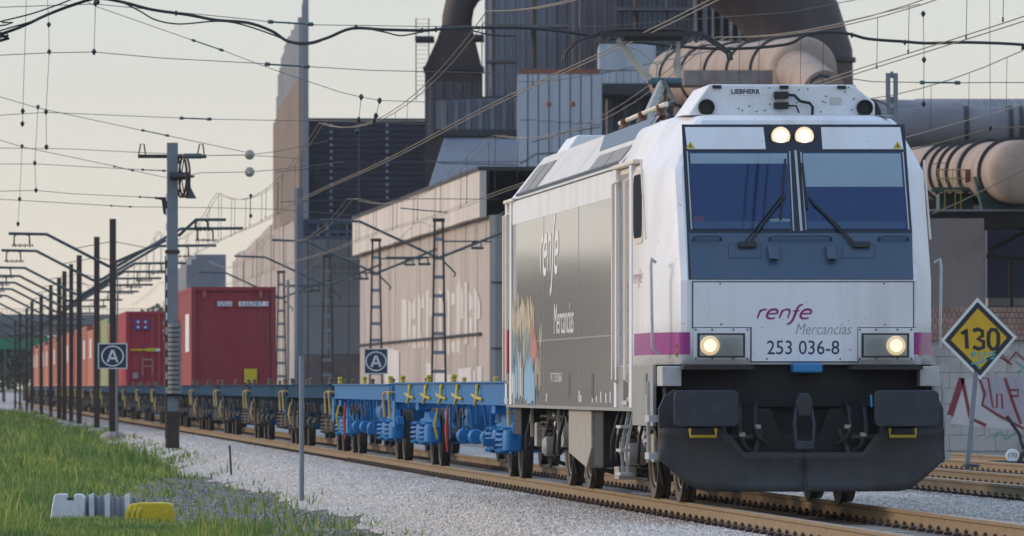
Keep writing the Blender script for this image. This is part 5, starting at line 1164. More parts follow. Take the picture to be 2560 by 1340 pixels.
w9 = wire('cross_span', 'thin cross span wire ending at the lower mast bracket', [(-60, 480), (0, 478), (90, 476), (175, 484), (345, 492), (396, 495)], 159, .007); insul(w9, (346, 492), (394, 495), 158.9, .026)
w10 = wire('cross_span', 'lowest cross span wire passing behind the tension mast', [(-60, 496), (0, 498), (275, 514), (330, 517), (520, 519), (690, 523), (900, 540)], 175, .008); insul(w10, (274, 514), (330, 517), 174.9, .022)
w11 = wire('cross_span', 'cross span wire with green insulator right of the cab roof', [(2080, 190), (2180, 204), (2300, 206), (2405, 207), (2480, 206), (2700, 207)], 128, .008); insul(w11, (2298, 206), (2402, 207), 127.9, .035)
w12 = wire('feeder_wire', 'pale wire rising to the right behind the cab', [(2200, 390), (2320, 365), (2475, 322), (2560, 317), (2680, 310)], 135, .012, 'copper')
w13 = wire('feeder_wire', 'pale wire slanting up across the tan tank', [(2330, 535), (2400, 505), (2520, 445), (2600, 405)], 135, .011, 'copper')
for (nm, lb, pts, Y) in (('hanger_wire', 'long vertical hanger with insulator near the left edge', [(66, -10), (57, 278), (56, 310)], 140), ('hanger_wire', 'vertical hanger dropping through the thick feeder', [(118, -10), (122, 62), (123, 130), (115, 280), (116, 368)], 141), ('hanger_wire', 'short vertical hanger between stay and cross span at left', [(95, 268), (87, 408), (90, 476)], 158), ('hanger_wire', 'lowest vertical hanger at the far left', [(55, 366), (49, 498), (45, 560)], 165), ('hanger_wire', 'short hanger from the feeder crest', [(239, 8), (235, 130)], 124), ('hanger_wire', 'pair of disc topped droppers left of the hopper tower', [(903, 243), (897, 300), (893, 330)], 125), ('hanger_wire', 'tilted dropper right of its twin left of the hopper tower', [(949, 252), (940, 290), (936, 302)], 125), ('hanger_wire', 'vertical hanger in the open sky right of the pantograph wires', [(2308, 35), (2310, 150), (2309, 260)], 128), ('hanger_wire', 'vertical hanger close to the right edge', [(2474, -10), (2476, 320)], 130), ('hanger_wire', 'dropper with weight above the small grey building', [(627, 490), (627, 540)], 175)):
    hgr = wire(nm, lb, pts, Y, .006)
    for a in pts[(1 if pts[0][1] < 0 else 0):]: clip(hgr, a, Y-.05, .045, .11)
for zz in (387, 430):
    q = P(624, zz, 150.2); mb = MB(); mb.lathe([(.02, -.08), (.06, -.06), (.10, -.02), (.105, .0), (.09, .02), (.03, .05)], q, (.1, -1, 0), 20); o = mb.build('disc_insulator', 'porcelain', None, world=True, smooth=True)
    tag(o, '%s round grey disc insulator right of the tension mast' % ('upper' if zz == 387 else 'lower'), 'insulator')
wire('tension_wire', 'wire from the tension wheel through the upper disc', [(452, 390), (624, 387), (690, 379), (820, 352)], 150.4, .007)
wire('tension_wire', 'wire from the tension wheel through the lower disc', [(470, 440), (500, 432), (624, 430), (690, 424), (860, 405)], 150.3, .007)
for k, (pts, lb) in enumerate((([(2330, 410), (2440, 400), (2520, 398), (2640, 398)], 'thin wire in front of the tan tank'), ([(690, 430), (900, 410), (1080, 405), (1320, 404)], 'thin wire across the navy hall front'), ([(700, 505), (860, 500), (1060, 497), (1250, 498)], 'thin wire below the navy hall crane beam'), ([(1290, 205), (1400, 200), (1560, 172)], 'short brown strut wire on the pale block'))):
    wire('cross_wire', lb, pts, 200, .010, 'wire_dark' if k < 3 else 'copper')
# cantilever arms near the mill: brown tubes with steady arms
for pts, lb in (([(1060, 400), (1110, 408), (1290, 412)], 'low steady arm left of the pale block'), ([(1330, 355), (1420, 330), (1500, 318)], 'thin steady arm in front of the pale block'), ([(1000, 520), (1060, 526), (1118, 531)], 'short hooked steady arm above the concrete parapet')):
    wire('steady_arm', lb, pts, 190, .016, 'arm_green')
# ================================================================== steel works
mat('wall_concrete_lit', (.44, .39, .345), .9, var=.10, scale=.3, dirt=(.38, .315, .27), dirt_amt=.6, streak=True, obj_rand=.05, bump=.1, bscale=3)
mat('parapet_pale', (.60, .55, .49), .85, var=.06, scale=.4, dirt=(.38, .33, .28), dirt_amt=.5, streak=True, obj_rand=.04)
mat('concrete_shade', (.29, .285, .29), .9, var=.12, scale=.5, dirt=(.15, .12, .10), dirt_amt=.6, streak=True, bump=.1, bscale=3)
mat('concrete_brown', (.20, .165, .15), .9, var=.15, scale=.5, dirt=(.13, .075, .05), dirt_amt=.7)
mat('navy_clad', (.030, .034, .060), .6, var=.2, scale=.6, obj_rand=.12)
mat('clad_grey', (.17, .185, .225), .6, .1, var=.14, scale=.25, dirt=(.10, .07, .062), dirt_amt=.8, streak=True)
mat('clad_grey_dark', (.105, .10, .12), .65, .1, var=.2, scale=.25, dirt=(.07, .05, .045), dirt_amt=.9, streak=True)
mat('clad_pale', (.42, .46, .52), .6, var=.06, scale=.4, dirt=(.15, .15, .17), dirt_amt=.4, streak=True, obj_rand=.04)
mat('clad_roof', (.28, .305, .35), .6, var=.12, scale=.3, dirt=(.10, .10, .11), dirt_amt=.5, streak=True)
mat('duct_brown', (.050, .036, .038), .7, var=.25, scale=.4, dirt=(.11, .07, .055), dirt_amt=.6, streak=True)
mat('tank_tan', (.33, .255, .205), .75, var=.14, scale=.5, dirt=(.17, .115, .09), dirt_amt=.8)
mat('pipe_grey', (.19, .185, .205), .7, var=.15, scale=.4, dirt=(.08, .06, .06), dirt_amt=.7)
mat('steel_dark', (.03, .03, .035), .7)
mat('steel_green', (.03, .075, .065), .6)
mat('rail_ochre', (.34, .25, .06), .6)
mat('screen_tan', (.33, .255, .205), .7, var=.08, scale=.4, obj_rand=.06)
mat('screen_pale', (.30, .31, .33), .6, var=.08, scale=.4, obj_rand=.06)
mat('tray_rust', (.24, .215, .20), .8, var=.2, scale=.8, dirt=(.15, .055, .035), dirt_amt=.95)
mat('beam_blue', (.06, .095, .15), .6, var=.2)
mat('rust_red', (.20, .07, .045), .8, var=.3, scale=.6)
mat('white_wash', (.62, .60, .58), .85, var=.08, scale=.5)
mat('lamp_disc', (.30, .34, .42), .5)
def corr(mb, A, B, z0, z1, pitch, depth, top=None):
    """folded sheet standing on the line A-B (world xy), folds towards the left of A->B; top(t) gives the upper edge"""
    A, B = Vector(A), Vector(B); D = B-A; L = D.length; D.normalize(); Nn = Vector((D.y, -D.x)); pts = []; n = max(2, int(L/pitch))
    for i in range(n):
        for k, o_ in ((0, 0), (.38, 0), (.5, 1), (.88, 1)):
            q = A+D*((i+k)/n*L)+Nn*(o_*depth); pts.append((q.x, q.y, (i+k)/n))
    lo = [(x, y, z0 if not callable(z0) else z0(t)) for x, y, t in pts]; hi = [(x, y, (top(t) if top else z1)) for x, y, t in pts]
    return mb.loft([lo, hi])
def wall_box(px0, px1, py0, py1, Y, dep):            # block whose near face is seen square on, built in track space
    d0, u0, z1 = at(px0, py0, Y); d1, _, z0 = at(px1, py1, Y); return d0, d1, u0, u0+dep, z0, z1
# --- 1 ribbed concrete shed with sunlit flank along the line
D1 = 16.0
ua, zt = side(1230, 425, D1); ub, _ = side(905, 560, D1); _, zm = side(1215, 541, D1)
shed = thing('concrete_shed', 'long ribbed concrete shed with sunlit flank and pale parapet behind the wagons', 'building', TF(D1, ua, -.3), ANG)
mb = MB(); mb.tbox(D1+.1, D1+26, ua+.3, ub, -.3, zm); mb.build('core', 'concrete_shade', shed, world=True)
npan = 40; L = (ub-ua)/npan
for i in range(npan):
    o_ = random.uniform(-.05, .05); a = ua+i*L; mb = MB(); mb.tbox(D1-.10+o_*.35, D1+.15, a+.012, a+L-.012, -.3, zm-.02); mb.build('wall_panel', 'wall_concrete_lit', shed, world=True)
for i in range(13):
    a = ua+i*(ub-ua)/13; b_ = a+(ub-ua)/13-.12; mb = MB(); mb.tbox(D1-.55, D1-.25, a, b_, zm-.1+.02*(i % 2), zt); mb.build('parapet_panel', 'parapet_pale', shed, world=True)
mb = MB(); mb.tbox(D1-.6, D1+26, ua-.02, ub, zt-.02, zt+.16); mb.build('roof_edge', 'steel_dark', shed, world=True)
mb = MB(); mb.tbox(D1+.2, D1+26, ua+9, ua+9.4, zm, zt-.03); mb.build('inner_wall', 'navy_clad', shed, world=True)
for k in range(5):
    x = D1+.6+k*1.6; mb = MB(); mb.bar(TF(x, ua+.6, zm+.05), TF(x+1.5*(1 if k % 2 else 1), ua+.6, zt-.1), .09, .09); mb.build('truss_bar', 'steel_dark', shed, world=True)
mb = MB(); mb.tbox(D1-.02, D1+26, ua+.02, ua+.28, -.3, zm-.02); mb.build('end_wall', 'concrete_shade', shed, world=True)
for zz in (2.9, 5.8):
    mb = MB(); mb.tbox(D1-.02, D1+26, ua-.03, ua+.02, zz, zz+.06); mb.build('joint', 'steel_dark', shed, world=True)
# spray lettering and whitewash on the flank
rs = random.Random(5)
def flank_patch(px0, px1, py0, py1, m, off, skew=0.0):
    u0, z1 = side(px0, py0, D1); u1, z0 = side(px1, py1, D1); mb = MB()
    mb.add([TF(D1-off, u0, z0+rs.uniform(-.1, .1)), TF(D1-off, u1, z0+rs.uniform(-.1, .1)), TF(D1-off, u1, z1+rs.uniform(-.3, .3)), TF(D1-off, u0, z1+rs.uniform(-.3, .3))], [(0, 1, 2, 3)]); mb.build('spray_patch', m, shed, world=True)
mat('spray_pale', (.61, .57, .535), .85, var=.12, scale=.6, dirt=(.54, .48, .42), dirt_amt=.85)
for i, (x0_, x1_, t_, b_) in enumerate(((1010, 1024, 760, 860), (1026, 1034, 745, 868), (1035, 1046, 752, 800), (1036, 1047, 815, 868), (1050, 1058, 742, 866), (1059, 1068, 742, 770), (1059, 1067, 840, 866), (1071, 1078, 738, 866), (1080, 1090, 750, 790), (1104, 1112, 735, 880), (1113, 1122, 745, 790), (1124, 1132, 725, 882), (1134, 1144, 728, 760), (1134, 1145, 850, 882), (1148, 1157, 705, 880), (1158, 1166, 720, 800), (1168, 1176, 690, 860), (1178, 1190, 735, 775), (1180, 1188, 790, 850), (1192, 1199, 720, 870), (1200, 1208, 742, 800))): flank_patch(x0_, x1_, t_, b_, 'spray_pale', .1225+.0003*i)
for i, (a, b_, t_) in enumerate(((1072, 1092, 918), (1095, 1118, 922), (1120, 1150, 925), (1152, 1186, 908), (1190, 1196, 920), (1200, 1212, 914), (968, 1004, 868))): flank_patch(a, b_, t_, 962, 'white_wash', .131)
u0, z1 = side(985, 905, D1); u1, _ = side(1212, 870, D1)
mb = MB(); mb.tube([TF(D1-.2, side(905, 0, D1)[0], 3.6), TF(D1-.2, side(1212, 0, D1)[0], 3.6)], .07, 5); mb.build('wall_pipe', 'steel_dark', shed, world=True)
# --- 2 mill hall: shaded end wall, navy cladding, crane beams
hall = thing('mill_hall', 'navy clad mill hall with pale dotted columns above a shaded brown end wall', 'building', P(830, 968, 442)-Vector((0, 0, 1.6)), ANG)
d0, d1, u0, u1, z0, z1 = wall_box(768, 1090, 300, 548, 442, 40)
mb = MB(); mb.tbox(d0, d1+6, u0+.25, u1, z0-3, z1-.02); mb.build('core', 'navy_clad', hall, world=True)
nb = 18
for i in range(nb):
    a = z0+(z1-z0)*i/nb; mb = MB(); mb.tbox(d0-.02, d1+6, u0+random.uniform(0, .04), u0+.2, a+.02, a+(z1-z0)/nb-.03); mb.build('cladding_board', 'navy_clad', hall, world=True)
mb = MB(); mb.tbox(d0-.1, d1+6, u0-.05, u0+.5, z1, z1+.12); mb.build('roof_edge', 'steel_green', hall, world=True)
for px in (828, 968):
    for k in range(14):
        q = P(px, 313+k*16.5, 441.2); mb = MB(); mb.lathe([(0, -.06), (.09, -.05), (.10, 0)], q, (0, 1, 0), 8); mb.build('light_disc', 'lamp_disc', hall, world=True)
mb = MB(); q = P(897, 300, 441); mb.box(q.x-.06, q.x+.06, 440.9, 441.1, z0, z1-.1); mb.build('cable_ladder', 'clad_grey_dark', hall, world=True)
for py, h in ((548, 12), (576, 8), (592, 6)):
    q0 = P(740, py, 436); q1 = P(965, py+h, 436); mb = MB(); mb.box(q0.x, q1.x, 435.5, 436.3, q1.z, q0.z); mb.build('crane_beam', 'beam_blue', hall, world=True)
for k in range(9):
    q0 = P(750+k*24, 558, 437); q1 = P(750+k*24+22, 590, 437); mb = MB(); mb.box(q0.x, q1.x-.1*(k % 3), 437, 438, q1.z, q0.z); mb.build('crane_panel', ('beam_blue', 'navy_clad', 'steel_dark')[k % 3], hall, world=True)
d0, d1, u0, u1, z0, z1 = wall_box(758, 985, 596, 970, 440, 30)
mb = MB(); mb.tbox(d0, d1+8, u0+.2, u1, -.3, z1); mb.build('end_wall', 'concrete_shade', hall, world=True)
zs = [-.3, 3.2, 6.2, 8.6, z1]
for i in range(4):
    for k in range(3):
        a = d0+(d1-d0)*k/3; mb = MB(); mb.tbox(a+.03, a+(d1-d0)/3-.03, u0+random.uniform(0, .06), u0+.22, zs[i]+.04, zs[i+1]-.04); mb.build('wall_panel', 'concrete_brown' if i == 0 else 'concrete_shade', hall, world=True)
# --- 3 tall folded-plate screen wall
scr = thing('screen_wall', 'tall narrow folded plate wall with sawtooth top, pale above and tan below', 'wall', P(740, 968, 442)-Vector((0, 0, 1.6)), ANG)
DS = at(754, 500, 440)[0]; US = at(754, 500, 440)[1]
A = TF(DS, US); B = TF(DS, US+34); C = TF(DS, US+26)
nr = 16; Ls = 33.0/nr
for i in range(nr):
    a = US+i*Ls; qx = TF(DS-.2, a+Ls*.3); pxx = 1280+qx.x/qx.y*FPX; top = HC+(HY-np.interp(-pxx, [-754, -739, -714, -702, -694, -690, -687], [28, 54, 102, 146, 192, 251, 301])-6*(i % 2))*qx.y/FPX
    zs_ = min(20.2-.07*i, top-.3)
    for (za, zb_, m) in ((11.6, zs_, 'screen_tan'), (zs_, top, 'screen_pale')):
        mb = MB(); mb.loft([[TF(DS+.25, a, z), TF(DS-.20, a+.1, z), TF(DS-.20, a+Ls*.55, z), TF(DS+.25, a+Ls*.65, z), TF(DS+.25, a+Ls, z)] for z in (za, zb_)]); mb.build('folded_plate', m, scr, world=True)
dA, _, zA = at(754, 0, 440); dB = at(771, 0, 440)[0]
mb = MB(); mb.tbox(DS, dB, US-.3, US-.02, 11.0, 24.6); mb.build('edge_plate', 'screen_pale', scr, world=True)
mb = MB(); mb.prism([(0, 24.6), (.9, 24.6), (.9, 27.2)], lambda p_, q_, k: TF(DS+p_*(dB-DS)/.9, k, q_), US-.3, US-.05); mb.build('edge_tip', 'screen_pale', scr, world=True)
low = thing('concrete_hall', 'low sunlit concrete hall stepping back beneath the tall screen wall', 'building', TF(DS, US, -.3), ANG)
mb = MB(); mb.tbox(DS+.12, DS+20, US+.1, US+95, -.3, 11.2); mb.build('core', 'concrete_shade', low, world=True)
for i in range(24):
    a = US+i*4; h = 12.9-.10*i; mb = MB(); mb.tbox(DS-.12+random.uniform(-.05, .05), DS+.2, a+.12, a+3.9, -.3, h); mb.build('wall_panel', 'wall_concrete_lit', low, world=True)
d0, d1, u0, u1, z0, z1 = wall_box(737, 758, 470, 970, 434, 1.0)
mb = MB(); mb.tbox(d0, d1, u0, u1, -.3, z1); mb.build('corner_pillar', 'clad_grey', low, world=True)
# --- 4 small stepped grey building far left
sm_ = thing('stepped_tower', 'small grey stepped building rising behind the dark red container', 'building', P(520, 968, 600)-Vector((0, 0, 1.6)), ANG)
for a, b_, t_ in ((466, 478, 662), (478, 490, 648), (490, 565, 636)):
    d0, d1, u0, u1, z0, z1 = wall_box(a, b_, t_, 968, 600, 25); mb = MB(); mb.tbox(d0, d1, u0, u1, -.3, z1); mb.build('block', 'clad_grey', sm_, world=True)
# --- 5 hopper tower with duct
hop = thing('hopper_tower', 'dark brown dust hood tapering to a curved duct, with caged ladder', 'tower', P(1135, 968, 430)-Vector((0, 0, 1.6)))
Yh = 430
def hq(px, py, y=Yh): return P(px, py, y)
mb = MB(); a = hq(1062, 168); b_ = hq(1206, 560); mb.box(a.x, b_.x, Yh, Yh+4, b_.z, a.z); mb.build('casing', 'duct_brown', hop, world=True)
mb = MB(); corr(mb, (hq(1064, 0).x, Yh-.06), (hq(1205, 0).x, Yh-.06), hq(0, 345).z, hq(0, 205).z, .5, .12); mb.build('ribbed_front', 'clad_grey_dark', hop, world=True)
mb = MB(); a = hq(1058, 166); b_ = hq(1210, 176); mb.box(a.x, b_.x, Yh-.3, Yh+4.3, b_.z, a.z); mb.build('collar', 'steel_dark', hop, world=True)
mb = MB(); mb.loft([[Vector((hq(x, 0).x, y, hq(0, py).z)) for x, y in ((xa, Yh-.0), (xb, Yh-.0), (xb, Yh+3.8), (xa, Yh+3.8))] for xa, xb, py in ((1062, 1204, 166), (1092, 1188, 100), (1105, 1180, 62))], cap=True, closed=True); mb.build('hood', 'duct_brown', hop, world=True)
mb = MB(); c = [hq(1142, 80, Yh+1.9), hq(1143, 45, Yh+1.9), hq(1150, 10, Yh+1.9), hq(1168, -20, Yh+1.9), hq(1200, -45, Yh+1.9)]; mb.tube(c, .92, 20); mb.build('duct', 'duct_brown', hop, world=True, smooth=True)
for a in (1040, 1072, 1205):
    mb = MB(); mb.bar(hq(a, 250, Yh-.5), hq(a, 45 if a < 1200 else 60, Yh-.5), .06, .06); mb.build('ladder_post', 'steel_dark', hop, world=True)
for k in range(18):
    mb = MB(); mb.bar(hq(1040, 48+k*11, Yh-.5), hq(1072, 48+k*11, Yh-.5), .02, .02); mb.build('ladder_rung', 'steel_dark', hop, world=True)
mb = MB(); a = hq(1038, 92); b_ = hq(1085, 102); mb.box(a.x, b_.x, Yh-1, Yh+3, b_.z, a.z); a = hq(1180, 88); b_ = hq(1210, 100); mb.box(a.x, b_.x, Yh-1, Yh+3, b_.z, a.z); mb.build('platform', 'steel_dark', hop, world=True)
# --- 6 tall grey corrugated plant and its annexes
pla = thing('furnace_house', 'tall grey corrugated furnace house filling the sky behind the pantograph', 'building', P(1450, 968, 420)-Vector((0, 0, 1.6)))
def slab(obj, px0, px1, py0, py1, Y, dep, m, name, pitch=.8, depth=.12, ribs=True):
    a = P(px0, py0, Y); b_ = P(px1, py1, Y); mb = MB(); mb.box(a.x, b_.x, Y+.02, Y+dep, b_.z, a.z); o = mb.build(name, m, obj, world=True)
    if ribs: mb = MB(); corr(mb, (a.x, Y-.01), (b_.x, Y-.01), b_.z, a.z, pitch, depth); mb.build('corrugated_sheet', m, obj, world=True)
    return o
slab(pla, 1212, 1420, -260, 320, 420, 30, 'clad_grey', 'main_block', .55)
slab(pla, 1420, 1545, -260, 320, 418, 30, 'clad_grey_dark', 'main_block', .55)
slab(pla, 1545, 1720, -260, 330, 422, 30, 'clad_grey', 'main_block', .55)
slab(pla, 1720, 1905, -260, 330, 416, 30, 'clad_grey_dark', 'main_block', .7, .2)
slab(pla, 1498, 1640, 110, 220, 405, 8, 'clad_pale', 'upper_annex', 1.0, .08)
slab(pla, 1500, 1720, 235, 420, 396, 18, 'clad_grey', 'lower_annex', .75, .3)
slab(pla, 1090, 1300, 246, 330, 404, 12, 'clad_grey', 'link_block', .65, .28)
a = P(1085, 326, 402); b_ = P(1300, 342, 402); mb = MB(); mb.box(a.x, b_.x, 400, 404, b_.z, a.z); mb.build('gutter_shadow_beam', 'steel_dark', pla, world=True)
mb = MB()                                             # sloping ribbed roof
r0, r1 = [], []
for k in range(29):
    for j, o_ in ((0, 0), (.35, 0), (.45, .10), (.55, .10), (.65, 0)):
        t_ = (k+j)/29; q = P(1112+t_*190, 342, 401); w_ = P(1064+t_*238, 492, 372); r0.append(Vector((q.x, q.y, q.z+o_))); r1.append(Vector((w_.x, w_.y, w_.z+o_)))
mb.loft([r0, r1]); mb.build('sloping_roof', 'clad_roof', pla, world=True)
a = P(1064, 492, 372); mb = MB(); mb.box(a.x, P(1302, 0, 372).x, 372, 400, -.3, a.z-.05); mb.build('roof_base', 'clad_grey', pla, world=True)
mb = MB(); mb.box(P(1500, 228, 394).x, P(1720, 228, 394).x, 392, 396, P(0, 240, 394).z, P(0, 212, 394).z); mb.build('walkway', 'steel_dark', pla, world=True)
for k in range(12):
    q = P(1505+k*18, 212, 392); mb = MB(); mb.bar(q, q+Vector((0, 0, .85)), .035, .035); mb.build('railing_post', 'clad_grey_dark', pla, world=True)
mb = MB(); mb.tube([P(1500, 176, 392), P(1712, 176, 392)], .035, 5); mb.build('handrail', 'clad_grey_dark', pla, world=True)
blk = thing('pale_block', 'pale blue grey clad block with rusty top edge, left of the pantograph', 'building', P(1400, 968, 380)-Vector((0, 0, 1.6)))
npn = 8
for i in range(npn):
    a = P(1293+i*212/npn, 186, 380); b_ = P(1293+(i+1)*212/npn, 470, 380); mb = MB(); mb.box(a.x+.03, b_.x-.03, 379.9+random.uniform(0, .06), 380.4, b_.z, a.z); mb.build('cladding_sheet', 'clad_pale', blk, world=True)
a = P(1293, 186, 380.4); b_ = P(1505, 470, 380.4); mb = MB(); mb.box(a.x, b_.x, 380.42, 395, -.3, a.z-.05); mb.build('core', 'clad_pale', blk, world=True)
mb = MB(); a = P(1298, 172, 380); b_ = P(1500, 186, 380); mb.box(a.x, b_.x, 380.3, 383, b_.z, a.z); mb.build('rusty_coping', 'rust_red', blk, world=True)
# --- 7 great brown duct and the horizontal vessels on the right
dct = thing('exhaust_duct', 'huge dark brown exhaust duct bending down above the tan vessel', 'duct', P(2010, 968, 330)-Vector((0, 0, 1.6)))
mb = MB(); r_ = 2.25; path = [P(1760, -140, 330), P(1850, -80, 330), P(1930, -20, 330), P(1985, 60, 330), P(2010, 140, 330), P(2012, 260, 330), P(2012, 520, 330)]; mb.tube(path, r_, 32); mb.build('duct', 'duct_brown', dct, world=True, smooth=True)
for k in (4, 5):
    mb = MB(); q = P(2011, 150+70*(k-4), 330); mb.lathe([(r_+.02, -.1), (r_+.12, -.1), (r_+.12, .1), (r_+.02, .1)], q, (0, 0, 1), 32); mb.build('flange', 'steel_dark', dct, world=True)
def vessel(obj, p0, p1, r, m, bands, bm='steel_dark', dome=True, n=36):
    p0, p1 = Vector(p0), Vector(p1); D = p1-p0; L = D.length
    prof_ = [(r, 0), (r, L)] + ([(r*math.cos(math.radians(a)), L+r*.42*math.sin(math.radians(a))) for a in range(10, 91, 10)] if dome else [(0, L)])
    mb = MB(); mb.lathe(prof_, p0, D, n); mb.build('shell', m, obj, world=True, smooth=True)
    for t_, bw in bands: mb = MB(); mb.lathe([(r, L*t_-bw), (r+.10, L*t_-bw), (r+.10, L*t_+bw), (r, L*t_+bw)], p0, D, n); mb.build('band', bm, obj, world=True, smooth=True)
v1 = thing('gas_main', 'tan horizontal gas main with dark bands and domed end above the cab', 'vessel', P(1900, 968, 250)-Vector((0, 0, 1.6)))
vessel(v1, P(1690, 196, 305), P(2010, 175, 262), 1.22, 'tank_tan', [(.12, .06), (.30, .06), (.50, .07), (.68, .06), (.86, .08)])
mb = MB(); a = P(1700, 190, 300); b_ = P(1935, 330, 300); mb.box(a.x, b_.x, 300, 312, b_.z, a.z); mb.build('casing', 'duct_brown', v1, world=True)
mb = MB(); a = P(1712, 172, 250); b_ = P(1935, 210, 250); mb.box(a.x, b_.x, 251, 253, b_.z, a.z); mb.build('rusty_tray', 'tray_rust', v1, world=True)
mb = MB(); mb.tube([P(1740, 150, 296), P(1860, 152, 290), P(1990, 175, 262), P(2060, 230, 258)], .8, 20); mb.build('side_main', 'tank_tan', v1, world=True, smooth=True)
mb = MB(); mb.tube([P(2020, 232, 240), P(2030, 200, 240), P(2050, 188, 240), P(2075, 192, 240)], .06, 6); mb.build('bent_pipe', 'steel_dark', v1, world=True, smooth=True)
v2 = thing('grey_gas_pipe', 'wide grey gas pipe with ring seams lying right of the cab roof', 'vessel', P(2400, 968, 265)-Vector((0, 0, 1.6)))
mb = MB(); mb.tube([P(2150, 420, 262), P(2210, 350, 262), P(2260, 322, 262), P(2320, 320, 262), P(2450, 321, 262), P(2760, 322, 262)], .78, 26); mb.build('shell', 'pipe_grey', v2, world=True, smooth=True)
for px in (2414, 2525, 2551):
    mb = MB(); mb.lathe([(.78, -.08), (.84, -.08), (.84, .08), (.78, .08)], P(px, 321, 262), (1, 0, 0), 26); mb.build('seam_ring', 'steel_dark', v2, world=True)
mb = MB(); a = P(2190, 300, 275); mb.lathe([(2.1, 0), (2.1, 3.4)], P(2180, 385, 276), (1, .2, 0), 30); mb.build('rear_drum', 'pipe_grey', v2, world=True, smooth=True)
mb = MB(); mb.tube([P(2300, 470, 258), P(2420, 425, 258), P(2760, 425, 258)], .9, 20); mb.build('lower_main', 'duct_brown', v2, world=True, smooth=True)
shd = thing('ribbed_roof_shed', 'pale ribbed shed roof beyond the grey gas pipe at right', 'building', P(2450, 968, 300)-Vector((0, 0, 1.6)))
slab(shd, 2288, 2800, 247, 300, 300, 10, 'clad_pale', 'roof_fascia', .35, .06); a = P(2288, 300, 301); b_ = P(2800, 300, 301); mb = MB(); mb.box(a.x, b_.x, 301, 309, -.3, a.z); mb.build('wall', 'clad_grey_dark', shd, world=True)
v3 = thing('tan_tank', 'tan banded horizontal tank with domed end on a green saddle', 'tank', P(2480, 968, 190)-Vector((0, 0, 1.6)))
vessel(v3, P(2300, 432, 225), P(2552, 430, 183), .82, 'tank_tan', [(.34, .05), (.44, .05), (.53, .05), (.62, .05), (.74, .22), (.93, .03)])
mb = MB(); mb.prism([(P(2440, 0, 187).x, P(0, 440, 187).z), (P(2462, 0, 187).x, P(0, 527, 187).z), (P(2700, 0, 187).x, P(0, 527, 187).z), (P(2700, 0, 187).x, P(0, 505, 187).z), (P(2520, 0, 187).x, P(0, 500, 187).z), (P(2480, 0, 187).x, P(0, 490, 187).z), (P(2455, 0, 187).x, P(0, 440, 187).z)], lambda p_, q_, k: (p_, k, q_), 187.6, 188.4); mb.build('saddle', 'steel_green', v3, world=True)
mb = MB(); a = P(2330, 468, 192); b_ = P(2450, 478, 192); mb.box(a.x, b_.x, 192, 193, b_.z, a.z); a = P(2360, 478, 191); b_ = P(2445, 525, 191); mb.box(a.x, b_.x, 193, 194.5, b_.z, a.z); mb.build('walkway', 'steel_green', v3, world=True)
for k in range(9):
    q = P(2345+k*12, 470, 191.5); mb = MB(); mb.bar(q, P(2345+k*12, 422+random.uniform(-2, 2), 191.5), .02, .02); mb.build('railing_post', 'rail_ochre', v3, world=True)
for yy in (424, 446):
    mb = MB(); mb.tube([P(2340, yy, 191.5), P(2445, yy, 191.5)], .016, 5); mb.build('handrail', 'rail_ochre', v3, world=True)
for px in (2362, 2388, 2402):
    mb = MB(); mb.bar(P(px, 476, 190), P(px, 525, 190), .025, .025); mb.build('ladder_post', 'rail_ochre', v3, world=True)
mb = MB(); mb.tube([P(2362, 477, 190), P(2405, 477, 190)], .02, 5); mb.build('ladder_rail', 'rail_ochre', v3, world=True)
mb = MB(); a = P(2412, 424, 190); b_ = P(2425, 456, 190); mb.box(a.x, b_.x, 189.8, 190, b_.z, a.z); mb.build('control_box', 'rust_red', v3, world=True)
# --- 8 pipe bridge: pier, deck, dark bay
br = thing('pipe_bridge', 'concrete pier and dark steel bay carrying the tank at right', 'structure', P(2420, 968, 185)-Vector((0, 0, 1.5)))
mb = MB(); a = P(2300, 527, 184); b_ = P(2760, 546, 184); mb.box(a.x, b_.x, 184, 198, b_.z, a.z); mb.build('deck', 'steel_dark', br, world=True)
mb = MB(); a = P(2300, 524, 183.9); b_ = P(2760, 529, 183.9); mb.box(a.x, b_.x, 183.6, 183.95, b_.z, a.z); mb.build('deck_edge', 'pipe_grey', br, world=True)
mb = MB(); a = P(2250, 546, 182); b_ = P(2460, 900, 182); mb.box(a.x, b_.x, 182, 190, -.3, a.z); mb.build('pier', 'concrete_brown', br, world=True)
mb = MB(); a = P(2462, 548, 200); b_ = P(2780, 900, 200); mb.box(a.x, b_.x, 199, 200, -.3, a.z); mb.build('bay_back', 'navy_clad', br, world=True)
for (p_, q_) in (((2470, 560), (2620, 575)), ((2470, 628), (2600, 560)), ((2465, 640), (2640, 655)), ((2600, 560), (2590, 800)), ((2525, 640), (2530, 800))):
    mb = MB(); mb.bar(P(*p_, 195), P(*q_, 195), .10, .10); mb.build('brace', 'duct_brown', br, world=True)
mb = MB(); a = P(2470, 745, 196); b_ = P(2640, 765, 196); mb.box(a.x, b_.x, 196, 197, b_.z, a.z); mb.build('bay_sill', 'concrete_shade', br, world=True)
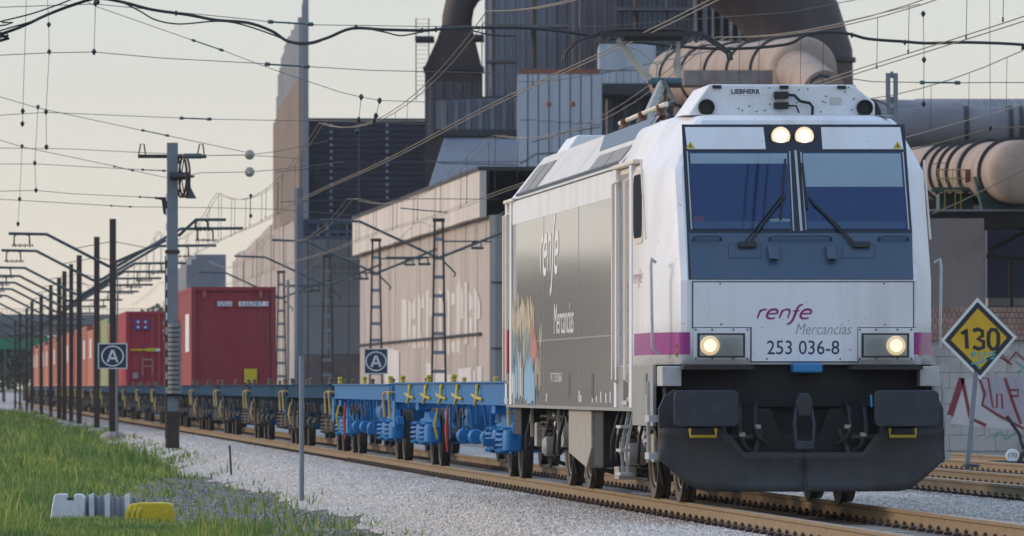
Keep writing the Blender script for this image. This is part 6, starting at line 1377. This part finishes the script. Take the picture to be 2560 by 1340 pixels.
# --- 9 boundary wall with roof-tile coping and spray paint
mat('render_wall', (.40, .385, .37), .9, var=.12, scale=1.5, dirt=(.20, .18, .16), dirt_amt=.6, bump=.15, bscale=8)
mat('brick_red', (.30, .19, .15), .85, var=.2, scale=4, obj_rand=.18)
mat('spray_white', (.50, .48, .48), .8, var=.08, scale=2); mat('spray_maroon', (.20, .035, .045), .7); mat('spray_teal', (.13, .30, .27), .8); mat('spray_lilac', (.36, .33, .38), .8)
Yw = 146; wl = thing('boundary_wall', 'low rendered wall with tiled coping and maroon spray lettering at right', 'wall', P(2450, 1128, Yw), 0)
def wq(px, py, off=0.0): q = P(px, py, Yw); return Vector((q.x, Yw-off, q.z))
a = wq(2150, 852); mb = MB(); mb.box(a.x, wq(3000, 0).x, Yw+.02, Yw+.4, -.35, a.z); mb.build('core', 'render_wall', wl, world=True)
rows_ = 6
for r_ in range(rows_):
    for k in range(46):
        x0_ = 2290+k*12+(6 if r_ % 2 else 0); y0_ = 768+r_*14; p0_ = wq(x0_, y0_); p1_ = wq(x0_+11, y0_+12.5)
        mb = MB(); mb.box(p0_.x, p1_.x, Yw-.02-.018*r_+random.uniform(-.008, .008), Yw+.3, p1_.z, p0_.z); mb.build('brick', 'brick_red', wl, world=True)
for r_ in range(7):
    for k in range(9):
        hgt = (1128-853)/7; x0_ = 2200+k*58+(29 if r_ % 2 else 0); y0_ = 853+r_*hgt; p0_ = wq(x0_, y0_); p1_ = wq(x0_+57, y0_+hgt-1.2)
        mb = MB(); mb.box(p0_.x, p1_.x, Yw-.012+random.uniform(-.004, .004), Yw+.05, p1_.z, p0_.z); mb.build('block', 'render_wall', wl, world=True)
def wst(pts, wd, m, off=.022):
    rb = ribbon(pts, wd, lambda x, y: tuple(wq(x, y, off))); rb.build('spray_stroke', m, wl, world=True)
def wfill(poly, m, off=.019):
    mb = MB(); mb.add([tuple(wq(x, y, off)) for x, y in poly], [tuple(range(len(poly)))]); mb.build('spray_fill', m, wl, world=True)
wfill([(2375, 1060), (2415, 945), (2560, 945), (2620, 950), (2620, 1080), (2480, 1070)], 'spray_white')
wfill([(2448, 945), (2458, 1010), (2500, 1050), (2560, 1060), (2560, 945)], 'spray_lilac', .0200)
for pts, wd in (([(2405, 945), (2375, 1040)], 16), ([(2405, 945), (2425, 1045), (2465, 1064)], 9), ([(2448, 945), (2462, 985), (2455, 1012), (2490, 1035), (2560, 1072)], 7), ([(2512, 945), (2530, 1000), (2552, 1060)], 8), ([(2452, 944), (2470, 946), (2482, 1018), (2492, 1020), (2492, 985), (2504, 985), (2506, 1022)], 5), ([(2525, 975), (2545, 975), (2545, 990), (2528, 990)], 6), ([(2480, 900), (2500, 880), (2520, 905), (2540, 880), (2560, 900)], 5), ([(2480, 880), (2530, 912)], 4)): wst(pts, wd, 'spray_maroon')
for pts in ([(2440, 930), (2460, 915), (2480, 935), (2500, 920), (2510, 932)], [(2425, 1095), (2440, 1085), (2450, 1100), (2470, 1085)]): wst(pts, 3.5, 'spray_white')
for pts in ([(2485, 1090), (2500, 1078), (2515, 1098), (2540, 1080), (2560, 1092)], [(2540, 905), (2560, 920), (2545, 930)]): wst(pts, 5, 'spray_teal')
# switch stand beside the sign
ss = thing('switch_lever', 'black switch lever with round white numbered disc at the right edge', 'switch', P(2545, 1160, 120), 0)
mb = MB(); q = P(2532, 1140, 120); mb.lathe([(0, -.02), (.11, -.02), (.12, 0), (0, .02)], q, (0, 1, 0), 20); mb.build('disc', 'sign_white', ss, world=True)
text_mesh('170', lambda a_, b2: (q.x-.07+a_, q.y-.025, q.z-.03+b2), .14, .08, 'lettering', 'line_dark', ss, world=True)
mb = MB(); mb.tube([P(2517, 1040, 120), P(2548, 1085, 120), P(2560, 1130, 120)], .03, 6); mb.tube([P(2480, 1158, 120), P(2545, 1158, 120), P(2570, 1110, 120)], .05, 6); mb.build('lever', 'rubber', ss, world=True)
mb = MB(); a = P(2470, 1152, 121); b_ = P(2600, 1168, 121); mb.box(a.x, b_.x, 120.8, 121.3, b_.z, a.z); mb.build('base', 'rubber', ss, world=True)
# --- extra plant fittings: pipes, braces, beams, flues on the furnace house
rs2 = random.Random(3)
for px, y0, y1, r in ((1232, -40, 300, .10), (1334, -40, 170, .14), (1452, -40, 175, .12), (1590, -40, 110, .16), (1668, -40, 205, .10)):
    mb = MB(); mb.cyl(P(px, y1, 416.5), P(px, y0, 416.5), r, n=10); mb.build('riser_pipe', 'duct_brown' if r > .12 else 'clad_grey_dark', pla, world=True, smooth=True)
for py, x0, x1 in ((62, 1212, 1420), (150, 1215, 1290), (20, 1545, 1900), (128, 1640, 1720)):
    a = P(x0, py, 415.5); b_ = P(x1, py+7, 415.5); mb = MB(); mb.box(a.x, b_.x, 415, 417, b_.z, a.z); mb.build('girt_beam', 'clad_grey_dark', pla, world=True)
for k in range(8):
    x = 1735+k*22; w_ = rs2.uniform(6, 12); a = P(x, -60, 414.5); b_ = P(x+w_, 300-rs2.uniform(0, 60), 414.5); mb = MB(); mb.box(a.x, b_.x, 414.6, 415.6, b_.z, a.z); mb.build('stained_pilaster', rs2.choice(['clad_grey', 'tray_rust', 'clad_grey_dark']), pla, world=True)
mb = MB(); mb.tube([P(1860, -20, 405), P(1940, 60, 400), P(1990, 110, 395)], .35, 14); mb.build('slanting_flue', 'clad_grey', pla, world=True, smooth=True)
for k in range(7):
    x = 1505+k*30; mb = MB(); mb.bar(P(x, 300, 394.5), P(x+30*(1 if k % 2 else -1), 240, 394.5), .08, .08); mb.build('brace', 'steel_dark', pla, world=True)
for px, py in ((1372, 262), (1432, 262)):
    mb = MB(); mb.lathe([(.0, -.1), (.16, -.06), (.13, .12), (.04, .2)], P(px, py, 378), (0, 0, 1), 10); mb.build('hook_block', 'rust_red', blk, world=True)
for k in range(5):
    q0 = P(1300+k*45, 300+k*3, 379); mb = MB(); mb.cyl(q0, q0+Vector((.9, 0, .02)), .03, n=5); mb.build('cable_tray', 'clad_grey', blk, world=True)
mb = MB(); mb.tube([P(1300, 410, 372), P(1340, 385, 372), P(1420, 380, 372), P(1500, 372, 372)], .05, 6); mb.build('conduit', 'clad_grey_dark', blk, world=True)
for k in range(6):
    mb = MB(); mb.bar(P(1112+k*38, 250, 403), P(1112+k*38, 190+rs2.uniform(0, 40), 403), .07, .07); mb.build('stack_strut', 'steel_dark', pla, world=True)
mb = MB(); mb.tube([P(1090, 248, 403), P(1300, 240, 403)], .06, 5); mb.build('roof_rail', 'steel_dark', pla, world=True)
# trusses and small steelwork inside the crane bay of the mill hall
for k in range(10):
    x = 752+k*21; mb = MB(); mb.bar(P(x, 598, 434.8), P(x+21, 572, 434.8) if k % 2 else P(x+21, 598, 434.8), .07, .07); mb.build('crane_truss', 'beam_blue', hall, world=True)
for px in (770, 822, 872):
    mb = MB(); mb.bar(P(px, 960, 434.5), P(px, 600, 434.5), .09, .09); mb.build('drain_pipe', 'clad_grey_dark', hall, world=True)
# ================================================================== far left: overpass, trees; foreground: grass, litter
mat('overpass_grey', (.17, .178, .19), .85, var=.1, scale=.3, dirt=(.14, .14, .14), dirt_amt=.4, streak=True)
mat('green_fence', (.03, .22, .11), .6, var=.1)
ov = thing('road_overpass', 'grey concrete road overpass crossing far behind the train', 'bridge', P(200, 968, 620)-Vector((0, 0, 1.6)))
Yo = 620
def oq(px, py): return P(px, py, Yo)
a = oq(-600, 786); b_ = oq(640, 812); mb = MB(); mb.box(a.x, b_.x, Yo-.3, Yo, b_.z, a.z); mb.build('parapet', 'overpass_grey', ov, world=True)
a = oq(-600, 812); b_ = oq(640, 836); mb = MB(); mb.box(a.x, b_.x, Yo, Yo+11, b_.z, a.z); mb.build('deck', 'overpass_grey', ov, world=True)
for px in (-420, 700):
    mb = MB(); q = oq(px, 836); mb.box(q.x-.6, q.x+.6, Yo+2, Yo+9, -.8, q.z); mb.build('pier', 'overpass_grey', ov, world=True)
for k in range(60):
    mb = MB(); q = oq(-120+k*10.5, 786); mb.bar(q, oq(-120+k*10.5, 772), .03, .03); mb.build('railing_post', 'mast_galv', ov, world=True)
mb = MB(); mb.tube([oq(-200, 772), oq(520, 772)], .03, 4); mb.build('handrail', 'mast_galv', ov, world=True)
gf = thing('green_hoarding', 'green panel fence under the road overpass', 'fence', P(100, 968, 640)-Vector((0, 0, 2)))
for k in range(12):
    a = P(-180+k*32, 845, 640); b_ = P(-180+k*32+31, 873, 640); mb = MB(); mb.box(a.x, b_.x, 640, 640.1, b_.z, a.z); mb.build('panel', 'green_fence', gf, world=True)
    if k % 3 == 0: mb = MB(); mb.bar(Vector((a.x, 640.2, -.9)), Vector((a.x, 640.2, a.z)), .08, .08); mb.build('post', 'mast_galv', gf, world=True)
# trees
def leaf_mat(name, c0, c1):
    m = bpy.data.materials.new(name); m.use_nodes = True; t = m.node_tree; b = t.nodes['Principled BSDF']; b.inputs['Roughness'].default_value = .6; b.inputs['Specular IOR Level'].default_value = .25
    g = t.nodes.new('ShaderNodeNewGeometry'); r = t.nodes.new('ShaderNodeValToRGB'); t.links.new(g.outputs['Random Per Island'], r.inputs[0])
    r.color_ramp.elements[0].color = (*c0, 1); r.color_ramp.elements[1].color = (*c1, 1); t.links.new(r.outputs[0], b.inputs['Base Color']); M[name] = m; return m
leaf_mat('leaf_green', (.035, .06, .02), (.09, .125, .045)); leaf_mat('leaf_grey', (.05, .07, .045), (.11, .13, .08)); mat('bark', (.08, .06, .045), .9)
def crown(seed, R, Hh, n, leaf):
    g = np.random.default_rng(seed); k = 26; cen = g.normal(size=(k, 3)); cen /= np.linalg.norm(cen, axis=1)[:, None]; cen *= g.uniform(.35, .85, (k, 1)); cen *= np.array([R, R, Hh])
    idx = g.integers(0, k, n); dirs = g.normal(size=(n, 3)); dirs /= np.linalg.norm(dirs, axis=1)[:, None]; rad = g.uniform(.3, 1, (n, 1))**.5*R*.42
    c = cen[idx]+dirs*rad; a = g.normal(size=(n, 3)); a /= np.linalg.norm(a, axis=1)[:, None]; b = np.cross(a, g.normal(size=(n, 3))); b /= np.linalg.norm(b, axis=1)[:, None]+1e-9
    s = g.uniform(.5, 1.2, (n, 1))*leaf
    v = np.stack([c-a*s, c+b*s*.6, c+a*s, c-b*s*.6], 1).reshape(-1, 3); f = np.arange(n*4).reshape(-1, 4)
    me = bpy.data.meshes.new('crown'); me.from_pydata(v.tolist(), [], f.tolist()); return me
cm = [crown(1, 2.6, 2.6, 2600, .22), crown(2, 3.0, 3.2, 3000, .24), crown(3, 2.2, 3.2, 2400, .2)]
def trunk_mesh(h, r):
    mb = MB(); mb.tube([(0, 0, -.3), (.05, .02, h*.4), (-.05, .05, h*.8), (.05, 0, h*1.3)], [r, r*.8, r*.6, r*.25], 8)
    for k in range(5):
        a = k*1.3; mb.tube([(0, 0, h*(.6+.08*k)), (math.cos(a)*1.0, math.sin(a)*1.0, h*(.9+.1*k)), (math.cos(a)*1.7, math.sin(a)*1.7, h*(1.15+.1*k))], [r*.4, r*.25, r*.1], 5)
    o = mb.build('trunk', 'bark'); me = o.data; bpy.data.objects.remove(o); return me
tm = trunk_mesh(2.2, .16)
def tree(label, X, Y, sc, k, mname, z=-.6, group=None):
    t = thing('tree', label, 'tree', (X, Y, z), random.uniform(0, 6), group); t.scale = (sc, sc, sc)
    o = bpy.data.objects.new('trunk', tm); COL.objects.link(o); o.parent = t
    c = bpy.data.objects.new('crown', cm[k]); COL.objects.link(c); c.parent = t; c.location = (0, 0, 3.9)
    if not cm[k].materials: cm[k].materials.append(M[mname])
    return t
# trees in view under and beside the overpass, then the row across the field that the flank mirrors
far = [(10, 700, 1.25, 0, 'tree under the overpass at the far left edge'), (60, 760, 1.3, 1, 'tree left of the far end of the train'), (-60, 690, 1.2, 2, 'leftmost tree under the overpass'), (396, 690, 1.45, 1, 'tree top showing above the crimson container'), (150, 800, 1.3, 2, 'distant tree behind the row of dark masts')]
for px, Y, sc, k, lb in far: q = P(px, 968, Y); tree(lb, q.x, Y, sc, k, 'leaf_grey', -.6, 'trees by the overpass')
rt = random.Random(11)
for k in range(34):
    X, Y = -30-k*1.1+rt.uniform(-4, 4), 245+k*7.5+rt.uniform(-4, 4)
    X = 14-.169*Y+rt.uniform(-3, 3)
    tree('leafy tree, %s of the row across the grass field left of the tracks' % (ORD+['thirty-first','thirty-second','thirty-third','thirty-fourth'])[k], X, Y, rt.uniform(.85, 1.12), k % 3, 'leaf_green', -.6, 'tree row across the field')
# grass: single blades, thick in the field, thin on the gravel
def grass():
    g = np.random.default_rng(21); out_v = []; out_f = []; base = 0
    N = 560000; Y = 80+(g.random(N)**1.7)*330; s = FPX/Y
    left = (-60-1280)/s-5.0; u_lo = left
    cx = FX-TAN*(Y-FY)                              # track axis
    dl = u_lo-cx; dr = -2.6
    d = dl+(dr-dl)*g.random(N)
    edge = np.interp(Y, [80, 92, 100, 118, 132, 145, 160, 260, 420], [-4.9, -5.3, -6.6, -6.6, -5.6, -4.1, -3.9, -3.6, -3.3]) + .35*np.sin(Y*.8)+.25*np.sin(Y*2.1)
    dens = 1/(1+np.exp((d-edge)*1.7))
    thin = np.interp(Y, [80, 95, 130, 150], [.16, .085, .05, .01])*(d < -3.0)
    clump = .5+.5*np.sin(d*2.3+1.3*np.sin(Y*.35))*np.sin(Y*.9+d)
    patch = np.sin(d*.9+2*np.sin(Y*.13))*np.sin(Y*.23+1.7*np.sin(d*.6))+.6*np.sin(d*3.1+Y*.55)*np.sin(Y*.31-d*1.4)
    bare = np.clip((patch+.95)*1.4, .12, 1)
    keep = g.random(N) < np.maximum(dens*(.35+.65*clump)*bare, thin*(clump > .45))
    Y, d, cl, dens, pt_ = Y[keep], d[keep], clump[keep], dens[keep], patch[keep]; n = len(Y)
    X = FX-TAN*(Y-FY)+d
    u_ = (Y-FY)/CA; z = np.array([prof(a, b) for a, b in zip(d, u_)])
    h = g.uniform(.10, .42, n)*(.45+.6*cl)*(.75+.45*np.clip(pt_, -.6, 1))*np.where(dens > .5, 1.0, .55)*np.where(g.random(n) < .05, 1.9, 1)
    pxx = 1280+X/Y*FPX
    h = np.where((pxx > 100) & (pxx < 470) & (Y > 84) & (Y < 98), np.minimum(h, .14), h)
    w_ = np.maximum(.006, Y/FPX*2.2)*g.uniform(.7, 1.3, n)
    a = g.uniform(0, 2*math.pi, n); lean = g.uniform(.05, .5, n)*h; la = g.uniform(0, 2*math.pi, n)
    dx, dy = np.cos(a)*w_, np.sin(a)*w_*.4
    lx, ly = np.cos(la)*lean, np.sin(la)*lean
    p = np.stack([np.stack([X-dx, Y-dy, z-.03], 1), np.stack([X+dx, Y+dy, z-.03], 1), np.stack([X+dx*.7+lx*.35, Y+dy*.7+ly*.35, z+h*.6], 1), np.stack([X-dx*.7+lx*.35, Y-dy*.7+ly*.35, z+h*.6], 1), np.stack([X+lx, Y+ly, z+h], 1)], 1).reshape(-1, 3)
    i = np.arange(n)*5
    f = [tuple(q) for q in np.stack([i, i+1, i+2, i+3], 1).tolist()] + [tuple(q) for q in np.stack([i+3, i+2, i+4], 1).tolist()]
    me = bpy.data.meshes.new('grass'); me.from_pydata(p.tolist(), [], f)
    o = bpy.data.objects.new('grass', me); COL.objects.link(o); return o
def grass_mat():
    m = bpy.data.materials.new('grass_blade'); m.use_nodes = True; t = m.node_tree; b = t.nodes['Principled BSDF']; b.inputs['Roughness'].default_value = .55; b.inputs['Specular IOR Level'].default_value = .3
    g = t.nodes.new('ShaderNodeNewGeometry'); r = t.nodes.new('ShaderNodeValToRGB'); t.links.new(g.outputs['Random Per Island'], r.inputs[0])
    e = r.color_ramp.elements; e[0].color = (.075, .135, .038, 1); e[1].color = (.40, .37, .19, 1)
    for p_, c in ((.35, (.115, .195, .055, 1)), (.75, (.185, .265, .085, 1)), (.93, (.28, .31, .13, 1))): q = e.new(p_); q.color = c
    nz = t.nodes.new('ShaderNodeTexNoise'); nz.inputs['Scale'].default_value = .55; nz.inputs['Detail'].default_value = 4; t.links.new(g.outputs['Position'], nz.inputs['Vector'])
    mr = t.nodes.new('ShaderNodeMapRange'); mr.inputs['From Min'].default_value = .38; mr.inputs['From Max'].default_value = .66; t.links.new(nz.outputs['Fac'], mr.inputs['Value'])
    mc_ = t.nodes.new('ShaderNodeMix'); mc_.data_type = 'RGBA'; mc_.blend_type = 'MULTIPLY'; mc_.inputs['Factor'].default_value = 1; t.links.new(r.outputs[0], mc_.inputs['A'])
    tn = t.nodes.new('ShaderNodeMix'); tn.data_type = 'RGBA'; tn.inputs['A'].default_value = (.85, .98, .95, 1); tn.inputs['B'].default_value = (2.1, 1.75, 1.15, 1); t.links.new(mr.outputs['Result'], tn.inputs['Factor']); t.links.new(tn.outputs['Result'], mc_.inputs['B'])
    t.links.new(mc_.outputs['Result'], b.inputs['Base Color'])
    tr = t.nodes.new('ShaderNodeBsdfTranslucent'); t.links.new(mc_.outputs['Result'], tr.inputs[0]); mx = t.nodes.new('ShaderNodeMixShader'); mx.inputs[0].default_value = .45
    out = t.nodes['Material Output']; t.links.new(b.outputs[0], mx.inputs[1]); t.links.new(tr.outputs[0], mx.inputs[2]); t.links.new(mx.outputs[0], out.inputs[0]); M['grass_blade'] = m
grass_mat(); gr = grass(); gr.data.materials.append(M['grass_blade']); tag(gr, 'long green grass and weeds filling the lower left field', 'grass', kind='stuff')
# litter: white ribbed plastic canister, torn translucent sheet, yellow moulded canister
mat('plastic_white', (.66, .69, .74), .4, var=.06, scale=4, dirt=(.30, .27, .22), dirt_amt=.55); mat('plastic_grey', (.36, .39, .43), .4, var=.1, scale=4); mat('plastic_yellow', (.62, .47, .008), .4, var=.08, scale=4, dirt=(.22, .16, .04), dirt_amt=.6)
Yb = 98
def lq(px, py, dy=0.0): q = P(px, py, Yb); return Vector((q.x, Yb+dy, q.z))
cr = thing('white_canister', 'white moulded plastic canister lying in the grass', 'canister', lq(170, 1300))
mb = MB(); mb.prism([(126, 1302), (136, 1240), (142, 1234), (168, 1234), (170, 1246), (186, 1246), (188, 1234), (206, 1235), (214, 1244), (212, 1302)], lambda a, b, k: tuple(lq(a, b, k)), -.16, .16); mb.build('body', 'plastic_white', cr, world=True, bevel=.02)
mb = MB(); mb.prism([(170, 1243), (186, 1243), (186, 1250), (170, 1250)], lambda a, b, k: tuple(lq(a, b, k)), -.165, .1); mb.build('recess', 'line_dark', cr, world=True)
sh = thing('plastic_sheet', 'torn grey ribbed plastic panel beside the white canister', 'panel', lq(270, 1300))
mb = MB(); mb.loft([[lq(214+q*8, yy+(0 if q % 2 else 4)+q*.4, .05+.06*(q % 2)) for q in range(17)] for yy in (1236, 1302)]); mb.build('ribbed_panel', 'plastic_grey', sh, world=True, solid=.006)
for px in (222, 262, 312):
    mb = MB(); mb.prism([(px, 1238), (px+13, 1232), (px+14, 1300), (px, 1300)], lambda a, b, k: tuple(lq(a, b, k)), -.03, .03); mb.build('rib', 'plastic_white', sh, world=True, bevel=.008)
yc = thing('yellow_canister', 'yellow moulded plastic canister lying in the gravel edge', 'canister', lq(376, 1308))
mb = MB(); mb.prism([(328, 1310), (330, 1272), (336, 1260), (348, 1256), (420, 1256), (432, 1261), (436, 1275), (438, 1310)], lambda a, b, k: tuple(lq(a, b, k)), -.17, .17); mb.build('body', 'plastic_yellow', yc, world=True, bevel=.025, seg=3)
for k, px in enumerate((318, 331, 344)):
    mb = MB(); mb.tube([lq(px, 1312, -.2), lq(px+2, 1285, -.19), lq(px+10, 1266, -.14), lq(px+20, 1262, -.05)], [.03, .036, .036, .03], 8); mb.build('rib', 'plastic_yellow', yc, world=True, smooth=True)
# ================================================================== haze
hz = MB(); hz.box(-420, 420, -20, 1010, -2.2, 48); o = hz.build('haze', None); tag(o, 'thin pale evening haze over the whole scene', 'haze', kind='stuff')
hm = bpy.data.materials.new('haze'); hm.use_nodes = True; t = hm.node_tree; t.nodes.clear(); pv = t.nodes.new('ShaderNodeVolumePrincipled'); pv.inputs['Color'].default_value = (.86, .90, .96, 1); pv.inputs['Density'].default_value = .00007; pv.inputs['Anisotropy'].default_value = .2
oo = t.nodes.new('ShaderNodeOutputMaterial'); t.links.new(pv.outputs[0], oo.inputs['Volume']); o.data.materials.append(hm)
